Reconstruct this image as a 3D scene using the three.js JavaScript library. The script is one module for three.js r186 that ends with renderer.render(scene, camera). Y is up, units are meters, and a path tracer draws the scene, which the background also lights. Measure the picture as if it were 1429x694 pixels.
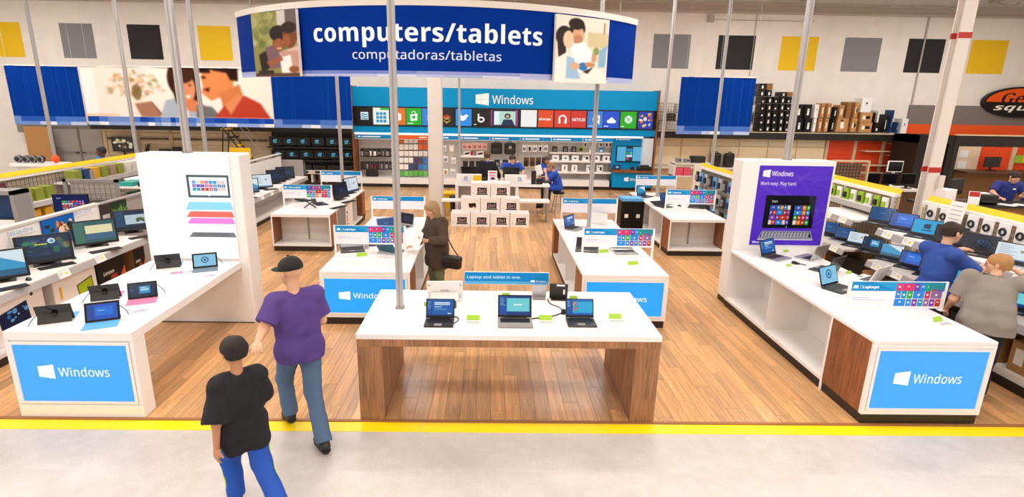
import * as THREE from 'three';
import { RectAreaLightUniformsLib } from 'three/addons/lights/RectAreaLightUniformsLib.js';
import { mergeGeometries } from 'three/addons/utils/BufferGeometryUtils.js';
import { RoundedBoxGeometry } from 'three/addons/geometries/RoundedBoxGeometry.js';

// ---------- camera, exposure, lights ----------
const scene = new THREE.Scene();
const W = 1429, H = 694, FPX = 766.3, CX = 691.2, CY = 347, EYE = 3.05;
const camera = new THREE.PerspectiveCamera(2 * Math.atan(H / 2 / FPX) * 180 / Math.PI, W / H, 0.05, 100);
camera.rotation.order = 'YXZ';
camera.rotation.set(-0.2642, -0.01507, 0.0165);
camera.position.set(0, EYE, 0);
camera.setViewOffset(W, H, 714.5 - CX, 0, W, H);
camera.updateMatrixWorld(true);
scene.add(camera);
scene.background = new THREE.Color(0x000000);
const renderer = new THREE.WebGLRenderer({ antialias: true });
renderer.toneMapping = THREE.LinearToneMapping;
renderer.toneMappingExposure = 1.0;
renderer.shadowMap.enabled = true;
RectAreaLightUniformsLib.init();
const LAMP = new THREE.Color(1.0, 0.955, 0.91), LAMP_POWER = 22;
const LAMP_X = [-15, -9, -3, 3, 9, 15], LAMP_Z = [3, -1, -5, -9, -13, -16.6], LAMP_Y = 6.22;

// ---------- helpers ----------
let seed = 7;
const rnd = () => { seed = (seed + 0x6D2B79F5) | 0; let t = Math.imul(seed ^ (seed >>> 15), 1 | seed); t = (t + Math.imul(t ^ (t >>> 7), 61 | t)) ^ t; return ((t ^ (t >>> 14)) >>> 0) / 4294967296; };
const rr = (a, b) => a + (b - a) * rnd();
const pick = a => a[Math.floor(rnd() * a.length)];
// a pixel of the photograph gives a direction; the distance comes from the plane the thing touches
function dirOf(px, py) { return new THREE.Vector3(px - CX, -(py - CY), -FPX).applyEuler(camera.rotation); }
function onY(px, py, Y = 0) { const d = dirOf(px, py), t = (Y - EYE) / d.y; return new THREE.Vector3(d.x * t, Y, d.z * t); }
function onZ(px, py, z) { const d = dirOf(px, py), t = z / d.z; return new THREE.Vector3(d.x * t, EYE + d.y * t, z); }
function onX(px, py, x) { const d = dirOf(px, py), t = x / d.x; return new THREE.Vector3(x, EYE + d.y * t, d.z * t); }
const V = (x, y, z) => new THREE.Vector3(x, y, z);

const used = new Map();
function numbered(n) { const k = used.get(n) || 0; used.set(n, k + 1); return k ? n + '_' + String(k).padStart(3, '0') : n; }
function shadow(o) { o.castShadow = true; o.receiveShadow = true; return o; }
function info(o, label, category, group) { o.userData = { label, category }; if (group) o.userData.group = group; return o; }
function thing(name, label, category, [x, y, z] = [0, 0, 0], turn = 0, group) {
  const o = new THREE.Group(); o.name = numbered(name); scene.add(o); o.position.set(x, y, z); o.rotation.y = turn;
  return info(o, label, category, group);
}
function obj(name, geos, m, parent = scene) {
  const g = Array.isArray(geos) ? (geos.length > 1 ? mergeGeometries(geos.map(q => q.index ? q.toNonIndexed() : q)) : geos[0]) : geos;
  const o = shadow(new THREE.Mesh(g, m)); o.name = parent === scene ? numbered(name) : name; parent.add(o); return o;
}
function struct(name, geos, m, parent = scene, label) { const o = obj(name, geos, m, parent); if (parent === scene) o.userData.kind = 'structure'; if (label) o.userData.label = label; return o; }
function single(name, label, category, geos, m, pos = [0, 0, 0], turn = 0, group) { const o = obj(name, geos, m); o.position.set(...pos); o.rotation.y = turn; return info(o, label, category, group); }
function copyOf(root, [x, y, z], turn, label, group) {
  const base = root.name.replace(/_\d{3}$/, ''); const r = root.clone(); r.name = numbered(base); scene.add(r); r.position.set(x, y, z); r.rotation.y = turn;
  r.userData = { ...root.userData }; if (label) r.userData.label = label; if (group) r.userData.group = group; return r;
}
// geometries: box by centre / by bounds, rounded box, bar between points, lathe, tube, plane
const bx = (w, h, d, x = 0, y = 0, z = 0) => new THREE.BoxGeometry(w, h, d).translate(x, y, z);
const bb = (x0, x1, y0, y1, z0, z1) => bx(x1 - x0, y1 - y0, Math.abs(z1 - z0), (x0 + x1) / 2, (y0 + y1) / 2, (z0 + z1) / 2);
const rb = (w, h, d, r, x = 0, y = 0, z = 0, s = 2) => new RoundedBoxGeometry(w, h, d, s, r).translate(x, y, z);
const rbb = (x0, x1, y0, y1, z0, z1, r) => rb(x1 - x0, y1 - y0, Math.abs(z1 - z0), r, (x0 + x1) / 2, (y0 + y1) / 2, (z0 + z1) / 2);
const cyl = (r0, r1, h, x = 0, y = 0, z = 0, s = 16) => new THREE.CylinderGeometry(r0, r1, h, s).translate(x, y, z);
const pl = (w, h, x = 0, y = 0, z = 0) => new THREE.PlaneGeometry(w, h).translate(x, y, z);
function bar(a, b, r, s = 8) {
  const A = V(...a), B = V(...b), L = A.distanceTo(B), g = new THREE.CylinderGeometry(r, r, L, s);
  g.applyQuaternion(new THREE.Quaternion().setFromUnitVectors(V(0, 1, 0), B.clone().sub(A).normalize()));
  return g.translate((A.x + B.x) / 2, (A.y + B.y) / 2, (A.z + B.z) / 2);
}
const tube = (pts, r, seg = 24) => new THREE.TubeGeometry(new THREE.CatmullRomCurve3(pts.map(p => V(...p))), seg, r, 6);
const ext = (pts, depth, bevel = 0) => new THREE.ExtrudeGeometry(new THREE.Shape(pts.map(p => new THREE.Vector2(...p))), { depth, bevelEnabled: bevel > 0, bevelSize: bevel, bevelThickness: bevel, bevelSegments: 1 });
const G3 = (g, x = 0, y = 0, z = 0, rx = 0, ry = 0, rz = 0) => { if (rx) g.rotateX(rx); if (ry) g.rotateY(ry); if (rz) g.rotateZ(rz); return g.translate(x, y, z); };
function uvWorld(g, s = 1) { // metres as texture coordinates, by dominant normal
  const p = g.attributes.position, n = g.attributes.normal, u = g.attributes.uv;
  for (let i = 0; i < p.count; i++) {
    const ax = Math.abs(n.getX(i)), ay = Math.abs(n.getY(i)), az = Math.abs(n.getZ(i));
    if (ay >= ax && ay >= az) u.setXY(i, p.getX(i) * s, p.getZ(i) * s); else if (ax >= az) u.setXY(i, p.getZ(i) * s, p.getY(i) * s); else u.setXY(i, p.getX(i) * s, p.getY(i) * s);
  }
  return g;
}
function uvRect(g, u0, v0, u1, v1) { const u = g.attributes.uv; for (let i = 0; i < u.count; i++) u.setXY(i, u0 + (u1 - u0) * u.getX(i), v0 + (v1 - v0) * u.getY(i)); return g; }

// ---------- textures ----------
function tex(w, h, draw, repeat) {
  const c = document.createElement('canvas'); c.width = w; c.height = h; const g = c.getContext('2d'); draw(g, w, h);
  const t = new THREE.CanvasTexture(c); t.colorSpace = THREE.SRGBColorSpace; t.anisotropy = 8;
  if (repeat) { t.wrapS = t.wrapT = THREE.RepeatWrapping; t.repeat.set(...repeat); }
  return t;
}
function dataTex(w, h, fn, srgb, repeat) {
  const d = new Uint8Array(w * h * 4);
  for (let y = 0; y < h; y++) for (let x = 0; x < w; x++) { const c = fn(x, y), i = (y * w + x) * 4; d[i] = c[0]; d[i + 1] = c[1]; d[i + 2] = c[2]; d[i + 3] = 255; }
  const t = new THREE.DataTexture(d, w, h); t.magFilter = THREE.LinearFilter; t.minFilter = THREE.LinearMipmapLinearFilter; t.generateMipmaps = true; t.wrapS = t.wrapT = THREE.RepeatWrapping; if (srgb) t.colorSpace = THREE.SRGBColorSpace; if (repeat) t.repeat.set(...repeat); t.needsUpdate = true; return t;
}
function lattice(n) { const a = new Float32Array(n * n).map(() => rnd()); return (x, y) => { const X = Math.floor(x), Y = Math.floor(y), fx = x - X, fy = y - Y, sx = fx * fx * (3 - 2 * fx), sy = fy * fy * (3 - 2 * fy), q = (i, j) => a[(((j % n) + n) % n) * n + (((i % n) + n) % n)]; return (q(X, Y) * (1 - sx) + q(X + 1, Y) * sx) * (1 - sy) + (q(X, Y + 1) * (1 - sx) + q(X + 1, Y + 1) * sx) * sy; }; }
const N1 = lattice(64), N2 = lattice(32);
const cl = v => Math.max(0, Math.min(255, v));

// ---------- materials ----------
const std = (color, roughness = 0.6, metalness = 0, extra = {}) => new THREE.MeshStandardMaterial({ color, roughness, metalness, ...extra });
const M = {
  white: std(0xf1eeec, 0.32), whiteMatt: std(0xe9e4df, 0.55), offwhite: std(0xddd5cd, 0.6), cream: std(0xd8c09a, 0.6), beige: std(0xcdb697, 0.65), black: std(0x17130f, 0.45), blackGloss: std(0x0c0c0e, 0.15), dark: std(0x24201e, 0.5), kick: std(0x231812, 0.5),
  grey: std(0x8f8a88, 0.5), silver: std(0xb9b8ba, 0.3, 0.75), darkMetal: std(0x4a4848, 0.35, 0.6), pole: std(0xb2aeae, 0.42, 0.3), steel: std(0x9a9693, 0.45, 0.35), shelfMetal: std(0xd6cfc8, 0.5), mesh: std(0x8c7f70, 0.5), keys: std(0x16161a, 0.5), greyPanel: std(0x9d9592, 0.7),
  cyan: new THREE.MeshPhysicalMaterial({ color: 0x0090cc, roughness: 0.45, specularIntensity: 0.35 }), blue: std(0x063a92, 0.5), yellow: std(0xf6c800, 0.5), yellowTape: std(0xfcd800, 0.4), orange: std(0xee5014, 0.55), red: std(0xb2261d, 0.5), pink: std(0xe87aa2, 0.7), skyBlue: std(0x5aa5dc, 0.7), green: std(0x9ac42c, 0.55), card: std(0xb98650, 0.8), cardDark: std(0x8e6236, 0.8), paper: std(0xf2f0ee, 0.75), brown: std(0x5a3a22, 0.5),
  acrylic: new THREE.MeshPhysicalMaterial({ color: 0xffffff, roughness: 0.05, transmission: 1, thickness: 0, ior: 1.3 }), greyTag: std(0xb7b0b8, 0.6), teal: std(0x2a9c8e, 0.5), lip: std(0xa9a4a2, 0.5), navy: std(0x123a6e, 0.5), plum: std(0x6e2634, 0.6),
};
const print = (map, rough = 0.5, extra = {}) => new THREE.MeshPhysicalMaterial({ map, roughness: rough, specularIntensity: 0.35, ...extra });
const glow = (map, k = 0.8, base = 0x101010, rough = 0.25) => new THREE.MeshStandardMaterial({ color: base, emissive: 0xffffff, emissiveMap: map, emissiveIntensity: k, roughness: rough });
// walnut-like laminate, oak planks
const woodTex = (base, amp, w = 512, h = 512) => dataTex(w, h, (x, y) => { const g = N1(x / 5, y / 90) * 0.55 + N1(x / 1.6 + 9, y / 40) * 0.3 + N2(x / 30, y / 200) * 0.6 - 0.7; const k = 1 + g * amp; return [cl(base[0] * k), cl(base[1] * k * (1 - g * 0.05)), cl(base[2] * k * (1 - g * 0.1))]; }, true);
const walnutT = woodTex([160, 116, 84], 0.42), oakEndT = woodTex([138, 88, 58], 0.42);
M.walnut = print(walnutT, 0.42); M.walnut2 = print(oakEndT, 0.42);
// ---------- the setting ----------
const RX0 = -20, RX1 = 21, RZ0 = 6, RZ1 = -20.3, RY = 6.75;
{
  const concT = dataTex(1024, 1024, (x, y) => { const n = N1(x / 90, y / 90) * 14 + N2(x / 22, y / 22) * 9 + N1(x / 3.1, y / 3.1) * 7 + N1(x / 1.3, y / 1.3) * 8; return [cl(178 + n), cl(170 + n), cl(164 + n)]; }, true, [0.25, 0.25]);
  const rT = dataTex(256, 256, (x, y) => { const n = N1(x / 9, y / 9) * 30 + N2(x / 40, y / 40) * 30; return [0, cl(70 + n), 0]; }, false, [0.5, 0.5]);
  struct('floor', uvWorld(bb(RX0, RX1, -0.2, 0, RZ1, RZ0)), new THREE.MeshStandardMaterial({ map: concT, roughness: 1, roughnessMap: rT }));
  const tape = struct('trim_1', [bb(RX0, -0.62, 0, 0.003, -4.73, -4.575), bb(-0.615, 1.9, 0, 0.003, -4.728, -4.573), bb(1.905, RX1, 0, 0.003, -4.73, -4.575)], M.yellowTape);
  tape.userData.label = 'yellow floor tape along the edge of the wood floor';
  struct('trim_2', bb(RX0, RX1, 0, 0.012, -4.77, -4.735), std(0xa06a40, 0.5)).userData.label = 'narrow wooden edging beside the yellow tape';
}
// wood floor laid plank by plank
{
  const floorWood = new THREE.Group(); floorWood.name = 'floor_wood'; floorWood.userData = { kind: 'structure', label: 'honey coloured wood plank floor of the sales area' }; scene.add(floorWood);
  const NV = 16, tones = []; for (let i = 0; i < NV; i++) tones.push([rr(0.9, 1.07), rr(-0.012, 0.012)]);
  const T = dataTex(1024, 1024, (x, y) => {
    const s = Math.floor(x / 64), u = x % 64, [k, w] = tones[s];
    const g = N1(u / 4 + s * 17, y / 160 + s * 5) * 0.5 + N1(u / 1.5 + s * 31, y / 60) * 0.35 + N2(u / 18 + s * 7, y / 300) * 0.5 - 0.66;
    const knot = N1(u / 7 + s * 11, y / 22 + s * 3) > 0.965 ? 0.72 : 1;
    const v = k * (1 + g * 0.3) * knot; return [cl(207 * v * (1 + w)), cl(158 * v), cl(108 * v * (1 - w * 2))];
  }, true);
  const mat = new THREE.MeshStandardMaterial({ map: T, roughness: 0.28 });
  const PW = 0.152, PL = 1.21, X0 = -7.7, X1 = 8.4, Z0 = -4.77, Z1 = -20.25;
  const variant = (L, s) => { const g = bx(PW - 0.0025, 0.01, L - 0.003, 0, 0.005, 0); const v0 = rnd() * 0.5, u0 = (s + 0.08) / NV, u1 = (s + 0.92) / NV, p = g.attributes.position, u = g.attributes.uv; for (let i = 0; i < p.count; i++) u.setXY(i, u0 + (u1 - u0) * (p.getX(i) / PW + 0.5), v0 + (p.getZ(i) / L + 0.5) * 0.45); return g; };
  const full = []; for (let s = 0; s < NV; s++) full.push(variant(PL, s), variant(PL, s));
  const cells = [];
  for (let i = 0, x = X0; x < X1; i++, x += PW) { let z = Z0 + ((i * 0.37) % 1) * PL; while (z > Z1) { const a = Math.min(z, Z0), b = Math.max(z - PL, Z1); if (a - b > 0.05) cells.push([x + PW / 2, (a + b) / 2, a - b]); z -= PL; } }
  const score = ([x, z]) => { const t = -z; let s = 1 / (t * t); if (Math.abs(x) > t * 0.97) s *= 0.02; if (x < -5.6 || x > 5.7) s *= 0.05; if (x > -4.4 && x < -3.3 && z < -7.1 && z > -7.6) s *= .1; if (x > 3.7 && x < 5.2 && z > -8.4) s *= 0.02; return s; };
  cells.sort((a, b) => score(b) - score(a));
  const rest = [];
  cells.forEach(([x, z, L], i) => {
    const whole = Math.abs(L - PL) < 1e-6, g = whole ? pick(full) : variant(L, Math.floor(rnd() * NV));
    if (i < 300) { const m = obj('plank', g, mat, floorWood); m.position.set(x, 0, z); m.castShadow = false; } else rest.push(g.clone().translate(x, 0, z));
  });
  const r = obj('planks', rest, mat, floorWood); r.userData.kind = 'stuff'; r.castShadow = false;
}
{
  const wallT = dataTex(512, 512, (x, y) => { const n = N1(x / 3, y / 3) * 6 + N2(x / 60, y / 60) * 7; return [cl(236 + n), cl(229 + n), cl(221 + n)]; }, true, [0.4, 0.4]);
  const blk = dataTex(256, 256, (x, y) => { const r = Math.floor(y / 64), j = (y % 64) < 3 || ((x + (r % 2) * 64) % 128) < 3; const v = j ? 90 : 200 + N1(x / 2, y / 2) * 40; return [v, v, v]; }, false, [1.25 / 1, 1.25]);
  const wm = new THREE.MeshStandardMaterial({ map: wallT, bumpMap: blk, bumpScale: 0.004, roughness: 0.8 });
  const wb = struct('wall_back', uvWorld(bb(RX0, RX1, 0, RY, RZ1 - 0.2, RZ1)), wm);
  struct('wall_left', uvWorld(bb(RX0 - 0.2, RX0, 0, RY, RZ1, RZ0)), wm);
  struct('wall_right', uvWorld(bb(RX1, RX1 + 0.2, 0, RY, RZ1, RZ0)), wm);
  struct('wall_front', uvWorld(bb(RX0, RX1, 0, RY, RZ0, RZ0 + 0.2)), wm);
  struct('ceiling', bb(RX0, RX1, RY, RY + 0.15, RZ1, RZ0), std(0xd9d2c8, 0.8));
  // painted squares on the back wall, one every 2.25 m
  const sq = [['yellow', -17.2], ['grey', -14.75], ['black', -12.45], ['yellow', -10.05], ['grey', 5.73], ['black', 8.0], ['yellow', 10.22], ['grey', 12.45], ['black', 14.7], ['yellow', 16.95]];
  const sm = { yellow: std(0xf3c60c, 0.7), grey: std(0x86858a, 0.7), black: std(0x1c1a1c, 0.7) };
  for (const [c, x] of sq) { const o = obj('painted_square', bx(x < 0 ? 1.12 : 1.3, 1.13, 0.006, x + (x < 0 ? 0.55 : 0.62), 4.79, RZ1 + 0.004), sm[c], wb); o.userData.label = c + ' painted square'; }
  // eaves beam, conduit and joists
  struct('trim_3', [bb(RX0, RX1, 6.1, 6.3, RZ1, RZ1 + 0.16), bb(RX0, RX1, 6.3, 6.34, RZ1, RZ1 + 0.26), bb(RX0, RX1, 6.06, 6.1, RZ1, RZ1 + 0.24)], std(0xc3b7aa, 0.6)).userData.label = 'pale steel beam along the top of the wall';
  struct('trim_4', [bar([15.2, 2.2, RZ1 + 0.03], [15.2, 6.1, RZ1 + 0.03], 0.03), bar([9.2, 3.9, RZ1 + 0.03], [9.2, 6.1, RZ1 + 0.03], 0.012), bar([7.6, 5.85, RZ1 + 0.03], [11.2, 5.85, RZ1 + 0.03], 0.012), bx(0.2, 0.22, 0.1, 7.6, 5.88, RZ1 + 0.06)], std(0xb5aa9f, 0.6)).userData.label = 'thin conduit pipes on the back wall';
  for (const x of [-10.9, 10.4, -3.6, 17.2, 3.4]) {
    const g = [bb(x - 0.05, x + 0.05, 6.55, 6.65, RZ1, RZ0), bb(x - 0.04, x + 0.04, 6.27, 6.34, RZ1 + 0.8, RZ0)];
    for (let z = RZ1 + 0.1, k = 0; z < RZ0 - 0.8; z += 0.8, k++) g.push(bar([x, k % 2 ? 6.3 : 6.6, z], [x, k % 2 ? 6.6 : 6.3, z + 0.8], 0.025, 6));
    struct('trim_5', g, std(0xcfc5b9, 0.6)).userData.label = 'open web steel roof joist';
  }
}
// ceiling luminaires: a lens that glows and a light of the same size under it
{
  const housing = std(0xe6e2dd, 0.5), lens = new THREE.MeshStandardMaterial({ color: 0xffffff, emissive: LAMP, emissiveIntensity: 4, roughness: 0.5 });
  for (const z of LAMP_Z) for (const x of LAMP_X) {
    const t = thing('ceiling_light', 'long white fluorescent ceiling light hanging below the roof joists', 'ceiling light', [x, LAMP_Y, z], 0, 'rows of ceiling lights');
    obj('housing', [bb(-1.25, 1.25, 0.02, 0.09, -0.34, 0.34), bar([-1, 0.09, 0], [-1, 0.35, 0], 0.008), bar([1, 0.09, 0], [1, 0.35, 0], 0.008)], housing, t);
    obj('lens', bb(-1.2, 1.2, 0, 0.02, -0.3, 0.3), lens, t);
    const l = new THREE.RectAreaLight(LAMP, LAMP_POWER, 2.4, 0.6); l.name = 'lamp_light'; l.position.set(0, -0.01, 0); l.rotation.x = -Math.PI / 2; t.add(l);
  }
}
// ---------- printed and lit graphics ----------
function flag(g, x, y, s, c = '#fff') { // four-pane slanted window mark
  g.fillStyle = c; const q = (a, b, cc, d) => { g.beginPath(); g.moveTo(x + a[0] * s, y + a[1] * s); for (const p of [b, cc, d]) g.lineTo(x + p[0] * s, y + p[1] * s); g.closePath(); g.fill(); };
  q([0, 0.14], [0.42, 0.083], [0.42, 0.493], [0, 0.493]); q([0.432, 0.08], [1, 0], [1, 0.493], [0.432, 0.493]);
  q([0, 0.505], [0.42, 0.505], [0.42, 0.917], [0, 0.86]); q([0.432, 0.505], [1, 0.505], [1, 1], [0.432, 0.92]);
}
function txt(g, s, x, y, px, c = '#fff', font = 'sans-serif', w = '', maxW) { g.fillStyle = c; g.font = `${w} ${px}px ${font}`.trim(); g.textBaseline = 'alphabetic'; if (maxW) { const m = g.measureText(s).width; g.save(); g.translate(x, y); g.scale(maxW / m, 1); g.fillText(s, 0, 0); g.restore(); } else g.fillText(s, x, y); }
function ell(g, x, y, rx, ry, c, rot = 0) { g.fillStyle = c; g.beginPath(); g.ellipse(x, y, rx, ry, rot, 0, 7); g.fill(); }
function poly(g, pts, c) { g.fillStyle = c; g.beginPath(); pts.forEach((p, i) => i ? g.lineTo(p[0], p[1]) : g.moveTo(p[0], p[1])); g.closePath(); g.fill(); }
function rect(g, x, y, w, h, c) { g.fillStyle = c; g.fillRect(x, y, w, h); }
function soften(g, r) { const c = g.canvas, t = document.createElement('canvas'); t.width = c.width; t.height = c.height; const q = t.getContext('2d'); q.drawImage(c, 0, 0); g.filter = `blur(${r}px)`; g.drawImage(t, 0, 0); g.filter = 'none'; }
const TILEC = ['#7a3fa8', '#c0392b', '#2e86de', '#27a844', '#d6336c', '#5b4bb8', '#e67e22', '#1c8fb8', '#b8385a', '#d9c7b8', '#8e6a9a', '#3a56b4'];
function tiles(g, x, y, w, h, cols, rows, gap = 2) { // live-tile grid
  const cw = w / cols, ch = h / rows;
  for (let j = 0; j < rows; j++) for (let i = 0; i < cols; i++) {
    const wide = rnd() < 0.3 && i < cols - 1, ww = (wide ? 2 : 1) * cw - gap; rect(g, x + i * cw, y + j * ch, ww, ch - gap, pick(TILEC));
    g.globalAlpha = 0.85; const r = Math.min(cw, ch) * 0.2; if (rnd() < 0.6) ell(g, x + i * cw + ww / 2, y + j * ch + ch * 0.45, r, r, '#fff'); else rect(g, x + i * cw + ww / 2 - r, y + j * ch + ch * 0.3, 2 * r, r * 1.3, '#f6e6d8'); g.globalAlpha = 1;
    if (wide) i++;
  }
}
const T = {};
T.windows = tex(768, 432, (g, w, h) => { rect(g, 0, 0, w, h, '#37a2fb'); flag(g, 140, 150, 108); txt(g, 'Windows', 275, 240, 94, '#fff', 'sans-serif', '', 350); });
T.windows2 = tex(768, 432, (g, w, h) => { rect(g, 0, 0, w, h, '#049ef2'); flag(g, 132, 160, 108); txt(g, 'Windows', 268, 246, 92, '#fff', 'sans-serif', '', 345); });
const header = (word, tx = true) => tex(512, 160, (g, w, h) => {
  rect(g, 0, 0, w, h, '#eceaf0'); rect(g, 0, 0, w, 56, '#1488cc'); poly(g, [[120, 0], [330, 0], [250, 56]], '#2a9ad8');
  rect(g, 14, 22, 24, 14, '#dff'); rect(g, 10, 37, 32, 4, '#dff'); rect(g, 50, 18, 2, 26, '#dff'); txt(g, word, 60, 40, 24, '#fff', 'sans-serif', 'bold');
  if (tx) { rect(g, 18, 96, 92, 6, '#b9bfe0'); rect(g, 18, 110, 178, 5, '#c6cbe6'); tiles(g, 248, 8, 256, 144, 8, 3, 3); rect(g, 420, 4, 86, 40, '#2a8a9a'); }
});
T.hLaptops = header('Laptops'); T.hPlain = header('Laptops', false); T.hAio = header('All-in-Ones');
T.front = tex(512, 128, (g, w, h) => { rect(g, 0, 0, w, h, '#0b86cc'); rect(g, 0, 96, w, 32, '#58a8da'); txt(g, 'Laptop and tablet in one.', 14, 66, 42, '#e8f6ff', 'sans-serif', '', 330); flag(g, 402, 78, 26); txt(g, 'Windows', 434, 100, 22, '#fff', 'sans-serif', '', 62); });
// monolith poster: a tablet with four coloured keyboard covers exploding from its front
T.mono = tex(512, 640, (g, w, h) => {
  rect(g, 0, 0, w, h, '#ffffff');
  rect(g, 262, 110, 240, 140, '#4b5656'); rect(g, 276, 124, 214, 112, '#e8f4fb'); tiles(g, 292, 146, 190, 66, 8, 3, 4); rect(g, 376, 232, 12, 8, '#fff');
  const sh = (y, hh, c, c2) => { poly(g, [[262, y], [500, y], [512, y + hh], [236, y + hh]], c); poly(g, [[262, y], [500, y], [500, y + 5], [260, y + 5]], c2); };
  sh(276, 52, '#8fd4ee', '#a6e0f4'); sh(336, 38, '#ef6a5c', '#f2867a'); sh(378, 38, '#ec7fd6', '#f296de'); sh(470, 32, '#72767a', '#8a8e92'); for (let i = 0; i < 5; i++) rect(g, 270, 474 + i * 5, 200, 2, '#4e5256');
});
T.purple = tex(768, 800, (g, w, h) => {
  rect(g, 0, 0, w, h, '#5330c8'); for (let i = 0; i < 26; i++) { g.strokeStyle = `rgba(150,120,240,${rr(0.04, 0.14)})`; g.lineWidth = rr(8, 40); g.beginPath(); const x = rr(-100, 800), y = rr(-50, 800); g.moveTo(x, y); g.bezierCurveTo(x + rr(50, 200), y + rr(-150, 150), x + rr(150, 400), y + rr(-200, 200), x + rr(300, 600), y + rr(-300, 300)); g.stroke(); }
  flag(g, 44, 40, 76); txt(g, 'Windows', 136, 102, 68, '#fff', 'sans-serif', '', 225); txt(g, 'Work easy. Play hard.', 32, 192, 46, '#f2eaff', 'sans-serif', '', 380);
  poly(g, [[112, 292], [644, 292], [644, 624], [112, 624]], '#0e1018'); poly(g, [[560, 292], [644, 292], [644, 560]], '#26283a'); tiles(g, 170, 392, 220, 200, 6, 4, 5); tiles(g, 430, 392, 170, 200, 4, 4, 5); txt(g, 'Start', 180, 362, 28, '#fff'); rect(g, 365, 606, 10, 8, '#fff');
  poly(g, [[120, 652], [640, 652], [676, 738], [80, 738]], '#8a90a8'); poly(g, [[128, 664], [632, 664], [656, 716], [102, 716]], '#2a2c38'); for (let r = 0; r < 5; r++) for (let i = 0; i < 15; i++) rect(g, 124 + i * 34 - r * 2, 668 + r * 10, 27, 7, '#b9bfd0'); rect(g, 80, 738, 596, 9, '#d6d8e6');
  txt(g, 'Microsoft', 30, 782, 30, '#fff', 'sans-serif', 'bold', 130);
});
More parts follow.
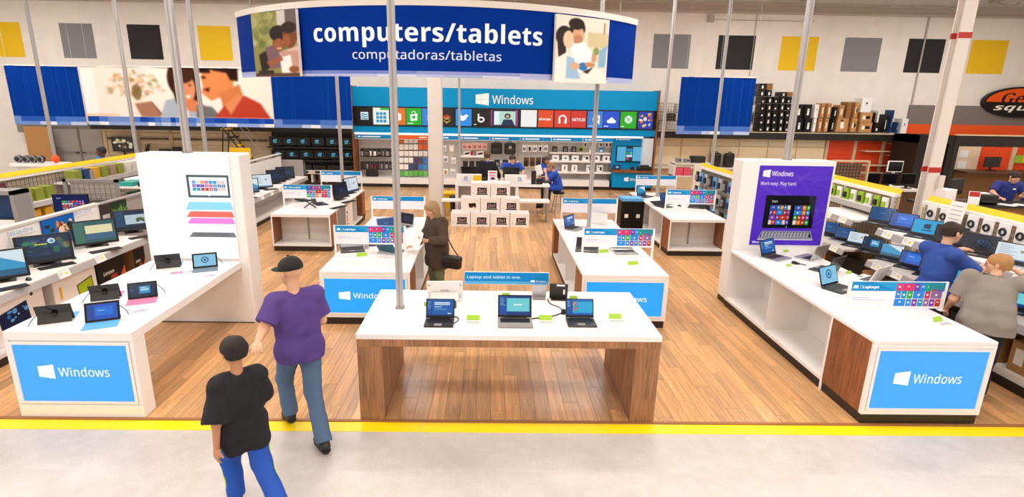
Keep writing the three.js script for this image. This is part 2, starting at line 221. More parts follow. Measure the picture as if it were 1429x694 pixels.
// screens
const scr = (draw, w = 256, h = 160) => tex(w, h, draw);
T.s = {
  doc: scr((g, w, h) => { rect(g, 0, 0, w, h, '#0a5fb4'); rect(g, 0, 0, 54, h, '#0750a0'); for (let i = 0; i < 6; i++) rect(g, 8, 16 + i * 14, rr(20, 40), 4, '#8cc4ee'); rect(g, 70, 24, 150, 12, '#e6f4ff'); rect(g, 70, 42, 150, 10, '#d6ecff'); rect(g, 70, 66, 70, 8, '#c4e2fa'); rect(g, 70, 90, 120, 6, '#7ab8e6'); rect(g, 200, 130, 34, 8, '#fff'); rect(g, 0, 146, w, 14, '#08305c'); }),
  cyan: scr((g, w, h) => { rect(g, 0, 0, w, h, '#0a3f86'); rect(g, 0, 0, 62, h, '#0c55a8'); for (let i = 0; i < 5; i++) rect(g, 6, 18 + i * 14, rr(22, 44), 4, '#9cd0f2'); rect(g, 62, 18, 186, 112, '#74d8e0'); flag(g, 120, 64, 18); rect(g, 142, 68, 46, 10, '#fff'); }),
  cyan2: scr((g, w, h) => { rect(g, 0, 0, w, h, '#0d6fc8'); rect(g, 0, 0, 60, h, '#0b57a8'); for (let i = 0; i < 5; i++) rect(g, 6, 16 + i * 13, rr(20, 42), 4, '#a8d8f6'); rect(g, 60, 20, 196, 110, '#1cb0e6'); tiles(g, 62, 26, 52, 90, 3, 5, 3); rect(g, 0, 146, w, 14, '#0a3468'); }),
  start: scr((g, w, h) => { rect(g, 0, 0, w, h, '#0a1a52'); txt(g, 'Start', 24, 34, 16, '#cfe4ff'); tiles(g, 60, 50, 170, 80, 8, 4, 3); }),
  note: scr((g, w, h) => { rect(g, 0, 0, w, h, '#2f5f62'); rect(g, 0, 0, 60, h, '#3d7264'); rect(g, 70, 30, 170, 62, '#eee6b4'); rect(g, 70, 92, 186, 44, '#3e6688'); }),
  car: scr((g, w, h) => { rect(g, 0, 0, w, h, '#0a2c48'); rect(g, 0, 0, 66, h, '#0c4468'); rect(g, 76, 34, 164, 84, '#b9d0d8'); ell(g, 190, 78, 34, 16, '#586a3a'); ell(g, 170, 94, 10, 8, '#2c2c24'); ell(g, 214, 94, 10, 8, '#2c2c24'); rect(g, 0, 136, w, 24, '#081c30'); }),
  game: scr((g, w, h) => { rect(g, 0, 0, w, h, '#0b2e4e'); for (let i = 0; i < 26; i++) { g.globalAlpha = 0.5; ell(g, rr(10, 240), rr(10, 120), rr(6, 34), rr(5, 22), pick(['#1b7a4e', '#1c6a9e', '#2a9c5a', '#123c7a', '#b88a3c', '#0d4a70'])); } g.globalAlpha = 1; ell(g, 168, 36, 20, 18, '#cfe6f0'); ell(g, 170, 38, 10, 10, '#5a9ec0'); rect(g, 84, 50, 60, 7, '#d8e23c'); rect(g, 0, 128, w, 32, '#0a2438'); }),
  plainBlue: scr((g, w, h) => { rect(g, 0, 0, w, h, '#0a58c8'); rect(g, 0, 0, 60, h, '#084a9e'); rect(g, 70, 30, 150, 90, '#1474e0'); rect(g, 90, 60, 60, 8, '#8cc8ff'); }),
  paleDoc: scr((g, w, h) => { rect(g, 0, 0, w, h, '#dfeaf2'); for (let i = 0; i < 6; i++) rect(g, 20, 20 + i * 18, rr(60, 130), 5, '#8fa6bc'); ell(g, 180, 66, 14, 12, '#7a8a52'); rect(g, 0, 148, w, 12, '#5a86b0'); }),
  ring: scr((g, w, h) => { rect(g, 0, 0, w, h, '#8fd0ee'); ell(g, 128, 72, 44, 44, '#0d4f86'); ell(g, 128, 72, 32, 32, '#8fd0ee'); rect(g, 114, 58, 28, 28, '#0d4f86'); }),
  night: scr((g, w, h) => { rect(g, 0, 0, w, h, '#061428'); for (let i = 0; i < 40; i++) { g.globalAlpha = 0.6; ell(g, rr(100, 240), rr(50, 120), rr(2, 8), rr(2, 6), pick(['#1c6ab8', '#2a86d8', '#12487e'])); } g.globalAlpha = 1; }),
  navy: scr((g, w, h) => { rect(g, 0, 0, w, h, '#0a4a86'); rect(g, 90, 60, 70, 18, '#2a70b0'); rect(g, 0, 0, w, 6, '#2a70b0'); }),
  sky: scr((g, w, h) => { rect(g, 0, 0, w, h, '#2a9ccc'); poly(g, [[60, 0], [256, 0], [256, 90]], '#dff0f6'); rect(g, 0, 120, w, 40, '#155e86'); }),
  tab: scr((g, w, h) => { rect(g, 0, 0, w, h, '#0a2b4a'); rect(g, 96, 30, 110, 90, '#2f96cc'); rect(g, 110, 44, 60, 8, '#cfeeff'); rect(g, 110, 60, 80, 28, '#a6dcf2'); rect(g, 0, 60, 40, 30, '#0c4a86'); }),
  icon: scr((g, w, h) => { rect(g, 0, 0, w, h, '#0fa6e0'); poly(g, [[100, 50], [164, 44], [164, 104], [100, 98]], '#0a3050'); poly(g, [[90, 116], [174, 116], [184, 128], [80, 128]], '#0a3050'); }),
};
for (const k in T.s) T.s[k] = new THREE.MeshStandardMaterial({ color: 0x05070a, emissive: 0xffffff, emissiveMap: T.s[k], emissiveIntensity: 0.85, roughness: 0.2 });
const S = T.s;
// ---------- device builders (local frame: faces +z, stands on y = 0) ----------
function laptop(name, label, pos, turn, o = {}) {
  const { w = 0.36, d = 0.24, open = 105, screen = S.doc, body = M.darkMetal, lid = M.dark, h = 0.018, group } = o;
  const t = thing(name, label, o.cat || 'laptop', pos, turn, group);
  const sh = d * 0.96, a = (open - 90) * Math.PI / 180;
  obj('base', rb(w, h, d, Math.min(0.006, h * 0.4), 0, h / 2, 0), body, t);
  const keys = []; for (let r = 0; r < 5; r++) keys.push(bx(w * 0.86, 0.003, d * 0.07, 0, h + 0.001, -d * 0.36 + r * d * 0.095));
  obj('keyboard', keys, M.keys, t);
  obj('touchpad', bx(w * 0.26, 0.002, d * 0.24, -w * 0.03, h + 0.0008, d * 0.33), o.pad || M.grey, t);
  obj('hinge', G3(cyl(0.008, 0.008, w * 0.7), 0, h, -d / 2 + 0.004, 0, 0, Math.PI / 2).translate(0, 0, 0), lid, t).visible = true;
  const L = new THREE.Group();
  const lg = G3(rb(w, sh, 0.01, 0.004, 0, sh / 2, 0), 0, h, -d / 2, -a); obj('lid', lg, lid, t);
  obj('screen', G3(pl(w * 0.92, sh * 0.84, 0, sh * 0.53, 0.0062), 0, h, -d / 2, -a), screen, t);
  return t;
}
function tablet(name, label, pos, turn, o = {}) { // kickstand tablet with coloured cover keyboard
  const { screen = S.tab, cover = M.skyBlue, w = 0.275, hh = 0.173 } = o, a = 0.38;
  const t = thing(name, label, 'tablet', pos, turn, o.group);
  obj('slab', G3(rb(w, hh, 0.011, 0.004, 0, hh / 2, 0), 0, 0.004, 0, -a), M.blackGloss, t);
  obj('screen', G3(pl(w * 0.86, hh * 0.78, 0, hh * 0.5, 0.0062), 0, 0.004, 0, -a), screen, t);
  obj('kickstand', ext([[-w * 0.47, 0], [w * 0.47, 0], [w * 0.47, 0.1], [-w * 0.47, 0.1]], 0.002).rotateX(0.5).translate(0, 0.002, -0.086), M.dark, t);
  if (cover) { obj('keyboard_cover', rb(w, 0.006, 0.185, 0.0025, 0, 0.003, 0.1), cover, t); }
  obj('security_puck', cyl(0.022, 0.026, 0.02, 0, 0.09, -0.055, 12), M.black, t);
  obj('cable', tube([[0, 0.09, -0.06], [0.1, 0.12, -0.12], [0.17, 0.05, -0.14], [0.2, 0.004, -0.1]], 0.004), M.black, t);
  return t;
}
function aio(name, label, pos, turn, o = {}) { // all-in-one desktop: screen on a foot
  const { w = 0.54, hh = 0.34, screen = S.car, tilt = 0.2, frame = M.blackGloss } = o;
  const t = thing(name, label, 'computer', pos, turn, o.group);
  obj('housing', G3(rb(w, hh, 0.035, 0.01, 0, hh / 2, 0), 0, 0.035, 0, -tilt), frame, t);
  obj('screen', G3(pl(w * 0.9, hh * 0.84, 0, hh * 0.52, 0.0185), 0, 0.035, 0, -tilt), screen, t);
  obj('stand', [bx(w * 0.5, 0.012, 0.17, 0, 0.006, -0.05), G3(bx(w * 0.3, 0.22, 0.012, 0, 0.11, 0), 0, 0.012, -0.125, 0.25)], o.foot || M.dark, t);
  return t;
}
function keyboard(label, pos, turn, o = {}) {
  const t = thing('keyboard', label, 'keyboard', pos, turn, o.group); const w = o.w || 0.4;
  obj('tray', rb(w, 0.014, 0.13, 0.005, 0, 0.007, 0), M.dark, t);
  const k = []; for (let r = 0; r < 4; r++) k.push(bx(w * 0.94, 0.005, 0.022, 0, 0.0155, -0.043 + r * 0.028)); obj('keys', k, M.keys, t); return t;
}
function mouse(label, pos, turn, o = {}) {
  const t = thing('mouse', label, 'mouse', pos, turn, o.group);
  obj('shell', G3(new THREE.SphereGeometry(0.5, 14, 8, 0, 7, 0, Math.PI / 2).scale(0.065, 0.07, 0.11)), M.blackGloss, t); obj('wheel', bx(0.008, 0.012, 0.02, 0, 0.03, 0.03), M.grey, t); return t;
}
function infoTag(label, pos, turn, o = {}) { // green tent card over a grey and white price slip
  const t = thing('price_card', label, 'price card', pos, turn, o.group);
  obj('tent_card', G3(bx(0.13, 0.055, 0.003, 0, 0.027, 0), 0, 0.002, -0.05, -0.7), M.green, t);
  obj('spec_slip', G3(bx(0.13, 0.002, 0.045, 0, 0.004, 0.005)), M.greyTag, t);
  obj('price_slip', bx(0.14, 0.0015, 0.06, 0, 0.002, 0.06), M.paper, t); obj('price_spot', bx(0.03, 0.001, 0.016, 0.02, 0.0035, 0.05), M.yellow, t); return t;
}
function headerSign(label, a, b, y0, hBottom, hTop, map, o = {}) { // two posts standing on the counter with a printed panel between
  const t = thing('counter_header_sign', label, 'sign', [(a.x + b.x) / 2, y0, (a.z + b.z) / 2], Math.atan2(-(b.z - a.z), b.x - a.x), o.group), w = a.distanceTo(b);
  for (const s of [-1, 1]) obj('post', [bx(0.028, hTop - y0, 0.02, s * w / 2, (hTop - y0) / 2 + 0.001, 0), bx(0.06, 0.006, 0.06, s * w / 2, 0.003, 0)], M.white, t);
  obj('panel', bx(w, hTop - hBottom, 0.01, 0, (hTop + hBottom) / 2 - y0, 0), M.paper, t);
  obj('print', pl(w - 0.02, hTop - hBottom - 0.01, 0, (hTop + hBottom) / 2 - y0, 0.006), map, t);
  obj('back_print', pl(w - 0.02, hTop - hBottom - 0.01, 0, 0, 0).rotateY(Math.PI).translate(0, (hTop + hBottom) / 2 - y0, -0.006), M.whiteMatt, t);
  return t;
}
function cartonTex(face) { return tex(256, 192, face); }
function carton(name, label, size, pos, turn, sideM, faceMap, o = {}) { // closed box: body, printed front, tape line on the top
  const [w, h, d] = size, t = thing(name, label, o.cat || 'box', pos, turn, o.group);
  obj('body', rb(w, h, d, Math.min(0.006, h * 0.1), 0, h / 2, 0, 1), sideM, t);
  if (faceMap) obj('front_print', pl(w * 0.985, h * 0.97, 0, h / 2, d / 2 + 0.001), faceMap, t);
  if (o.flap !== false) obj('lid_seam', bx(w, 0.0015, 0.004, 0, h + 0.0004, 0), M.greyTag, t);
  return t;
}
// ---------- display furniture ----------
const panelM = glow(T.windows, 1.12), panelM2 = glow(T.windows2, 1.12);
function litPanel(t, w, h, x, y, z, m) { // back-lit graphic in a thin white frame on the end of a counter
  const f = []; for (const s of [-1, 1]) f.push(bx(0.026, h, 0.02, x + s * (w / 2 + 0.013), y, z), bx(w + 0.052, 0.026, 0.02, x, y + s * (h / 2 + 0.013), z));
  const p = obj('graphic_panel', bx(w, h, 0.012, x, y, z - 0.004), M.whiteMatt, t);
  obj('frame', f.map(q => q.translate(0, 0, 0.004)), M.white, p); obj('lit_graphic', pl(w, h, x, y, z + 0.006), m, p);
}
// 1 white waterfall table with a back-lit front
{
  const x0 = -4.5, x1 = -3.31, z0 = -4.77, z1 = -7.1, t = thing('demo_table', 'long white waterfall table with a lit blue front panel beside the glowing white tower', 'table', [0, 0, 0]);
  obj('tabletop', rbb(x0, x1, 0.81, 0.9, z1 - 0.02, z0, 0.006), M.white, t);
  obj('front_leg', [bb(x0 + 0.001, x1 - 0.001, 0, 0.81, z0 - 0.18, z0 - 0.014), bb(x0, x0 + 0.035, 0.15, 0.81, z0 - 0.014, z0), bb(x1 - 0.035, x1, 0.15, 0.81, z0 - 0.014, z0), bb(x0, x1, 0, 0.145, z0 - 0.014, z0)], M.white, t);
  litPanel(t, 1.06, 0.59, (x0 + x1) / 2, 0.478, z0 - 0.004, panelM);
  // the tower at its far end
  const m = thing('display_tower', 'tall white back-lit tower panel showing a tablet and coloured keyboard covers', 'display panel', [0, 0, 0]);
  const X0 = -4.52, X1 = -3.2, Z0 = -7.13, Z1 = -7.48;
  obj('body', rbb(X0, X1, 0, 2.32, Z1, Z0, 0.02), M.white, m);
  obj('light_box', bb(X0 + 0.02, X1 - 0.12, 0.93, 2.3, Z0, Z0 + 0.012), M.whiteMatt, m);
  obj('lit_graphic', pl(X1 - X0 - 0.16, 1.35, (X0 + X1) / 2 - 0.05, 1.615, Z0 + 0.0135), glow(T.mono, 1.15), m);
  obj('plinth', bb(X0 + 0.01, X1 - 0.01, 0.001, 0.02, Z1 + 0.01, Z0 + 0.012), M.dark, m);
  const l = new THREE.RectAreaLight(0xffffff, 1.3, 1.1, 1.3); l.name = 'tower_light'; l.position.set((X0 + X1) / 2 - 0.05, 1.62, Z0 + 0.03); l.rotation.y = Math.PI; m.add(l);
}
// 2 wood table with a white top
{
  const x0 = -1.22, x1 = 1.66, z0 = -4.75, z1 = -6.0, t = thing('demo_table', 'wide table with glossy white top and wood-grain panel legs', 'table', [0, 0, 0]);
  obj('tabletop', rbb(x0, x1, 0.868, 0.92, z1, z0, 0.004), M.white, t);
  const w = 0.24, vert = g => { const p = g.attributes.position, u = g.attributes.uv; uvWorld(g, 1.1); return g; };
  obj('apron', uvWorld(bb(x0 + 0.005, x1 - 0.005, 0.795, 0.868, z0 - 0.05, z0 - 0.005)).rotateZ(0), M.walnut, t);
  obj('back_apron', uvWorld(bb(x0 + 0.005, x1 - 0.005, 0.795, 0.868, z1 + 0.005, z1 + 0.05)), M.walnut, t);
  obj('underside', bb(x0 + 0.03, x1 - 0.03, 0.79, 0.868, z1 + 0.05, z0 - 0.05), M.walnut, t);
  for (const [a, b] of [[x0 + 0.005, x0 + w], [x1 - w, x1 - 0.005]]) obj('leg', vert(bb(a, b, 0.008, 0.868, z1 + 0.005, z0 - 0.006)), M.walnut, t);
}
// 3 right counter with shelving bays, wood end cap with lit panel, and the purple kiosk
function baysCounter(name, label, X0, X1, zFront, zBack, top, o) {
  const t = thing(name, label, 'counter', [0, 0, 0]); const cap = o.cap, zc = zFront - cap;
  obj('worktop', rbb(X0, X1, top - 0.035, top, zBack, zFront, 0.004), M.white, t);
  // end unit
  if (o.panel) {
    obj('end_cap_core', bb(X0 + 0.02, X1 - 0.02, 0.13, top - 0.036, zc + 0.02, zFront - 0.012), M.whiteMatt, t);
    obj('end_frame', [bb(X0, X1, 0.116, 0.155, zFront - 0.04, zFront), bb(X0, X0 + 0.03, 0.155, top - 0.07, zFront - 0.04, zFront), bb(X1 - 0.03, X1, 0.155, top - 0.07, zFront - 0.04, zFront), bb(X0, X1, top - 0.07, top - 0.036, zFront - 0.04, zFront)], M.white, t);
    litPanel(t, X1 - X0 - 0.12, top - 0.285, (X0 + X1) / 2, (0.155 + top - 0.07) / 2, zFront - 0.006, o.panel);
  } else {
    obj('end_frame', [bb(X0 + 0.021, X1 - 0.021, 0.116, 0.15, zc, zFront - 0.022), bb(X0, X1, 0.116, 0.15, zFront - 0.022, zFront), bb(X0, X0 + 0.022, 0.15, top - 0.06, zFront - 0.022, zFront), bb(X1 - 0.022, X1, 0.15, top - 0.06, zFront - 0.022, zFront), bb(X0, X1, top - 0.06, top - 0.036, zFront - 0.022, zFront)], M.white, t);
    obj('cubby_back', bb(X0 + 0.02, X1 - 0.02, 0.15, top - 0.035, zc, zc + 0.02), M.offwhite, t); obj('cubby_upright', bb((X0 + X1) / 2 - 0.012, (X0 + X1) / 2 + 0.012, 0.15, top - 0.035, zc + 0.02, zc + 0.05), M.steel, t);
  }
  for (const [a, b] of [[X0, X0 + 0.02], [X1 - 0.02, X1]]) obj('wood_side', uvWorld(bb(a + (a === X0 ? 0.002 : 0), b - (a === X0 ? 0 : 0.002), 0.116, top - 0.037, zc, zFront - (o.panel ? 0.041 : 0.023))), M.walnut2, t);
  obj('divider', [bb(X0 - 0.002, X0 + 0.035, 0, top - 0.036, zc - 0.03, zc), bb(X1 - 0.035, X1 + 0.002, 0, top - 0.036, zc - 0.03, zc), bb(X0 + 0.035, X1 - 0.035, 0.1, top - 0.036, zc - 0.029, zc - 0.001)], M.white, t);
  obj('toe_kick', bb(X0 + 0.012, X1 - 0.012, 0, 0.115, zBack + 0.012, zFront - 0.012), M.kick, t);
  // open bays on both long sides
  obj('bay_floor', bb(X0, X1, 0.115, 0.155, zBack, zc - 0.03), M.white, t);
  const bz = zc - 0.03, n = o.bays; obj('spine', bb((X0 + X1) / 2 - 0.02, (X0 + X1) / 2 + 0.02, 0.155, top - 0.035, zBack, bz), M.whiteMatt, t);
  for (let i = 1; i < n; i++) { const z = bz + (zBack - bz) * i / n; obj('bay_divider', bb(X0 + 0.004, X1 - 0.004, 0.155, top - 0.036, z - 0.01, z + 0.01), M.whiteMatt, t); }
  if (o.backCap) obj('wood_end', uvWorld(bb(X0, X1, 0.115, top - 0.036, zBack, zBack + 0.3)), M.walnut2, t); else obj('back_divider', bb(X0, X1, 0.155, top - 0.036, zBack, zBack + 0.03), M.white, t);
  return t;
}
baysCounter('display_counter', 'white shelf counter with wood end cap and lit panel beside the purple poster', 3.7, 4.88, -4.76, -8.02, 0.9, { cap: 0.66, bays: 2, panel: panelM });
{
  const X0 = 3.72, X1 = 5.1, Z0 = -8.03, Z1 = -8.34, t = thing('poster_kiosk', 'white kiosk tower carrying a purple keyboard tablet poster', 'kiosk', [0, 0, 0]);
  obj('body', rbb(X0, X1, 0.1, 2.26, Z1, Z0, 0.012), M.white, t); obj('toe_kick', bb(X0 + 0.01, X1 - 0.01, 0, 0.105, Z1 + 0.01, Z0 - 0.012), M.kick, t);
  obj('poster', bb(X0 + 0.24, X1 - 0.03, 0.98, 2.2, Z0, Z0 + 0.008), M.paper, t); obj('poster_print', pl(X1 - X0 - 0.29, 1.2, (X0 + 0.24 + X1 - 0.03) / 2, 1.59, Z0 + 0.0095), print(T.purple, 0.22), t);
}
baysCounter('display_counter', 'white counter with lit blue end panel beside the woman in brown', -2.27, -1.05, -7.1, -10.7, 0.78, { cap: 0.62, bays: 3, panel: panelM2, backCap: true });
baysCounter('display_counter', 'white counter with lit blue end panel, half hidden by the wood-legged table', 1.3, 2.48, -7.08, -10.7, 0.78, { cap: 0.62, bays: 3, panel: panelM2, backCap: true });
baysCounter('display_counter', 'white counter with open cubby end and tall all-in-one computers on top', -4.35, -3.17, -10.83, -14.0, 0.78, { cap: 0.5, bays: 3, backCap: true });
baysCounter('display_counter', 'white counter with open cubby end next to the black product cartons', 3.7, 4.84, -10.83, -14.2, 0.78, { cap: 0.5, bays: 3, backCap: true });
// literature strip hanging on the side of the left cubby counter
{
  const t = thing('literature_strip', 'narrow white panel with small framed pictures on the cubby counter side', 'panel', [-3.164, 0.16, -12.35]);
  obj('backing', bx(0.008, 0.56, 0.62, 0, 0.28, 0), M.white, t); for (const [y, z, m] of [[0.4, 0.2, M.dark], [0.22, 0.2, M.orange], [0.3, 0.2, M.grey], [0.12, 0.18, M.brown]]) obj('picture', bx(0.004, 0.07, 0.07, 0.006, y, z), m, t);
}
// utility poles from roof to fixtures
function pole(label, x, z, y0, r = 0.035) {
  const t = thing('utility_pole', label, 'pole', [x, y0, z]);
  obj('shaft', rb(2 * r, 6.6 - y0, 2 * r, r * 0.35, 0, (6.6 - y0) / 2, 0), M.pole, t); obj('groove', bx(r * 0.5, 6.4 - y0, 0.004, 0, (6.4 - y0) / 2, r), M.steel, t);
  obj('floor_plate', bx(2.6 * r, 0.02, 2.6 * r, 0, 0.01, 0), M.steel, t); return t;
}
pole('square grey pole rising from the wood-legged white table', -0.91, -5.43, 0.92, 0.034);
// ---------- hanging signs ----------
const SIGN = { cx: -0.86, zc: -12.2, R: 4.15, half: 0.905 };
function signAngle(px, py) { // where the sight line through a pixel meets the curved sign
  const d = dirOf(px, py), ox = -SIGN.cx, oz = -SIGN.zc, a = d.x * d.x + d.z * d.z, b = d.x * ox + d.z * oz, c = ox * ox + oz * oz - SIGN.R * SIGN.R, t = (-b - Math.sqrt(b * b - a * c)) / a;
  return [Math.atan2(ox + d.x * t, oz + d.z * t), EYE + d.y * t];
}
function arcPanel(R, a0, a1, y0, y1, seg = 48, thick = 0.03) { // curved slab, u along the arc
  const pos = [], uv = [], idx = [], ring = [[R, y0, 0], [R, y1, 1], [R - thick, y1, 1], [R - thick, y0, 0]];
  const face = (i0, i1) => { const s = pos.length / 3; for (let k = 0; k <= seg; k++) { const a = a0 + (a1 - a0) * k / seg; for (const q of [ring[i0], ring[i1]]) { pos.push(Math.sin(a) * q[0], q[1], Math.cos(a) * q[0]); uv.push(k / seg, q[2]); } } for (let k = 0; k < seg; k++) { const b = s + k * 2; idx.push(b, b + 2, b + 1, b + 1, b + 2, b + 3); } };
  face(0, 1); face(1, 2); face(2, 3); face(3, 0);
  const g = new THREE.BufferGeometry(); g.setAttribute('position', new THREE.Float32BufferAttribute(pos, 3)); g.setAttribute('uv', new THREE.Float32BufferAttribute(uv, 2)); g.setIndex(idx); g.computeVertexNormals(); return g;
}
{
  const yT = signAngle(607, 8)[1], yB = signAngle(607, 108)[1], yS = signAngle(607, 99.5)[1], A = SIGN.half;
  const t = thing('department_sign', 'large curved blue sign reading computers/tablets hung above the counters', 'sign', [SIGN.cx, 0, SIGN.zc]);
  const Wd = 2048, Hd = 416, U = px => (signAngle(px, 60)[0] + A) / (2 * A) * Wd, Vy = (px, py) => (yT - signAngle(px, py)[1]) / (yT - yB) * Hd;
  const map = tex(Wd, Hd, (g, w, h) => {
    rect(g, 0, 0, w, h, '#03308c'); const ys = (yT - yS) / (yT - yB) * h; rect(g, 0, ys, w, h - ys, '#7d8fd0');
    for (let x = 0; x < w;) { const ww = rr(60, 220); rect(g, x, ys, ww, (h - ys) * 0.55, pick(['#6f83c8', '#a9b2dc', '#7489cc', '#8f9cd4'])); rect(g, x, ys + (h - ys) * 0.55, ww, h, pick(['#b6bce0', '#ccd0e6', '#aab4dc'])); x += ww; }
    txt(g, 'computers/tablets', U(437), Vy(600, 58), 150, '#fffdfa', 'sans-serif', 'bold', U(758) - U(437));
    txt(g, 'computadoras/tabletas', U(490), Vy(600, 83), 74, '#dfe6ff', 'sans-serif', '', U(701) - U(490));
  });
  obj('curved_panel', arcPanel(SIGN.R, -A, A, yB, yT), print(map, 0.7, { specularIntensity: 0.08 }), t);
  obj('rim', [arcPanel(SIGN.R + 0.015, -A - 0.003, A + 0.003, yT, yT + 0.085, 48, 0.16)], M.offwhite, t);
  // mounted photographs (soft like a print)
  const couple1 = tex(256, 352, (g, w, h) => {
    rect(g, 0, 0, w, h, '#8a8a4a'); for (let i = 0; i < 60; i++) { g.globalAlpha = 0.35; ell(g, rr(0, w), rr(0, 190), rr(10, 40), rr(10, 34), pick(['#c8c070', '#5a6a34', '#a8a868', '#e8d8a0', '#4e5a30'])); } g.globalAlpha = 1; rect(g, 150, 0, 106, 90, '#cfc6c4'); rect(g, 196, 0, 60, 120, '#6a5a56');
    poly(g, [[30, 230], [90, 200], [90, 300], [40, 340]], '#241a16'); poly(g, [[70, 190], [150, 170], [175, 300], [90, 310]], '#7a5a66'); ell(g, 150, 170, 34, 44, '#8a4e30'); ell(g, 150, 118, 48, 42, '#1c120e'); ell(g, 150, 178, 26, 34, '#9c5a36'); rect(g, 140, 196, 26, 6, '#f0e6dc');
    ell(g, 215, 140, 40, 60, '#7a4226'); ell(g, 212, 92, 42, 30, '#2a1a12'); ell(g, 196, 160, 22, 34, '#96552e'); poly(g, [[150, 220], [256, 190], [256, 352], [170, 352]], '#d8b8a8'); for (let i = 0; i < 10; i++) { rect(g, 160 + i * 10, 215, 3, 130, '#a8665a'); rect(g, 160, 220 + i * 13, 96, 3, '#b87a6a'); } poly(g, [[150, 250], [212, 236], [222, 330], [158, 338]], '#f6f0e8'); poly(g, [[70, 270], [160, 240], [170, 262], [90, 300]], '#9a5a3a'); ell(g, 226, 314, 28, 18, '#8e5234'); rect(g, 0, 334, w, 18, '#5a3a2a'); rect(g, 20, 318, 90, 22, '#2c2422'); soften(g, 3);
  });
  const couple2 = tex(288, 352, (g, w, h) => {
    rect(g, 0, 0, w, h, '#e8e0d2'); rect(g, 170, 76, 118, 80, '#d0c29a'); rect(g, 258, 20, 8, 60, '#b07a3a'); rect(g, 180, 160, 100, 80, '#d8d2b8'); ell(g, 222, 176, 16, 22, '#8a9a5a');
    ell(g, 112, 62, 42, 46, '#2a221e'); ell(g, 118, 98, 32, 48, '#d8a884'); ell(g, 116, 120, 26, 26, '#b98868'); ell(g, 106, 40, 42, 30, '#2a221e'); poly(g, [[80, 150], [150, 130], [200, 180], [236, 250], [170, 290], [90, 300]], '#eef2f4'); poly(g, [[200, 180], [226, 206], [220, 240], [196, 230]], '#d09a72');
    ell(g, 44, 110, 44, 54, '#2a2220'); poly(g, [[4, 100], [50, 90], [58, 230], [20, 240]], '#2e2624'); ell(g, 66, 124, 28, 46, '#eec6aa'); poly(g, [[0, 230], [60, 190], [110, 250], [90, 352], [0, 352]], '#f2ede6'); poly(g, [[60, 210], [100, 220], [140, 330], [60, 352]], '#9cc0dc'); ell(g, 152, 262, 26, 22, '#2a7ab8'); ell(g, 108, 262, 26, 20, '#e0b08c'); ell(g, 190, 250, 30, 14, '#c88a60');
    poly(g, [[240, 170], [282, 140], [276, 260], [236, 262]], '#8ab4d0'); poly(g, [[150, 300], [230, 262], [276, 300], [288, 352], [150, 352]], '#f0ece4'); poly(g, [[150, 290], [210, 262], [180, 300]], '#3a2a26'); rect(g, 60, 330, 228, 22, '#efe9e2'); soften(g, 2.5);
  });
  for (const [l, r, tp, bt, map2, lab] of [[362, 424, 16, 107, couple1, 'photograph of two people reading a letter outdoors'], [769, 842, 24, 116, couple2, 'photograph of a couple in pale clothes with a laptop']]) {
    const a0 = signAngle(l, 60)[0], a1 = signAngle(r, 60)[0], am = (a0 + a1) / 2, R = SIGN.R + 0.05, w = 2 * SIGN.R * Math.sin((a1 - a0) / 2), xm = (l + r) / 2, y1 = signAngle(xm, tp)[1], y0 = signAngle(xm, bt)[1];
    const p = obj('mounted_photo', G3(rb(w, y1 - y0, 0.05, 0.006), 0, 0, 0), M.whiteMatt, t); p.position.set(Math.sin(am) * R, (y0 + y1) / 2, Math.cos(am) * R); p.rotation.y = am; p.userData.label = lab;
    obj('photo_print', pl(w, y1 - y0, 0, 0, 0.0265), print(map2, 0.4), p);
  }
  const wires = []; for (const a of [-0.8, -0.3, 0.3, 0.8]) wires.push(bar([Math.sin(a) * 4.07, yT, Math.cos(a) * 4.07], [Math.sin(a) * 4.07, 6.7, Math.cos(a) * 4.07], 0.006, 5)); obj('hanging_wires', wires, M.grey, t);
}
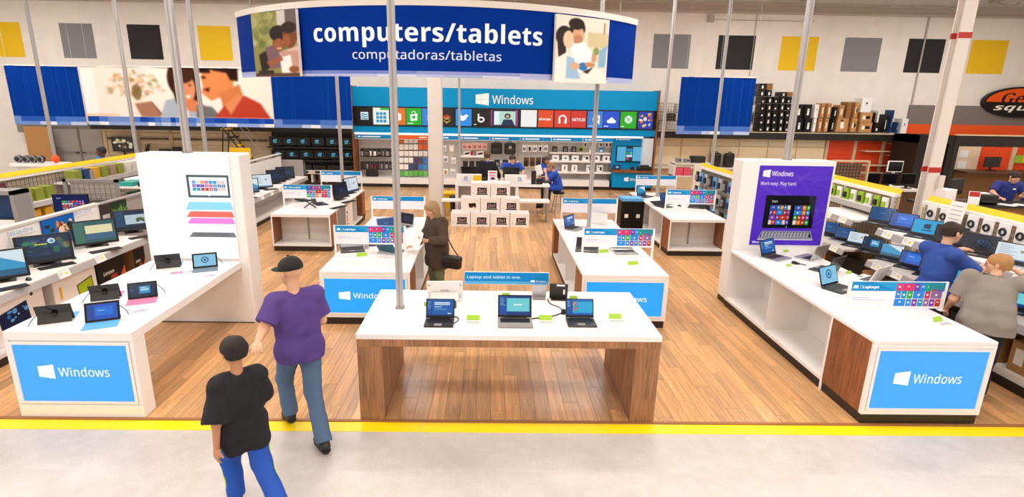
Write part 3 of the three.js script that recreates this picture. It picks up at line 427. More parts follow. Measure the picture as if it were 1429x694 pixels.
// soft banners hanging in front of the back wall
const checkBand = (g, w, h, y0) => { rect(g, 0, y0, w, h - y0, '#3f6cc0'); for (let x = 0; x < w;) { const ww = rr(24, 70); rect(g, x, y0, ww, (h - y0) * 0.6, pick(['#2a56b0', '#6f8ccc', '#4a74c4', '#1846a4'])); rect(g, x, y0 + (h - y0) * 0.6, ww, h, pick(['#8fa6d8', '#e8eaf0', '#b8c6e4', '#6f8ccc'])); x += ww; } };
const blueBanner = tex(256, 256, (g, w, h) => { rect(g, 0, 0, w, h, '#03358e'); for (let i = 0; i < 9; i++) { g.globalAlpha = 0.25; rect(g, rr(0, w), 0, 1.5, h, '#4f7cc8'); } g.globalAlpha = 1; checkBand(g, w, h, 218); });
const photoBanner = tex(1024, 304, (g, w, h) => {
  rect(g, 0, 0, w, h, '#efe6da'); rect(g, 0, 0, 70, h, '#f4f2ee');
  for (let i = 0; i < 130; i++) { const a = rr(-1.35, 1.35), r = Math.pow(rnd(), 0.6) * 150; g.globalAlpha = 0.4; ell(g, 285 + Math.sin(a) * r * 1.15, 160 - Math.cos(a) * r * 0.95, rr(5, 15), rr(4, 12), pick(['#d88a4a', '#e8a868', '#8a7a3a', '#a86a34', '#e08050', '#6a6a34', '#c8b080'])); } g.globalAlpha = 0.8; poly(g, [[262, 160], [318, 160], [306, 260], [276, 260]], '#f0dccb'); ell(g, 290, 130, 26, 40, '#6e5a2e'); g.globalAlpha = 1;
  poly(g, [[270, 190], [362, 176], [420, 258], [300, 258]], '#a9765e'); poly(g, [[362, 176], [368, 178], [424, 258], [416, 258]], '#4a2e24'); rect(g, 0, 246, 180, 12, '#efc3a2');
  poly(g, [[400, 258], [440, 170], [520, 150], [620, 170], [740, 258]], '#aab2bf'); ell(g, 545, 60, 82, 100, '#3a1f16'); poly(g, [[470, 60], [500, 190], [540, 160], [520, 60]], '#3a1f16'); poly(g, [[600, 40], [632, 120], [620, 190], [590, 160]], '#3a1f16'); ell(g, 556, 104, 56, 78, '#d98a62'); ell(g, 548, 40, 60, 40, '#42251a'); poly(g, [[550, 145], [585, 138], [572, 160]], '#f6e8dc'); ell(g, 540, 92, 8, 4, '#2a1410'); ell(g, 584, 90, 8, 4, '#2a1410'); poly(g, [[500, 258], [520, 190], [560, 200], [560, 258]], '#f0d8c8'); ell(g, 590, 196, 44, 32, '#cf7f58'); poly(g, [[610, 190], [690, 200], [740, 258], [600, 258]], '#6f6a6c');
  ell(g, 735, 60, 88, 92, '#d9854f'); poly(g, [[660, 70], [640, 128], [690, 168], [740, 150]], '#d9854f'); poly(g, [[690, 0], [850, 0], [846, 66], [806, 60], [790, 24], [720, 14]], '#2a1712'); rect(g, 640, 0, 60, 26, '#2a1712'); ell(g, 660, 48, 14, 6, '#2a1712'); poly(g, [[650, 108], [690, 100], [680, 124]], '#5a1c14'); poly(g, [[740, 130], [850, 80], [880, 190], [760, 250]], '#cf7a48'); poly(g, [[700, 258], [760, 190], [790, 240], [870, 138], [960, 180], [1010, 258]], '#b8402e'); poly(g, [[760, 190], [800, 230], [860, 146], [840, 130]], '#d98a5a');
  soften(g, 4); checkBand(g, w, h, 258);
});
function banner(label, pxL, pxR, pyT, pyB, map, z, group) {
  const a = onZ(pxL, pyT, z), b = onZ(pxR, pyT, z), y1 = onZ((pxL + pxR) / 2, pyT, z).y, y0 = onZ((pxL + pxR) / 2, pyB, z).y, w = b.x - a.x;
  const t = thing('hanging_banner', label, 'banner', [(a.x + b.x) / 2, 0, z], 0, group); const g = new THREE.PlaneGeometry(w, y1 - y0, 40, 1), p = g.attributes.position;
  for (let i = 0; i < p.count; i++) p.setZ(i, Math.sin(p.getX(i) * 5.1) * 0.018 + Math.sin(p.getX(i) * 13) * 0.008);
  g.translate(0, (y0 + y1) / 2, 0); g.computeVertexNormals(); const back = g.clone().translate(0, 0, -0.012); const m = print(map, 0.8, { specularIntensity: 0.1 }); m.side = THREE.DoubleSide;
  obj('cloth', g, m, t); obj('lining', back, M.whiteMatt, t); M.whiteMatt.side = THREE.DoubleSide;
  obj('top_rail', bx(w, 0.035, 0.035, 0, y1 + 0.012, 0), M.whiteMatt, t); const wires = []; for (const s of [-0.45, 0, 0.45]) wires.push(bar([s * w, y1, 0], [s * w, 6.7, 0], 0.003, 5)); obj('hanging_wires', wires, M.offwhite, t);
  return t;
}
banner('plain blue banner with checked hem at the flower end of the couple photograph', 5, 107, 92, 174, print(blueBanner).map, -18);
banner('wide banner photograph of a smiling couple, flowers and a laptop', 110, 376, 94, 176, photoBanner, -18);
banner('plain blue banner with checked hem beside the man in the red shirt photograph', 377, 488, 98, 179, blueBanner, -18);
banner('lone blue banner with checked hem hanging before the stacked cartons', 951, 1056, 108, 188, blueBanner, -18);
// oval repair-desk sign
{
  const m = tex(512, 256, (g, w, h) => { rect(g, 0, 0, w, h, '#18120f'); g.save(); g.beginPath(); g.ellipse(256, 128, 244, 118, 0, 0, 7); g.clip(); rect(g, 0, 0, w, 128, '#ee5a18'); rect(g, 0, 128, w, 128, '#18120f'); g.restore(); txt(g, 'Geek', 92, 138, 122, '#18120f', 'serif', 'italic bold', 300); txt(g, 'squad', 60, 198, 74, '#f8f2e6', 'sans-serif', 'bold italic', 380); });
  const a = onZ(1371, 142, -20.2), L = 1.45, hh = 0.52, t = thing('oval_sign', 'black and orange oval sign on the wall above the repair desk', 'sign', [a.x + L, onZ(1430, 143, -20.2).y, -20.2]);
  const sh = new THREE.Shape(); sh.absellipse(0, 0, L, hh, 0, Math.PI * 2); obj('oval_board', new THREE.ExtrudeGeometry(sh, { depth: 0.12, bevelEnabled: true, bevelSize: 0.02, bevelThickness: 0.02, curveSegments: 40 }).translate(0, 0, -0.06), M.black, t);
  const fg = new THREE.ShapeGeometry(sh, 48), p = fg.attributes.position, u = fg.attributes.uv; for (let i = 0; i < p.count; i++) u.setXY(i, p.getX(i) / (2 * L) + 0.5, p.getY(i) / (2 * hh) + 0.5); obj('oval_print', fg.translate(0, 0, 0.0815), print(m, 0.4), t);
}
// ---------- the blue wall display ----------
const BZ = -19.4;
const wy = (px, py, z = BZ) => onZ(px, py, z).y, wx = (px, py = 220, z = BZ) => onZ(px, py, z).x;
const FX0 = -4.66, FX1 = 5.78;
{
  const t = thing('merchandising_fixture', 'tall blue fixture with a row of app tiles above shelves of accessories', 'display', [0, 0, 0]);
  obj('header_panel', bb(FX0, FX1, 2.78, 3.42, BZ - 0.5, BZ), M.cyan, t);
  const hm = tex(512, 128, (g, w, h) => { rect(g, 0, 0, w, h, '#0090cc'); flag(g, 22, 12, 104); txt(g, 'Windows', 152, 100, 96, '#fff', 'sans-serif', '', 330); });
  const hx0 = wx(660, 138), hx1 = wx(750, 138); obj('header_print', pl(hx1 - hx0, 0.5, (hx0 + hx1) / 2, 3.07, BZ + 0.003), print(hm, 0.45), t);
  const band = obj('tile_band', bb(FX0 + 0.03, FX1 - 0.03, 2.13, 2.78, BZ - 0.4, BZ + 0.03), M.blackGloss, t);
  // app tiles: [left px, right px, ground colour, drawing]
  const tl = [
    [498, 520, '#141414', (g) => { rect(g, 34, 34, 60, 58, '#e8f2f6'); g.strokeStyle = '#1c8a9a'; g.lineWidth = 8; for (let i = 0; i < 3; i++) { g.beginPath(); g.moveTo(40, 52 + i * 16); g.bezierCurveTo(58, 38 + i * 16, 70, 66 + i * 16, 88, 48 + i * 16); g.stroke(); } }],
    [521, 543, '#eef6ea', (g) => { rect(g, 60, 0, 68, 18, '#3cb44a'); for (let j = 0; j < 3; j++) for (let i = 0; i < 3; i++) rect(g, 26 + i * 28, 34 + j * 28, 22, 22, '#1e94cc'); }],
    [545, 566, '#e87422', (g) => { poly(g, [[36, 46], [64, 34], [92, 46], [92, 90], [64, 98], [36, 90]], '#fff4e8'); }],
    [567, 588, '#12b322', (g) => { poly(g, [[34, 48], [96, 40], [92, 92], [38, 98]], '#f4fff2'); g.strokeStyle = '#f4fff2'; g.lineWidth = 6; g.beginPath(); g.arc(64, 40, 16, Math.PI, 0); g.stroke(); flag(g, 52, 56, 24, '#12b322'); rect(g, 10, 112, 50, 6, '#fff'); }],
    [589, 611, '#2a86d8', (g) => { rect(g, 40, 50, 50, 40, '#7ab8ee'); }],
    [613, 634, '#1a1614', (g) => { g.lineWidth = 8; for (const [r, c] of [[18, '#f0c030'], [30, '#e87a30'], [42, '#c83a3a']]) { g.strokeStyle = c; g.beginPath(); g.arc(64, 92, r, Math.PI * 1.2, Math.PI * 1.8); g.stroke(); } poly(g, [[24, 78], [64, 100], [104, 78], [64, 112]], '#f0c030'); }],
    [636, 658, '#1e90e8', (g) => { g.fillStyle = '#fff'; ell(g, 62, 70, 26, 18, '#fff', -0.4); ell(g, 84, 52, 13, 12, '#fff'); poly(g, [[32, 40], [70, 60], [50, 84]], '#fff'); poly(g, [[92, 46], [106, 50], [94, 56]], '#fff'); poly(g, [[30, 84], [60, 74], [64, 90]], '#fff'); }],
    [660, 682, '#141212', (g) => { g.strokeStyle = '#fff'; g.lineWidth = 12; g.beginPath(); g.moveTo(46, 34); g.lineTo(46, 80); g.stroke(); g.beginPath(); g.ellipse(66, 78, 22, 16, 0, 0, 7); g.stroke(); rect(g, 10, 112, 20, 6, '#fff'); }],
    [685, 723, '#0e1430', (g) => { rect(g, 16, 12, 100, 104, '#b8e0d0'); rect(g, 18, 14, 22, 100, '#e8f4fa'); ell(g, 78, 48, 14, 20, '#2a2430'); ell(g, 78, 50, 8, 12, '#d8a888'); poly(g, [[50, 116], [60, 74], [98, 74], [110, 116]], '#1c2c50'); rect(g, 114, 4, 10, 120, '#a83a8a'); rect(g, 0, 4, 8, 120, '#a83a8a'); }],
    [727, 749, '#f4f2f0', () => { }],
    [751, 772, '#e8491e', (g) => { txt(g, 'allrecipes', 8, 76, 26, '#fff', 'sans-serif', 'bold', 100); rect(g, 104, 40, 8, 10, '#3cb44a'); }],
    [774, 796, '#e23a26', (g) => { g.strokeStyle = '#fff'; g.lineWidth = 12; g.beginPath(); g.arc(64, 66, 28, Math.PI * 0.9, Math.PI * 2.1); g.stroke(); rect(g, 32, 66, 16, 32, '#fff'); rect(g, 80, 66, 16, 32, '#fff'); }],
    [797, 818, '#d8322c', (g) => { txt(g, 'NETFLIX', 10, 78, 30, '#fff', 'sans-serif', 'bold', 108); }],
    [820, 841, '#3a80d8', (g) => { ell(g, 72, 62, 30, 32, '#fff'); ell(g, 74, 62, 16, 18, '#3a80d8'); rect(g, 92, 30, 10, 70, '#fff'); rect(g, 8, 110, 60, 6, '#cfe4ff'); }],
    [842, 864, '#1250d0', (g) => { ell(g, 48, 76, 18, 14, '#fff'); ell(g, 66, 64, 18, 18, '#fff'); ell(g, 84, 76, 18, 14, '#fff'); rect(g, 46, 74, 42, 16, '#fff'); rect(g, 8, 110, 36, 6, '#fff'); }],
    [866, 888, '#1cae1e', (g) => { ell(g, 64, 60, 30, 30, '#f2fff0'); g.strokeStyle = '#1cae1e'; g.lineWidth = 5; g.beginPath(); g.moveTo(44, 38); g.quadraticCurveTo(64, 60, 82, 82); g.moveTo(84, 38); g.quadraticCurveTo(64, 60, 46, 82); g.stroke(); rect(g, 8, 110, 26, 6, '#fff'); }],
    [891, 911, '#1a3ab0', (g) => { for (let i = 0; i < 16; i++) ell(g, rr(20, 110), rr(16, 108), rr(5, 16), rr(5, 14), pick(['#e8a83c', '#d84a3a', '#f2e8d8', '#3a70e0', '#f0c848'])); }],
  ];
  const atlas = tex(2048, 256, (g) => { tl.forEach(([, , c, f], i) => { g.save(); g.translate((i % 16) * 128, Math.floor(i / 16) * 128); g.beginPath(); g.rect(0, 0, 128, 128); g.clip(); rect(g, 0, 0, 128, 128, c); f(g); g.restore(); }); });
  const tm = new THREE.MeshStandardMaterial({ color: 0x050505, emissive: 0xffffff, emissiveMap: atlas, emissiveIntensity: 0.95, roughness: 0.3 });
  tl.forEach(([l, r], i) => { const a = wx(l, 165, BZ + 0.03), b = wx(r, 165, BZ + 0.03), g = bx(b - a, 0.56, 0.02, (a + b) / 2, 2.455, BZ + 0.04); const u = (i % 16) / 16, v = 1 - Math.floor(i / 16) / 2; uvRect(g, u + 0.001, v - 0.498, u + 0.0615, v - 0.002); obj('app_tile', g, tm, band); });
  obj('lower_band', bb(FX0, FX1, 1.9, 2.13, BZ - 0.4, BZ), M.cyan, t);
  obj('white_glow_strip', bb(FX0 + 0.02, FX1 - 0.4, 1.84, 1.9, BZ - 0.4, BZ + 0.01), new THREE.MeshStandardMaterial({ color: 0xffffff, emissive: 0xffffff, emissiveIntensity: 0.5 }), t);  // white strip under the band, its brightness added as glow in the material
  for (const x of [FX0 - 0.05, FX1]) obj('wood_side', uvWorld(bb(x, x + 0.05, 0, 3.45, BZ - 0.7, BZ + 0.05)), M.walnut2, t);
  obj('back_board', bb(FX0, FX1, 0.12, 1.9, BZ - 0.72, BZ - 0.66), M.offwhite, t);
  obj('base_deck', bb(FX0, 4.3, 0.13, 0.34, BZ - 0.7, BZ), M.white, t); obj('toe_kick', bb(FX0, FX1, 0, 0.13, BZ - 0.6, BZ - 0.03), M.kick, t);
  const bays = [[497, 553, 0], [555, 601, 1], [603, 640, 0], [640, 683, 0], [683, 725, 0], [725, 768, 0], [768, 812, 0], [812, 855, 0]];
  const hdr = tex(256, 32, (g, w, h) => { rect(g, 0, 0, w, h, '#1486c8'); rect(g, 16, 10, 16, 12, '#dff2ff'); rect(g, 40, 11, 120, 10, '#e6f6ff'); }), hdrO = tex(256, 32, (g, w, h) => { rect(g, 0, 0, w, h, '#e0642c'); rect(g, 170, 11, 60, 10, '#ffe6d8'); });
  const hM = print(hdr), hO = print(hdrO);
  bays.forEach(([l, r, o]) => { const a = wx(l), b = wx(r); obj('bay_header', bb(a, b - 0.02, 1.68, 1.84, BZ - 0.03, BZ), M.whiteMatt, t); obj('bay_header_print', pl(b - a - 0.03, 0.13, (a + b) / 2, 1.76, BZ + 0.003), o ? hO : hM, t); obj('bay_upright', bb(b - 0.02, b, 0.34, 1.84, BZ - 0.66, BZ - 0.56), M.shelfMetal, t); });
  const shelf = (l, r, y, d = 0.45) => obj('shelf', [bb(wx(l), wx(r), y - 0.03, y, BZ - 0.66, BZ - 0.66 + d), bb(wx(l), wx(r), y - 0.05, y + 0.02, BZ - 0.67 + d, BZ - 0.65 + d)], M.white, t);
  shelf(768, 812, 1.0); shelf(812, 855, 1.0); for (const y of [0.62]) { shelf(768, 812, y, 0.55); shelf(812, 855, y, 0.55); } shelf(768, 855, 1.28, 0.3); shelf(640, 683, 1.12, 0.4); shelf(683, 725, 0.95, 0.4); shelf(725, 768, 0.8, 0.4);
  // demo bay: blue back, screen, wooden shelf, blue base
  const dx0 = wx(856), dx1 = FX1 - 0.02; obj('demo_back', bb(dx0, dx1 - 0.35, 0.13, 1.9, BZ - 0.3, BZ - 0.25), M.cyan, t); obj('demo_pillar', bb(dx1 - 0.36, dx1, 0.13, 1.84, BZ - 0.5, BZ - 0.02), std(0xdbeaf6, 0.4), t);
  obj('demo_shelf', uvWorld(bb(dx0, dx1, 0.66, 0.74, BZ - 0.3, BZ + 0.2)), M.walnut2, t); obj('demo_base', bb(dx0, dx1, 0.13, 0.66, BZ - 0.3, BZ + 0.12), M.cyan, t);
  obj('demo_base_print', pl(0.75, 0.19, dx0 + 0.75, 0.42, BZ + 0.123), print(hm, 0.45), t);
  obj('demo_print', pl(0.9, 0.12, dx0 + 0.5, 1.78, BZ - 0.247), print(hdr), t);
}
// demo screen and the things on the wooden shelf
{
  const dm = tex(256, 160, (g, w, h) => { rect(g, 0, 0, w, h, '#58b4dc'); rect(g, 92, 0, 74, h, '#123046'); rect(g, 98, 20, 62, 30, '#2a86c4'); rect(g, 98, 54, 30, 30, '#27a844'); rect(g, 132, 54, 28, 30, '#2ec0e0'); rect(g, 98, 90, 62, 24, '#cfeaf6'); rect(g, 98, 120, 30, 24, '#c0396a'); });
  const x = wx(880, 215), t = thing('wall_screen', 'flat screen with pale blue picture on the blue demo bay', 'screen', [x, 1.0, BZ - 0.22]);
  obj('bezel', rb(0.92, 0.56, 0.05, 0.008, 0, 0.28, 0), M.blackGloss, t); obj('picture', pl(0.86, 0.5, 0, 0.28, 0.026), glow(dm, 0.9), t);
  tablet('shelf_tablet', 'small tablet on the wooden demo shelf', [x - 0.45, 0.74, BZ], 0, { cover: null, screen: S.tab });
  single('game_controller', 'upright small black device on the wooden demo shelf', 'device', [rb(0.12, 0.1, 0.06, 0.02, 0, 0.05, 0), cyl(0.03, 0.04, 0.05, 0, 0.12, 0)], M.black, [x + 0.1, 0.74, BZ]);
  single('black_speaker', 'wide low black speaker on the wooden demo shelf', 'speaker', [rb(0.5, 0.14, 0.12, 0.03, 0, 0.07, 0), rb(0.3, 0.06, 0.1, 0.02, 0.02, 0.16, 0)], M.black, [x + 0.48, 0.74, BZ + 0.1]);
}
// hanging and standing merchandise: one blister card or box each
function blister(label, group, x, y, z, w, h, cardM, itemM, kind = 0) {
  const t = thing('blister_pack', label, 'package', [x, y, z], 0, group);
  obj('card', bx(w, h, 0.01, 0, 0, 0), cardM, t);
  const g = kind === 0 ? rb(w * 0.62, h * 0.5, 0.05, 0.01, 0, -h * 0.1, 0.025) : kind === 1 ? G3(new THREE.TorusGeometry(w * 0.26, w * 0.08, 6, 14), 0, -h * 0.08, 0.02) : G3(cyl(w * 0.28, w * 0.2, h * 0.55, 0, 0, 0, 10), 0, -h * 0.08, 0.03);
  obj('product', g, itemM, t); obj('hook', bx(0.012, 0.012, z > BZ - 0.3 ? 0.43 : 0.22, 0, h * 0.46, z > BZ - 0.3 ? -0.2 : -0.1), M.steel, t); return t;
}
const rowOf = (n, l, r, py, f) => { for (let i = 0; i < n; i++) { const px = l + (r - l) * (i + 0.5) / n; f(onZ(px, py, BZ - 0.25), i, px); } };
const HZ = BZ - 0.22;
// bay 1: dark packs in two rows, black case on the deck
rowOf(8, 503, 550, 213, (p, i) => blister('black boxed accessory in the upper hook row beside the orange-headed bay', 'upper dark packs of the mouse bay', p.x, p.y, HZ, 0.14, 0.3, pick([M.dark, M.black]), pick([M.grey, M.paper, M.silver]), i % 3));
rowOf(7, 503, 550, 231, (p, i) => blister('black boxed accessory in the lower hook row beside the orange-headed bay', 'lower dark packs of the mouse bay', p.x, p.y, HZ, 0.16, 0.3, M.dark, pick([M.plum, M.grey, M.steel]), (i + 1) % 3));
single('black_case', 'black carrying case on the white deck below dark accessory packs', 'case', [rb(0.42, 0.24, 0.2, 0.04, 0, 0.12, 0), G3(new THREE.TorusGeometry(0.06, 0.012, 6, 14, Math.PI), 0, 0.24, 0)], M.black, [wx(517, 242), 0.34, BZ - 0.3]);
// bay 2: grid of flat cards
const cardHue = h => { const c = new THREE.Color(h), r = c.r, g = c.g, b = c.b; return r > 0.5 && g > 0.5 && b > 0.4 ? 'white' : r > 0.45 && g < 0.3 ? 'orange' : g > r && g > b ? 'green' : b > 0.3 && b > 2 * r ? 'bright blue' : 'dark purple'; };
[['#d8763a', '#f0ece6', '#f0ece6', '#f0ece6', '#e8682c', '#e8682c'], ['#f0ece6', '#f0ece6', '#e8e4de', '#f0ece6', '#e8682c', '#d86030'], ['#efeae4', '#e8e2da', '#efeae4', '#e8e2da', '#d8d2ca', '#d8d2ca'], ['#f2efec', '#f2efec', '#f2efec', '#5a3a6a', '#4a4a52', '#2a78c8'], ['#f2efec', '#f2efec', '#3a4a7a', '#3a3a52', '#2f7ac4', '#2f8ad0'], ['#5ab04a', '#7ac46a', '#6ab85a', '#5ab04a', '#5aae4a', '#6aba5c']].forEach((row, j) => {
  const mats = row.map(c => std(c, 0.5)); rowOf(6, 557, 597, 196 + j * 9.2, (p, i) => { const t = thing('software_card', `${cardHue(row[i])} software card hanging in the bay under the orange header`, 'package', [p.x, p.y, HZ], 0, `${cardHue(row[i])} software cards`); obj('card', bx(0.15, 0.18, 0.012), mats[i], t); obj('backing_card', bx(0.165, 0.195, 0.006, 0, -0.003, -0.01), M.dark, t); obj('hook', bx(0.01, 0.01, 0.42, 0, 0.085, -0.21), M.steel, t); });
});
// bay 3: sparse packs
for (const [px, py, m, k] of [[611, 207, M.greyTag, 0], [620, 207, M.greyTag, 0], [630, 207, M.paper, 0], [612, 222, M.teal, 1], [622, 222, M.navy, 1], [633, 224, M.greyTag, 1], [612, 240, M.teal, 0], [622, 240, M.card, 2], [632, 240, M.greyTag, 0]]) { const p = onZ(px, py, HZ); blister('pale blister pack hung sparsely beside the white building column', 'sparse packs', p.x, p.y, HZ, 0.16, 0.22, M.paper, m, k); }
// bay 4: pink and red packs
rowOf(5, 645, 680, 204, (p) => blister('pale pink headset pack above the red and black cartons', 'pink packs', p.x, p.y, HZ, 0.16, 0.24, std(0xf0c8c0, 0.5), M.red, 1));
rowOf(2, 644, 681, 216, (p, i) => carton('product_carton', 'white and red carton with black device on the accessory shelf', [0.34, 0.17, 0.2], [p.x, 1.12, HZ - 0.2], 0, M.paper, print(tex(128, 64, (g, w, h) => { rect(g, 0, 0, w, h, '#f0e6e2'); rect(g, 96, 0, 32, h, '#c82a2a'); ell(g, 50, 34, 40, 12, '#1c1818', -0.2); })), { group: 'red and white cartons', flap: false }));
rowOf(4, 645, 681, 236, (p, i) => blister('dark cable pack hanging behind the service desk', 'dark cable packs', p.x, 0.75, HZ, 0.18, 0.4, M.dark, M.black, i % 2));
// bay 5: two laptop bags, more packs
for (const px of [693, 712]) { const t = thing('laptop_bag', px < 700 ? 'black laptop bag with plain flap hanging behind the service desk' : 'black laptop backpack with round grey emblem behind the service desk', 'bag', [wx(px, 210), 1.2, HZ], 0); obj('body', rb(0.4, 0.4, 0.14, 0.06, 0, 0.2, 0, 3), M.black, t); obj('pocket', rb(0.32, 0.2, 0.05, 0.02, 0, 0.12, 0.08), M.dark, t); obj('handle', G3(new THREE.TorusGeometry(0.07, 0.014, 6, 14, Math.PI), 0, 0.39, 0), M.dark, t); if (px > 700) obj('emblem', G3(cyl(0.06, 0.06, 0.01), 0, 0.25, 0.11, Math.PI / 2), M.grey, t); obj('hook', bx(0.012, 0.012, 0.4, 0, 0.44, -0.2), M.steel, t); }
rowOf(3, 688, 722, 228, (p) => blister('grey pouch hanging below the laptop bags', 'grey pouches', p.x, p.y, HZ, 0.2, 0.26, M.dark, M.grey, 0));
// bay 6: webcams and headsets
rowOf(5, 728, 765, 207, (p, i) => blister('webcam blister pack on the hook row above boxed headsets', 'webcam packs', p.x, p.y, HZ, 0.15, 0.24, M.paper, M.black, i % 2 ? 2 : 1));
rowOf(4, 730, 764, 226, (p, i) => blister('boxed headset hung below the webcam packs', 'boxed headsets', p.x, p.y, HZ, 0.18, 0.32, pick([M.dark, M.brown]), pick([M.red, M.black]), i % 2));
// bays 7, 8: boxes on shelves
const devFace = (bg, fg2, s) => print(tex(64, 64, (g, w, h) => { rect(g, 0, 0, w, h, bg); s(g, fg2); }));
const fA = devFace('#3a3836', '#9a9a92', (g, c) => { rect(g, 16, 14, 32, 36, c); rect(g, 22, 20, 20, 14, '#22201e'); }), fB = devFace('#f2efec', '#2a2a2a', (g, c) => { ell(g, 32, 34, 18, 6, c); rect(g, 28, 34, 8, 14, c); }), fC = devFace('#f4f1ee', '#4a4440', (g, c) => { rect(g, 26, 10, 12, 40, c); }), fD = devFace('#f2efec', '#8a1f2a', (g, c) => { rect(g, 22, 18, 20, 30, '#2c2c30'); rect(g, 28, 24, 6, 18, c); }), fE = devFace('#eceae6', '#22262a', (g, c) => { rect(g, 10, 12, 12, 12, c); rect(g, 30, 14, 24, 34, c); });
const placeBoxes = (list, y, lab, grp, s, dz = -0.35) => list.forEach(([px, f, m]) => carton('product_carton', lab, s, [wx(px, 220), y, BZ + dz], 0, m || M.paper, f, { group: grp, flap: false }));
placeBoxes([[776, fA, M.dark], [791, fA, M.dark], [803, fA, M.dark], [813, devFace('#8a9a2a', '#20240a', (g, c) => { ell(g, 32, 30, 18, 16, c); })], [828, fE], [842, devFace('#3a8ac0', '#e8f2fa', (g, c) => { rect(g, 14, 30, 36, 22, c); })]], 1.28, 'small device box on the top shelf next to the webcam packs', 'top shelf device boxes', [0.17, 0.21, 0.12], -0.48);
placeBoxes([[777, fB], [791, fB], [805, fB], [820, fE], [835, fD], [849, fD]], 1.0, 'white device box on the middle shelf beside the blue demo bay', 'middle shelf device boxes', [0.24, 0.19, 0.14], -0.4);
placeBoxes([[790, fC], [804, fC], [825, fE], [840, fE]], 0.62, 'white device box on the lowest shelf beside the blue demo bay', 'low shelf device boxes', [0.2, 0.24, 0.14], -0.3);
for (const px of [818, 830, 840, 848, 853]) { const p = onZ(px, 205, HZ); blister('black and green cable pack hung over the device boxes', 'cable packs over device boxes', p.x, p.y + 0.07, HZ - 0.2, 0.12, 0.2, M.paper, M.black, 2); }
// ---------- back of the store, both sides of the blue fixture ----------
const beamM = std(0x16110d, 0.5);
// black overhead storage decks
function deck(label, x0, x1) { const t = thing('overhead_deck', label, 'shelf', [0, 0, 0]); obj('fascia', bb(x0, x1, 1.87, 2.1, BZ - 0.03, BZ), beamM, t); obj('deck_board', bb(x0, x1, 2.05, 2.1, RZ1 + 0.01, BZ - 0.03), M.shelfMetal, t); obj('trim_strip', bb(x0, x1, 2.1, 2.125, BZ - 0.02, BZ + 0.005), M.cream, t); return t; }
deck('black overhead deck above the wall of dark televisions', wx(126, 180), FX0 - 0.06);
deck('black overhead storage deck carrying stacked cartons', FX1 + 0.06, wx(1270, 194));
// wall of dark televisions
{
  const x0 = wx(372), x1 = FX0 - 0.06, t = thing('television_stand_wall', 'black shelving wall holding rows of dark televisions', 'shelf', [0, 0, 0]);
  obj('backing', bb(x0, x1, 0.1, 1.86, BZ - 0.6, BZ - 0.55), M.black, t); for (const y of [0.5, 0.9, 1.35]) obj('shelf', bb(x0, x1, y - 0.04, y, BZ - 0.55, BZ - 0.1), M.dark, t);
  obj('price_rail', bb(x0, x1, 0.42, 0.56, BZ - 0.11, BZ - 0.08), M.offwhite, t); const n = 6; for (let i = 0; i < n; i++) obj('price_slot', bx(0.26, 0.08, 0.01, x0 + (i + 0.5) * (x1 - x0) / n, 0.49, BZ - 0.075), M.dark, t);
  for (let i = 0; i <= 12; i++) obj('rack_upright', bb(x0 + i * (x1 - x0) / 12 - 0.05, x0 + i * (x1 - x0) / 12 + 0.02, 0.12, 0.4, BZ - 0.5, BZ - 0.12), i % 2 ? M.brown : M.offwhite, t);
  const tvT = tex(256, 160, (g, w, h) => { rect(g, 0, 0, w, h, '#06080a'); g.strokeStyle = '#5ac8e8'; g.lineWidth = 9; g.strokeRect(84, 66, 50, 46); g.beginPath(); g.moveTo(72, 72); g.lineTo(109, 44); g.lineTo(146, 72); g.stroke(); g.lineWidth = 6; g.beginPath(); g.moveTo(109, 66); g.lineTo(109, 112); g.moveTo(84, 90); g.lineTo(134, 90); g.stroke(); ell(g, 142, 48, 9, 9, '#8fdcf0'); rect(g, 158, 100, 34, 8, '#7a8288'); }), tvM = glow(tvT, 0.8);
  let proto;
  const tv = (px, y, row) => { const x = wx(px, 205), lab = row ? 'dark television with glowing house logo on the lower television shelf' : 'dark television with glowing house logo on the upper television shelf', grp = row ? 'lower row of televisions' : 'upper row of televisions'; if (proto) return copyOf(proto, [x, y, BZ - 0.25], 0, lab, grp); proto = thing('television', lab, 'television', [x, y, BZ - 0.25], 0, grp); obj('housing', rb(0.47, 0.3, 0.04, 0.008, 0, 0.19, 0), M.blackGloss, proto); obj('screen', pl(0.45, 0.27, 0, 0.19, 0.021), tvM, proto); obj('foot', [bx(0.2, 0.012, 0.14, 0, 0.006, 0), bx(0.05, 0.06, 0.02, 0, 0.03, 0)], M.black, proto); };
  for (const px of [382, 401.5, 421, 441, 462, 482.5]) tv(px, 1.35, 0); for (const px of [384, 404, 424, 444, 463, 482.5]) tv(px, 0.9, 1);
  const t2 = thing('dark_appliance', 'long low black boxes lined up under the lower televisions', 'box', [(x0 + x1) / 2, 0.5, BZ - 0.3]); for (let i = 0; i < 6; i++) obj('unit', rb((x1 - x0) / 6 - 0.05, 0.22, 0.28, 0.01, -((x1 - x0) / 2) + (i + 0.5) * (x1 - x0) / 6, 0.11, 0), M.black, t2);
}
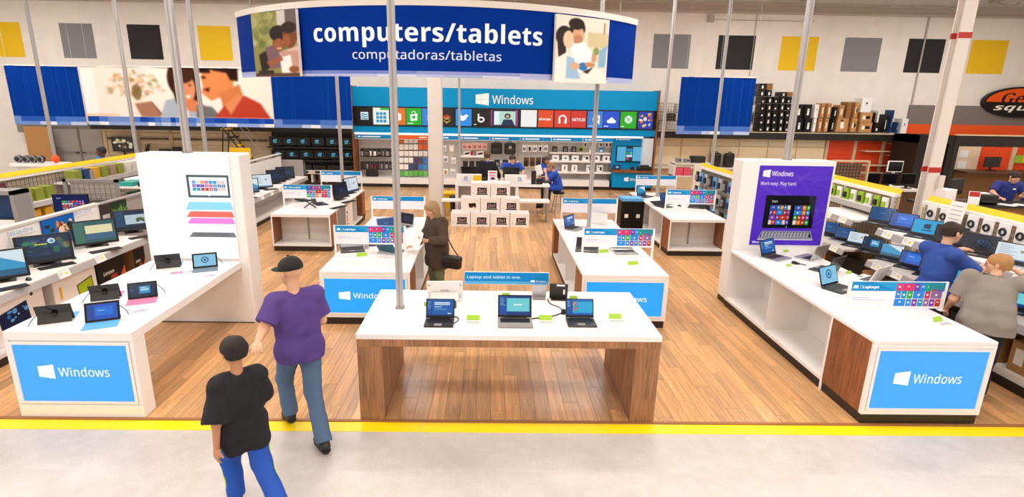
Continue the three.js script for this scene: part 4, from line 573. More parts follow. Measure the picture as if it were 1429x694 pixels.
// beige slat wall between the door and the televisions
{
  const x0 = wx(136), x1 = wx(371), t = thing('slat_wall', 'beige slatted merchandising panel behind the rolling ladder', 'wall panel', [0, 0, 0]);
  obj('panel', bb(x0, x1, 0.1, 1.86, BZ - 0.62, BZ - 0.58), M.beige, t);
  for (let y = 0.5; y < 1.85; y += 0.14) obj('slat', bb(x0, x1, y, y + 0.115, BZ - 0.58, BZ - 0.555), M.cream, t);
  for (let i = 0; i <= 5; i++) obj('post', bb(x0 + i * (x1 - x0) / 5 - 0.06, x0 + i * (x1 - x0) / 5 + 0.06, 0, 1.86, BZ - 0.58, BZ - 0.53), std(0xc9ab7c, 0.6), t);
  for (let i = 0; i < 5; i++) obj('grid_rail', bb(x0 + (i + 0.08) * (x1 - x0) / 5, x0 + (i + 0.92) * (x1 - x0) / 5, 1.5, 1.56, BZ - 0.55, BZ - 0.5), M.brown, t);
  obj('counter_shelf', bb(x0, x1, 0.86, 0.92, BZ - 0.5, BZ - 0.1), M.shelfMetal, t); obj('counter_legs', [bb(x0, x0 + 0.05, 0, 0.86, BZ - 0.4, BZ - 0.2), bb(x1 - 0.05, x1, 0, 0.86, BZ - 0.4, BZ - 0.2)], M.shelfMetal, t);
  const pic = tex(128, 80, (g, w, h) => { rect(g, 0, 0, w, h, '#1a1410'); for (let i = 0; i < 26; i++) ell(g, rr(10, 118), rr(10, 70), rr(4, 16), rr(4, 12), pick(['#e8d8b0', '#3a2a1e', '#c8b48c', '#6a4a34', '#f4ead0', '#201812'])); });
  const a = wx(163, 203), tv = thing('television', 'dark framed television showing a group of people by the doors', 'television', [a, 0.92, BZ - 0.35]); obj('housing', rb(0.78, 0.5, 0.05, 0.01, 0, 0.42, 0), M.blackGloss, tv); obj('screen', pl(0.68, 0.42, 0, 0.42, 0.026), glow(pic, 0.7), tv); obj('foot', [bx(0.3, 0.02, 0.2, 0, 0.01, 0), bx(0.06, 0.2, 0.03, 0, 0.1, 0)], M.black, tv);
  const seen = [['black speaker box', 210], ['square black speaker', 224], ['black speaker beside the pole', 241]];
  seen.forEach(([s, px], i) => { const p = wx(px, 215), tt = thing('speaker', s + ' on the counter before the beige slats', 'speaker', [p, 0.92, BZ - 0.3]); const w = 0.24 + (i % 2) * 0.1, h = 0.2 + (i % 3) * 0.08; obj('cabinet', rb(w, h, 0.2, 0.015, 0, h / 2, 0), M.black, tt); obj('cone', G3(cyl(w * 0.3, w * 0.3, 0.01), 0, h * 0.5, 0.102, Math.PI / 2), M.dark, tt); });
  const pf = thing('potted_figure', 'dark feathery display plant standing between the speakers', 'plant', [wx(197, 210), 0.92, BZ - 0.3]); obj('pot', cyl(0.09, 0.07, 0.14, 0, 0.07, 0), M.brown, pf); const lv = []; for (let i = 0; i < 16; i++) { const a2 = rr(0, 6.28), r = rr(0.05, 0.16), y = rr(0.2, 0.5); lv.push(bar([0, 0.12, 0], [Math.cos(a2) * r, y, Math.sin(a2) * r], 0.014, 5)); } obj('fronds', lv, std(0x3a2a20, 0.8), pf);
}
// grey double door, frame, fire alarm
{
  const a = wx(80, 205, RZ1), b = wx(114, 205, RZ1), c = wx(147, 205, RZ1), g = std(0xa39c95, 0.6);
  for (const [n, x0, x1] of [['door_1', a, b - 0.03], ['door_2', b + 0.03, c]]) { const d = struct(n, bb(x0, x1, 0, 1.86, RZ1, RZ1 + 0.05), g); obj('door_handle', bx(0.1, 0.05, 0.06, n === 'door_1' ? x1 - 0.1 : x0 + 0.1, 0.98, RZ1 + 0.08), M.darkMetal, d); obj('push_bar', bx((x1 - x0) * 0.8, 0.06, 0.05, (x0 + x1) / 2, 1.0, RZ1 + 0.075), M.steel, d); }
  struct('trim_6', [bb(a - 0.14, a, 0, 2.0, RZ1, RZ1 + 0.1), bb(c, c + 0.14, 0, 2.0, RZ1, RZ1 + 0.1), bb(a - 0.14, c + 0.14, 1.86, 2.0, RZ1, RZ1 + 0.1), bb(b - 0.03, b + 0.03, 0, 1.86, RZ1, RZ1 + 0.08)], std(0x7d756f, 0.6)).userData.label = 'dark grey steel door frame';
  const f = wx(61, 185, RZ1), t = thing('fire_alarm', 'small red fire alarm box on the wall beside the grey doors', 'alarm', [f, 1.62, RZ1 + 0.03]); obj('box', rb(0.16, 0.32, 0.06, 0.01, 0, 0.16, 0), M.red, t); obj('lamp', G3(new THREE.SphereGeometry(0.05, 10, 8), 0, 0.22, 0.03), M.paper, t);
  single('cardboard_sheet', 'large brown cardboard panel leaning on the wall by the doors', 'cardboard', [rb(0.85, 1.9, 0.05, 0.01, 0, 0.95, 0), bx(0.85, 0.02, 0.055, 0, 1.2, 0)], M.card, [wx(46, 207), 0, BZ - 0.3], 0);
  single('wall_cabinet', 'grey metal wall cabinet above the cardboard panel', 'cabinet', [rb(1.0, 0.5, 0.3, 0.02, 0, 0.25, 0), bx(0.02, 0.44, 0.02, 0, 0.25, 0.155)], std(0x8a7f78, 0.6), [wx(24, 178), 1.68, RZ1 + 0.17], 0);
}
// rolling ladder with yellow treads
{
  const p = onZ(345, 205, -18.95), t = thing('rolling_ladder', 'rolling warehouse ladder with yellow steps beside the televisions', 'ladder', [p.x, 0, -18.95]);
  const sm = M.dark, L = [-0.55, 2.05], E2 = [0.75, 0.1];
  for (const s of [0, 0.42]) { obj('stringer', bar([L[0], 2.0, s], [E2[0], 0.12, s], 0.025), sm, t); obj('handrail', [bar([L[0] + 0.2, 2.55, s], [E2[0] + 0.28, 0.7, s], 0.016), bar([L[0] + 0.2, 2.55, s], [L[0], 2.0, s], 0.016), bar([E2[0] + 0.28, 0.7, s], [E2[0], 0.12, s], 0.016)], M.steel, t); obj('rear_leg', bar([L[0], 2.0, s], [L[0] - 0.25, 0.06, s], 0.02), sm, t); obj('rear_brace', bar([L[0] - 0.2, 0.4, s], [E2[0] - 0.1, 0.3, s], 0.014), sm, t); }
  for (let i = 0; i < 8; i++) { const k = i / 7; obj('tread', bx(0.22, 0.04, 0.42, L[0] + 0.02 + (E2[0] - L[0]) * k, 1.98 + (0.2 - 1.98) * k, 0.21), i % 2 ? M.dark : M.yellow, t); }
  obj('sign_board', bx(0.7, 0.34, 0.02, -0.05, 1.22, 0.45), M.yellow, t);
  for (const [x, z] of [[-0.8, 0], [-0.8, 0.42], [0.75, 0], [0.75, 0.42]]) obj('wheel', G3(cyl(0.06, 0.06, 0.03, 0, 0, 0, 12), x, 0.06, z, Math.PI / 2), M.black, t);
}
// cream cabinets and orange slat panels below the right deck
{
  const x0 = FX1 + 0.08, x1 = wx(1162, 210), n = 6, t = thing('cream_cabinets', 'row of cream wall panels under the black storage deck', 'cabinet', [0, 0, 0]);
  obj('carcass', bb(x0, x1, 0.02, 1.86, BZ - 0.62, BZ - 0.5), std(0xe3cda6, 0.6), t); for (let i = 0; i < n; i++) { const a = x0 + i * (x1 - x0) / n, b = x0 + (i + 1) * (x1 - x0) / n; obj('upper_panel', bb(a + 0.03, b - 0.03, 1.6, 1.85, BZ - 0.5, BZ - 0.47), std(0xecd9b4, 0.6), t); obj('lower_panel', bb(a + 0.02, b - 0.02, 0.9, 1.57, BZ - 0.5, BZ - 0.46), std(0xf0dab4, 0.6), t); }
  obj('ledge', bb(x0, x1, 0.8, 0.86, BZ - 0.5, BZ - 0.1), M.shelfMetal, t);
  const o0 = x1 + 0.02, o1 = wx(1284, 210), t2 = thing('orange_slat_panels', 'orange slat wall panels with white posts beside the black doorway', 'wall panel', [0, 0, 0]), om = std(0xe84a20, 0.55);
  obj('panel', bb(o0, o1, 0.02, 1.86, BZ - 0.62, BZ - 0.52), om, t2); for (let y = 0.9; y < 1.82; y += 0.15) obj('slat', bb(o0, o1, y, y + 0.125, BZ - 0.52, BZ - 0.5), om, t2); for (let i = 0; i <= 3; i++) obj('post', bb(o0 + i * (o1 - o0) / 3.02, o0 + i * (o1 - o0) / 3.02 + 0.1, 0, 1.86, BZ - 0.5, BZ - 0.46), M.cream, t2);
  for (const [a, b, y] of [[0.4, 0.72, 1.52], [0.72, 1, 1.78], [0.72, 1, 1.38], [0.36, 0.78, 1.02], [0.74, 1, 0.9], [0.36, 0.7, 0.75]]) obj('shelf', bb(o0 + a * (o1 - o0), o0 + b * (o1 - o0), y - 0.03, y, BZ - 0.5, BZ - 0.12), M.cream, t2);
}
// cartons on the deck: outlines as seen on the deck's front plane
{
  const lab = tex(64, 64, (g, w, h) => { rect(g, 0, 0, w, h, '#1e1a18'); rect(g, 24, 20, 20, 32, '#f0ece6'); rect(g, 28, 26, 12, 3, '#555'); }), labS = tex(64, 64, (g, w, h) => { rect(g, 0, 0, w, h, '#1e1a18'); rect(g, 18, 36, 20, 16, '#efe9e2'); }), kr = tex(64, 64, (g, w, h) => { rect(g, 0, 0, w, h, '#bd8a55'); rect(g, 20, 18, 20, 30, '#f2eee6'); rect(g, 18, 6, 14, 8, '#3a2a20'); }), kr2 = tex(96, 64, (g, w, h) => { rect(g, 0, 0, w, h, '#bd8a55'); rect(g, 16, 22, 24, 24, '#f2eee6'); rect(g, 44, 24, 36, 18, '#22181a'); }), wt = tex(64, 96, (g, w, h) => { rect(g, 0, 0, w, h, '#eceae8'); rect(g, 24, 30, 14, 10, '#3a3a40'); rect(g, 20, 46, 26, 3, '#b4b2b8'); }), nv = tex(64, 96, (g, w, h) => { rect(g, 0, 0, w, h, '#143a78'); rect(g, 24, 34, 18, 34, '#9ab4dc'); });
  const pm = { k: [M.black, print(lab), 'black'], s: [M.black, print(labS), 'black'], c: [M.card, print(kr), 'brown'], d: [M.card, print(kr2), 'brown'], w: [M.paper, print(wt), 'white'], n: [M.navy, print(nv), 'navy blue'], x: [M.cardDark, null, 'dark brown'] };
  const S5 = 5.783, put = (l, t, r, b, k, label, group) => { const z = BZ - 0.12, A = onZ(1050 + l / S5, 100 + b / S5, z), B = onZ(1050 + r / S5, 100 + t / S5, z), base = A.y; const w = B.x - A.x - 0.012, h = B.y - A.y; carton('storage_carton', label, [w, h - 0.004, 0.42], [(A.x + B.x) / 2, base, z - 0.21], 0, pm[k][0], pm[k][1], { group, flap: false }); };
  const rows = [[202, 258], [260, 315], [317, 370], [372, 428], [430, 487]];
  rows.forEach(([a, b], j) => { for (let i = 0; i < 5; i++) { const l = 55 - (j - 2) * 5 + i * 52; put(l, a, l + 50, b, i % 2 ? 'k' : 's', 'black carton with white sticker in the five-high stack on the deck', 'five-high black cartons'); } });
  put(52, 95, 112, 146, 'k', 'black carton topping the five-high stack, upper one beside the blue banner', 'top black cartons'); put(114, 95, 170, 146, 'x', 'dark brown carton end topping the five-high black stack', 'top black cartons'); put(50, 148, 106, 200, 'k', 'black carton second from the top beside the blue banner', 'top black cartons'); put(108, 148, 162, 200, 'k', 'plain black carton second from the top of the tall stack', 'top black cartons'); put(226, 164, 278, 201, 'k', 'black carton with slim sticker sitting alone on the five-high stack', 'top black cartons'); put(280, 164, 330, 201, 'x', 'dark brown carton beside the lone black carton on the stack', 'top black cartons');
  for (const [a, b] of [[264, 374], [376, 487]]) for (const l of [340, 414]) put(l, a, l + 72, b, 'k', 'large square black carton between the pole and the white cartons', 'large black cartons');
  put(492, 264, 544, 374, 'w', 'tall white carton on top beside the large black cartons'); put(482, 376, 522, 487, 'w', 'tall white carton at the bottom beside the large black cartons');
  const tr = (l, t, r, b, k, s) => put(l, t, r, b, k, s);
  tr(546, 255, 592, 372, 'c', 'tall brown carton next to the upper white carton'); tr(596, 255, 646, 372, 'c', 'tall brown carton against the upper dark wedged carton'); tr(526, 376, 570, 487, 'c', 'brown carton at deck level next to the lower white carton'); tr(574, 376, 622, 487, 'c', 'brown carton at deck level against the lower dark wedged carton'); tr(648, 285, 690, 374, 'k', 'dark carton with white sticker wedged between brown cartons, upper'); tr(626, 376, 668, 487, 'k', 'dark carton with white sticker wedged between brown cartons, lower');
  tr(692, 270, 748, 374, 'c', 'wide brown carton under the tape marked box'); tr(670, 376, 784, 487, 'c', 'very wide brown carton at deck level with two stickers'); tr(750, 245, 812, 374, 'x', 'olive brown carton with translucent tape'); tr(814, 245, 866, 374, 'd', 'brown carton with printed device beside the olive carton'); tr(788, 376, 852, 487, 'd', 'brown carton with printed device at deck level, narrow one');
  tr(870, 212, 975, 328, 'w', 'big white carton set high on the brown cartons'); tr(866, 330, 976, 408, 'd', 'brown carton with black device print under the big white carton'); tr(856, 410, 972, 490, 'd', 'brown carton with black device print at deck level, wide one'); tr(978, 410, 1036, 494, 's', 'small black carton beside the navy cartons'); tr(980, 330, 1000, 411, 'k', 'narrow black carton standing on the small black carton'); tr(1002, 314, 1034, 411, 'w', 'white carton with slanted picture behind the navy cartons');
  tr(1050, 345, 1100, 494, 'k', 'black carton with pink sticker next to the navy cartons'); tr(1102, 310, 1152, 494, 'n', 'tall navy blue carton with pale lettering'); tr(1154, 408, 1186, 496, 'n', 'short navy blue carton with pale lettering'); tr(1190, 380, 1264, 500, 'w', 'large white carton at the end by the grey wall band');
  // wire cages beside the banner
  for (const [l, r, s] of [[919, 949, 'wire storage cage between the blue fixture and the lone banner'], [1040, 1055, 'narrow wire storage cage behind the lone blue banner edge']]) { const a = wx(l, 160), b = wx(r, 160), t = thing('wire_cage', s, 'cage', [0, 0, 0]), g = [], h = []; for (let y = 2.125; y <= 3.05; y += 0.1) g.push(bx(b - a, 0.012, 0.012, (a + b) / 2, y, BZ - 0.1)); for (let x = a; x <= b; x += 0.09) h.push(bx(0.01, 0.93, 0.01, x, 2.59, BZ - 0.11)); obj('horizontal_wires', g, M.mesh, t); obj('vertical_wires', h, M.mesh, t); for (const y of [2.13, 2.45, 2.75]) obj('cage_shelf', bx(b - a, 0.02, 0.4, (a + b) / 2, y, BZ - 0.32), M.brown, t); for (let i = 0; i < 3; i++) carton('storage_carton', 'pale carton inside the ' + s.split(' ').slice(0, 3).join(' ') + (l < 1000 ? ' by the fixture' : ' behind the banner'), [0.3, 0.24, 0.3], [a + 0.25 + i * 0.28 * (b - a > 0.5 ? 1 : 0), 2.14 + (i % 3) * 0.32, BZ - 0.35], 0, i === 1 ? M.black : M.offwhite, null, { group: l < 1000 ? 'cage cartons by the fixture' : 'cage cartons behind the banner', flap: false }); }
}
// repair desk wall: grey and orange bands, black doorway, orange pegboard
{
  const x0 = wx(1266, 160, RZ1), x1 = RX1 - 0.02; const w1 = struct('trim_7', bb(x0, x1, 2.45, 3.12, RZ1, RZ1 + 0.06), std(0x7f7672, 0.7)); w1.userData.label = 'grey wall band above the repair desk'; const w2 = struct('trim_8', bb(x0, x1, 2.0, 2.45, RZ1, RZ1 + 0.06), std(0xf25a12, 0.6)); w2.userData.label = 'orange wall band above the repair desk';
  const z = -18.2, a = onZ(1284, 190, z).x, b = onZ(1342, 190, z).x, t = thing('dark_doorway', 'black boxed doorway beside the white steel column', 'doorway', [0, 0, 0]);
  obj('jamb', bb(a, a + 0.35, 0, 2.15, z - 1.2, z), beamM, t); obj('jamb', bb(b - 0.35, b, 0, 2.15, z - 1.2, z), beamM, t); obj('lintel', bb(a, b, 1.9, 2.15, z - 1.2, z + 0.01), beamM, t); obj('dark_interior', bb(a + 0.35, b - 0.35, 0.01, 1.9, z - 0.9, z - 0.85), std(0x2c1c14, 0.6), t);  // last piece: dark sheet painting in the dark interior of the doorway
  const zb = -16.4, c = onZ(1336, 190, zb).x, tb = thing('counter_canopy', 'black canopy beam over the repair counter', 'beam', [0, 0, 0]); obj('fascia', bb(c, 18.5, onZ(1380, 205, zb).y, onZ(1380, 190, zb).y, zb - 0.1, zb), beamM, tb); obj('upper_trim', bb(c, 18.5, onZ(1380, 190, zb).y, onZ(1380, 188.5, zb).y, zb - 0.1, zb + 0.01), M.cream, tb); obj('post', bb(c, c + 0.12, 0, onZ(1380, 205, zb).y, zb - 0.1, zb), beamM, tb);
  const zp = -18.9, p0 = onZ(1366, 225, zp).x, t3 = thing('orange_pegboard', 'bright orange grid pegboard behind the repair staff', 'wall panel', [0, 0, 0]), om = std(0xf0501c, 0.55); obj('board', bb(p0, 20, 0.02, 2.02, zp - 0.06, zp), om, t3);
  const gh = [], gv = []; for (let y = 1.0; y < 2.0; y += 0.11) gh.push(bb(p0, 20, y, y + 0.02, zp, zp + 0.012)); for (let x = p0; x < 20; x += 0.13) gv.push(bb(x, x + 0.02, 0.9, 2.0, zp, zp + 0.014)); obj('horizontal_grid', gh, M.orange, t3); obj('vertical_grid', gv, M.orange, t3); for (const px of [1408]) { const q = onZ(px, 225, zp).x; obj('post', bb(q, q + 0.14, 0, 2.02, zp, zp + 0.05), M.cream, t3); }
  const q0 = onZ(1332, 225, zp).x, t4 = thing('cream_partition', 'cream partition panel with posters beside the orange pegboard', 'wall panel', [0, 0, 0]); obj('panel', bb(q0, p0 - 0.02, 0.02, 2.02, zp - 0.06, zp), std(0xeccfae, 0.6), t4); for (const [px, py] of [[1345, 215], [1342, 230]]) { const v = onZ(px, py, zp); obj('poster', bx(0.3, 0.26, 0.008, v.x, v.y, zp + 0.006), M.paper, t4); }
  const mm = onZ(1383, 226, zp + 0.3), tm = thing('wall_monitor', 'black monitor on a stand in front of the orange pegboard', 'monitor', [mm.x, 1.0, zp + 0.35]); obj('housing', rb(0.55, 0.34, 0.05, 0.01, 0, mm.y - 1.0, 0), M.blackGloss, tm); obj('stand', [bx(0.05, mm.y - 1.0, 0.04, 0, (mm.y - 1) / 2, -0.03), bx(0.26, 0.02, 0.18, 0, 0.01, 0)], M.black, tm);
  const bt = thing('repair_bench', 'brown work bench along the orange pegboard', 'bench', [0, 0, 0]); obj('bench_top', bb(onZ(1346, 245, -18.2).x, 20, 0.94, 1.0, zp + 0.06, zp + 0.75), M.brown, bt); obj('bench_front', bb(onZ(1346, 245, -18.2).x + 0.1, 20, 0, 0.94, zp + 0.1, zp + 0.15), M.cardDark, bt);
  for (const [px, m] of [[1418.5, M.green], [1428.5, M.yellow]]) single('folder', m === M.green ? 'green folder clipped on the orange pegboard' : 'yellow folder clipped on the orange pegboard', 'folder', [bx(0.24, 0.26, 0.02), bx(0.1, 0.03, 0.03, 0, 0.13, 0)], m, [onZ(px, 222, zp).x, onZ(px, 222, zp).y, zp + 0.07]);
}
// ---------- service desk and the box pyramid ----------
{
  const t = thing('service_desk', 'white service desk with two low privacy panels behind the carton pyramid', 'desk', [0, 0, 0]), z0 = -14.3, z1 = -15.0;
  obj('desktop', rbb(-0.86, 1.62, 0.86, 0.92, z1, z0, 0.006), M.white, t); obj('left_panel', bb(-0.86, -0.78, 0, 0.86, z1 + 0.02, z0 - 0.02), M.white, t); obj('center_panel', bb(0.72, 0.8, 0, 0.86, z1 + 0.02, z0 - 0.02), M.white, t); obj('modesty_panel', bb(-0.78, 0.72, 0.2, 0.86, z1 + 0.1, z1 + 0.12), M.whiteMatt, t);
  for (const z of [z0 - 0.05, z1 + 0.05]) obj('leg', bb(1.53, 1.59, 0, 0.86, z - 0.03, z + 0.03), M.silver, t);
  for (const [a, b] of [[wx(637, 260, z0), wx(672, 260, z0)], [wx(704, 260, z0), wx(734, 260, z0)]]) obj('privacy_panel', rbb(a, b, 0.92, 1.18, z0 - 0.06, z0, 0.006), M.white, t);
  const q = tex(64, 64, (g, w, h) => { rect(g, 0, 0, w, h, '#eaf0f6'); g.strokeStyle = '#2a4a7a'; g.lineWidth = 6; g.beginPath(); g.arc(32, 26, 12, 0, 7); g.stroke(); rect(g, 10, 46, 44, 5, '#6a7a9a'); }), qm = print(q);
  for (const [px, lab] of [[650, 'white notice with blue ring sign on the panel before the black-jacketed person'], [725, 'white notice with blue ring sign on the panel before the standing clerk']]) { const tt = thing('notice_card', lab, 'notice', [wx(px, 262, z0), 0.97, z0 + 0.006]); obj('card', bx(0.2, 0.18, 0.006, 0, 0.09, 0), M.paper, tt); obj('card_print', pl(0.19, 0.17, 0, 0.09, 0.0035), qm, tt); }
  single('yellow_notice', 'yellow notice card on the service desk panel', 'notice', [bx(0.2, 0.2, 0.006, 0, 0.1, 0), bx(0.16, 0.01, 0.008, 0, 0.12, 0)], M.yellow, [wx(666, 262, z0), 0.95, z0 + 0.006]);
  const lf = tex(64, 96, (g, w, h) => { rect(g, 0, 0, w, h, '#f4f0f2'); rect(g, 6, 8, 52, 10, '#d84a6a'); rect(g, 10, 26, 44, 18, '#e8a0b0'); ell(g, 34, 58, 18, 10, '#5a2a3a'); });
  const s = thing('leaflet_stand', 'standing leaflet with pink heading on the service desk', 'leaflet', [wx(687, 268, z0), 0.923, z0 - 0.08]); obj('holder', G3(bx(0.24, 0.34, 0.008, 0, 0.17, 0), 0, 0, 0, -0.12), M.paper, s); obj('leaflet_print', G3(pl(0.22, 0.32, 0, 0.17, 0.006), 0, 0, 0, -0.12), print(lf), s); obj('easel', G3(bx(0.12, 0.24, 0.006, 0, 0.12, 0), 0, 0, -0.1, 0.2), M.acrylic, s);
  for (const [px, l] of [[655, 'black monitor back on the desk beside the black-jacketed person'], [713, 'black monitor back on the desk before the standing clerk']]) { const m = thing('desk_monitor', l, 'monitor', [wx(px, 248, -14.6), 0.92, -14.6]); obj('housing', rb(0.44, 0.28, 0.05, 0.012, 0, 0.28, 0), M.blackGloss, m); obj('neck', bx(0.07, 0.2, 0.04, 0, 0.12, -0.03), M.black, m); obj('foot', bx(0.24, 0.016, 0.18, 0, 0.008, -0.03), M.black, m); }
  for (const [px, l, w] of [[674, 'small black terminal beside the first monitor on the desk', 0.2], [727, 'small black terminal beside the second monitor on the desk', 0.22], [744, 'tall black card reader on the service desk', 0.12], [752, 'black phone dock on the service desk by the seated clerk', 0.16]]) { const m = thing('desk_terminal', l, 'terminal', [wx(px, 255, -14.55), 0.92, -14.45]); obj('body', rb(w, 0.15 + (w < 0.15 ? 0.2 : 0), 0.14, 0.015, 0, 0.075 + (w < 0.15 ? 0.1 : 0), 0), M.black, m); obj('keypad', G3(bx(w * 0.7, 0.06, 0.01, 0, 0.06, 0.075)), M.dark, m); }
  single('black_laptop_dock', 'flat black device lying on the desk end before the seated clerk', 'device', [rb(0.3, 0.05, 0.2, 0.015, 0, 0.025, 0), rb(0.12, 0.03, 0.1, 0.01, -0.05, 0.06, 0)], M.black, [wx(760, 262, -14.5), 0.92, -14.75]);
  // low white bench at the end of the desk
  const b = thing('low_bench', 'low white bench in front of the service desk end', 'bench', [wx(740, 280, -13.9), 0, -14.0]); obj('bench_top', rb(1.0, 0.06, 0.35, 0.008, 0, 0.55, 0), M.white, b); for (const sx of [-0.46, 0.46]) obj('leg', bb(sx - 0.03, sx + 0.03, 0, 0.52, -0.15, 0.15), M.silver, b);
  const b2 = thing('side_table', 'small white table by the building column behind the woman', 'table', [wx(629, 285, -13.6) - 0.0, 0, -13.96]); obj('table_top', rb(0.5, 0.05, 0.3, 0.008, 0, 0.55, 0), M.white, b2); for (const [sx, sz] of [[-0.2, 0.1], [0.2, 0.1], [-0.2, -0.1], [0.2, -0.1]]) obj('leg', bb(sx - 0.025, sx + 0.025, 0, 0.53, sz - 0.025, sz + 0.025), M.silver, b2);
  const y = thing('yellow_crate', 'yellow crate with lid standing behind the small white table', 'crate', [wx(622, 275, -15.6), 0, -15.8]); obj('body', ext([[-0.24, 0], [0.24, 0], [0.28, 0.38], [-0.28, 0.38]], 0.4, 0.01).translate(0, 0.01, -0.2), M.yellow, y); obj('lid', rb(0.6, 0.06, 0.46, 0.02, 0, 0.43, 0), M.yellow, y);
  single('black_bin', 'small black bin with white lid beside the yellow crate', 'bin', [cyl(0.17, 0.14, 0.4, 0, 0.2, 0), cyl(0.18, 0.18, 0.04, 0, 0.42, 0)], M.black, [wx(636, 275, -15.3), 0, -15.2]);
}
// pyramid of nine white computer cartons
{
  const face = tex(256, 192, (g, w, h) => { rect(g, 0, 0, w, h, '#f3f0ee'); poly(g, [[84, 60], [212, 60], [212, 136], [84, 136]], '#241a1c'); poly(g, [[78, 140], [218, 140], [226, 158], [70, 158]], '#2e2426'); txt(g, '2in1', 96, 122, 62, '#c8a8ac', 'sans-serif', 'bold', 104); rect(g, 166, 34, 60, 8, '#d8d2d0'); rect(g, 20, 130, 18, 20, '#dcd6d4'); }), face2 = tex(256, 192, (g, w, h) => { rect(g, 0, 0, w, h, '#f3f0ee'); poly(g, [[100, 74], [196, 66], [206, 126], [110, 132]], '#2a1a18'); poly(g, [[150, 110], [200, 120], [190, 150]], '#c8a090'); rect(g, 166, 34, 60, 8, '#d8d2d0'); });
  const fm = print(face), fm2 = print(face2), w = 0.475, h = 0.36, d = 0.4;
  const rows = [[4, 0, -13.3], [3, h, -13.36], [2, 2 * h, -13.42]];
  rows.forEach(([n, y, z], r) => { for (let i = 0; i < n; i++) { const x = 0.06 + (i - (n - 1) / 2) * (w + 0.012); const odd = r === 1 && i === 0; carton('computer_carton', odd ? 'white carton with tilted red-brown tablet picture in the pyramid middle row' : ['white carton with dark laptop picture in the bottom row of the pyramid', 'white carton with dark laptop picture in the middle row of the pyramid', 'white carton with dark laptop picture in the top row of the pyramid'][r], [w, h - 0.003, d], [x, y, z - d / 2], 0, M.white, odd ? fm2 : fm, { group: odd ? undefined : ['bottom pyramid cartons', 'middle pyramid cartons', 'top pyramid cartons'][r] }); } });
}
// white building column and poles
{
  const c = onY(611, 300), t = thing('building_column', 'wide white building column behind the woman in brown', 'column', [c.x - 0.02, 0, -14.55]); obj('shaft', rb(0.36, 6.7, 0.3, 0.03, 0, 3.37, 0), M.offwhite, t); obj('corner_guard', [bx(0.02, 2.0, 0.31, 0.175, 1.0, 0), bx(0.02, 2.0, 0.31, -0.175, 1.0, 0)], M.shelfMetal, t); obj('base_trim', bx(0.4, 0.1, 0.34, 0, 0.05, 0), M.shelfMetal, t);
}
pole('slim pole rising from the service desk end by the building column', wx(641, 245, -14.65), -14.65, 0.92, 0.03);
pole('square grey pole rising from the counter half hidden by the wood-legged table', 1.87, -9.9, 0.78, 0.035);
pole('square grey pole rising from the cubby counter with all-in-one computers', onY(512, 268, 0.78).x - 0.0, -13.4, 0.78, 0.035).position.x = -3.55;
{ const p = onZ(918, 262, -13.6); pole('square grey pole rising from the counter next to the black cartons', p.x, -13.6, 0.78, 0.035); }
pole('square grey pole standing on the glowing white tower', -3.93, -7.3, 2.32, 0.04);
{ const p = onZ(1098, 222, -8.18); pole('square grey pole standing on the purple poster kiosk', p.x, -8.18, 2.26, 0.04); }
{ const p = onZ(994, 225, -14.2); pole('square grey pole at the end of the accessory gondola', p.x, -14.2, 0, 0.035); }
for (const [px, py, z, l] of [[75, 210, -16.5, 'grey pole in front of the wall doors'], [190, 205, -15.2, 'grey pole at the end of the yellow-topped gondola'], [288, 215, -13.6, 'grey pole behind the glowing white tower']]) { const p = onZ(px, py, z); pole(l, p.x, z, 0, 0.04); }
// steel column with red bands at the repair desk
{
  const p = onX(1291, 275, 6.78), t = thing('steel_column', 'white steel column with a dark red band by the headset gondola', 'column', [6.78, 0, p.z]); obj('web', bx(0.02, 6.7, 0.13, 0, 3.37, 0), M.offwhite, t); for (const s of [-1, 1]) obj('flange', rb(0.17, 6.7, 0.02, 0.005, 0, 3.37, s * 0.072), M.offwhite, t);
  for (const y of [4.05, 2.13]) obj('red_band', [bx(0.178, 0.08, 0.026, 0, y, 0.073), bx(0.178, 0.08, 0.026, 0, y, -0.073)], M.red, t); obj('outlet_box', bx(0.08, 0.2, 0.06, 0.1, 1.95, 0.1), M.shelfMetal, t);
}
// ---------- left side: all-in-one gondola, yellow-topped gondola and what stands behind ----------
function wireGrid(parent, x0, x1, y0, y1, z, step = 0.07, alongZ = false) { // grid panel in the XY plane, or the ZY plane when alongZ
  const h = [], v = [], L = x1 - x0; for (let y = y0; y <= y1 + 1e-6; y += step) h.push(alongZ ? bx(0.008, 0.008, L, z, y, (x0 + x1) / 2) : bx(L, 0.008, 0.008, (x0 + x1) / 2, y, z)); for (let x = x0; x <= x1 + 1e-6; x += step) v.push(alongZ ? bx(0.008, y1 - y0, 0.008, z, (y0 + y1) / 2, x) : bx(0.008, y1 - y0, 0.008, x, (y0 + y1) / 2, z));
  obj('horizontal_wires', h, M.mesh, parent); obj('vertical_wires', v, M.mesh, parent);
}
const tagM = print(tex(128, 64, (g, w, h) => { rect(g, 0, 0, w, h, '#f4f2f0'); rect(g, 70, 20, 30, 18, '#f0d820'); rect(g, 12, 14, 40, 5, '#9a9aa4'); rect(g, 12, 26, 48, 4, '#b4b4bc'); rect(g, 12, 38, 34, 4, '#b4b4bc'); }), 0.6), tagR = print(tex(128, 64, (g, w, h) => { rect(g, 0, 0, w, h, '#f6f2f0'); rect(g, 66, 10, 54, 44, '#d23a30'); rect(g, 10, 14, 40, 5, '#9a9aa4'); rect(g, 10, 28, 46, 4, '#b4b4bc'); }), 0.6);
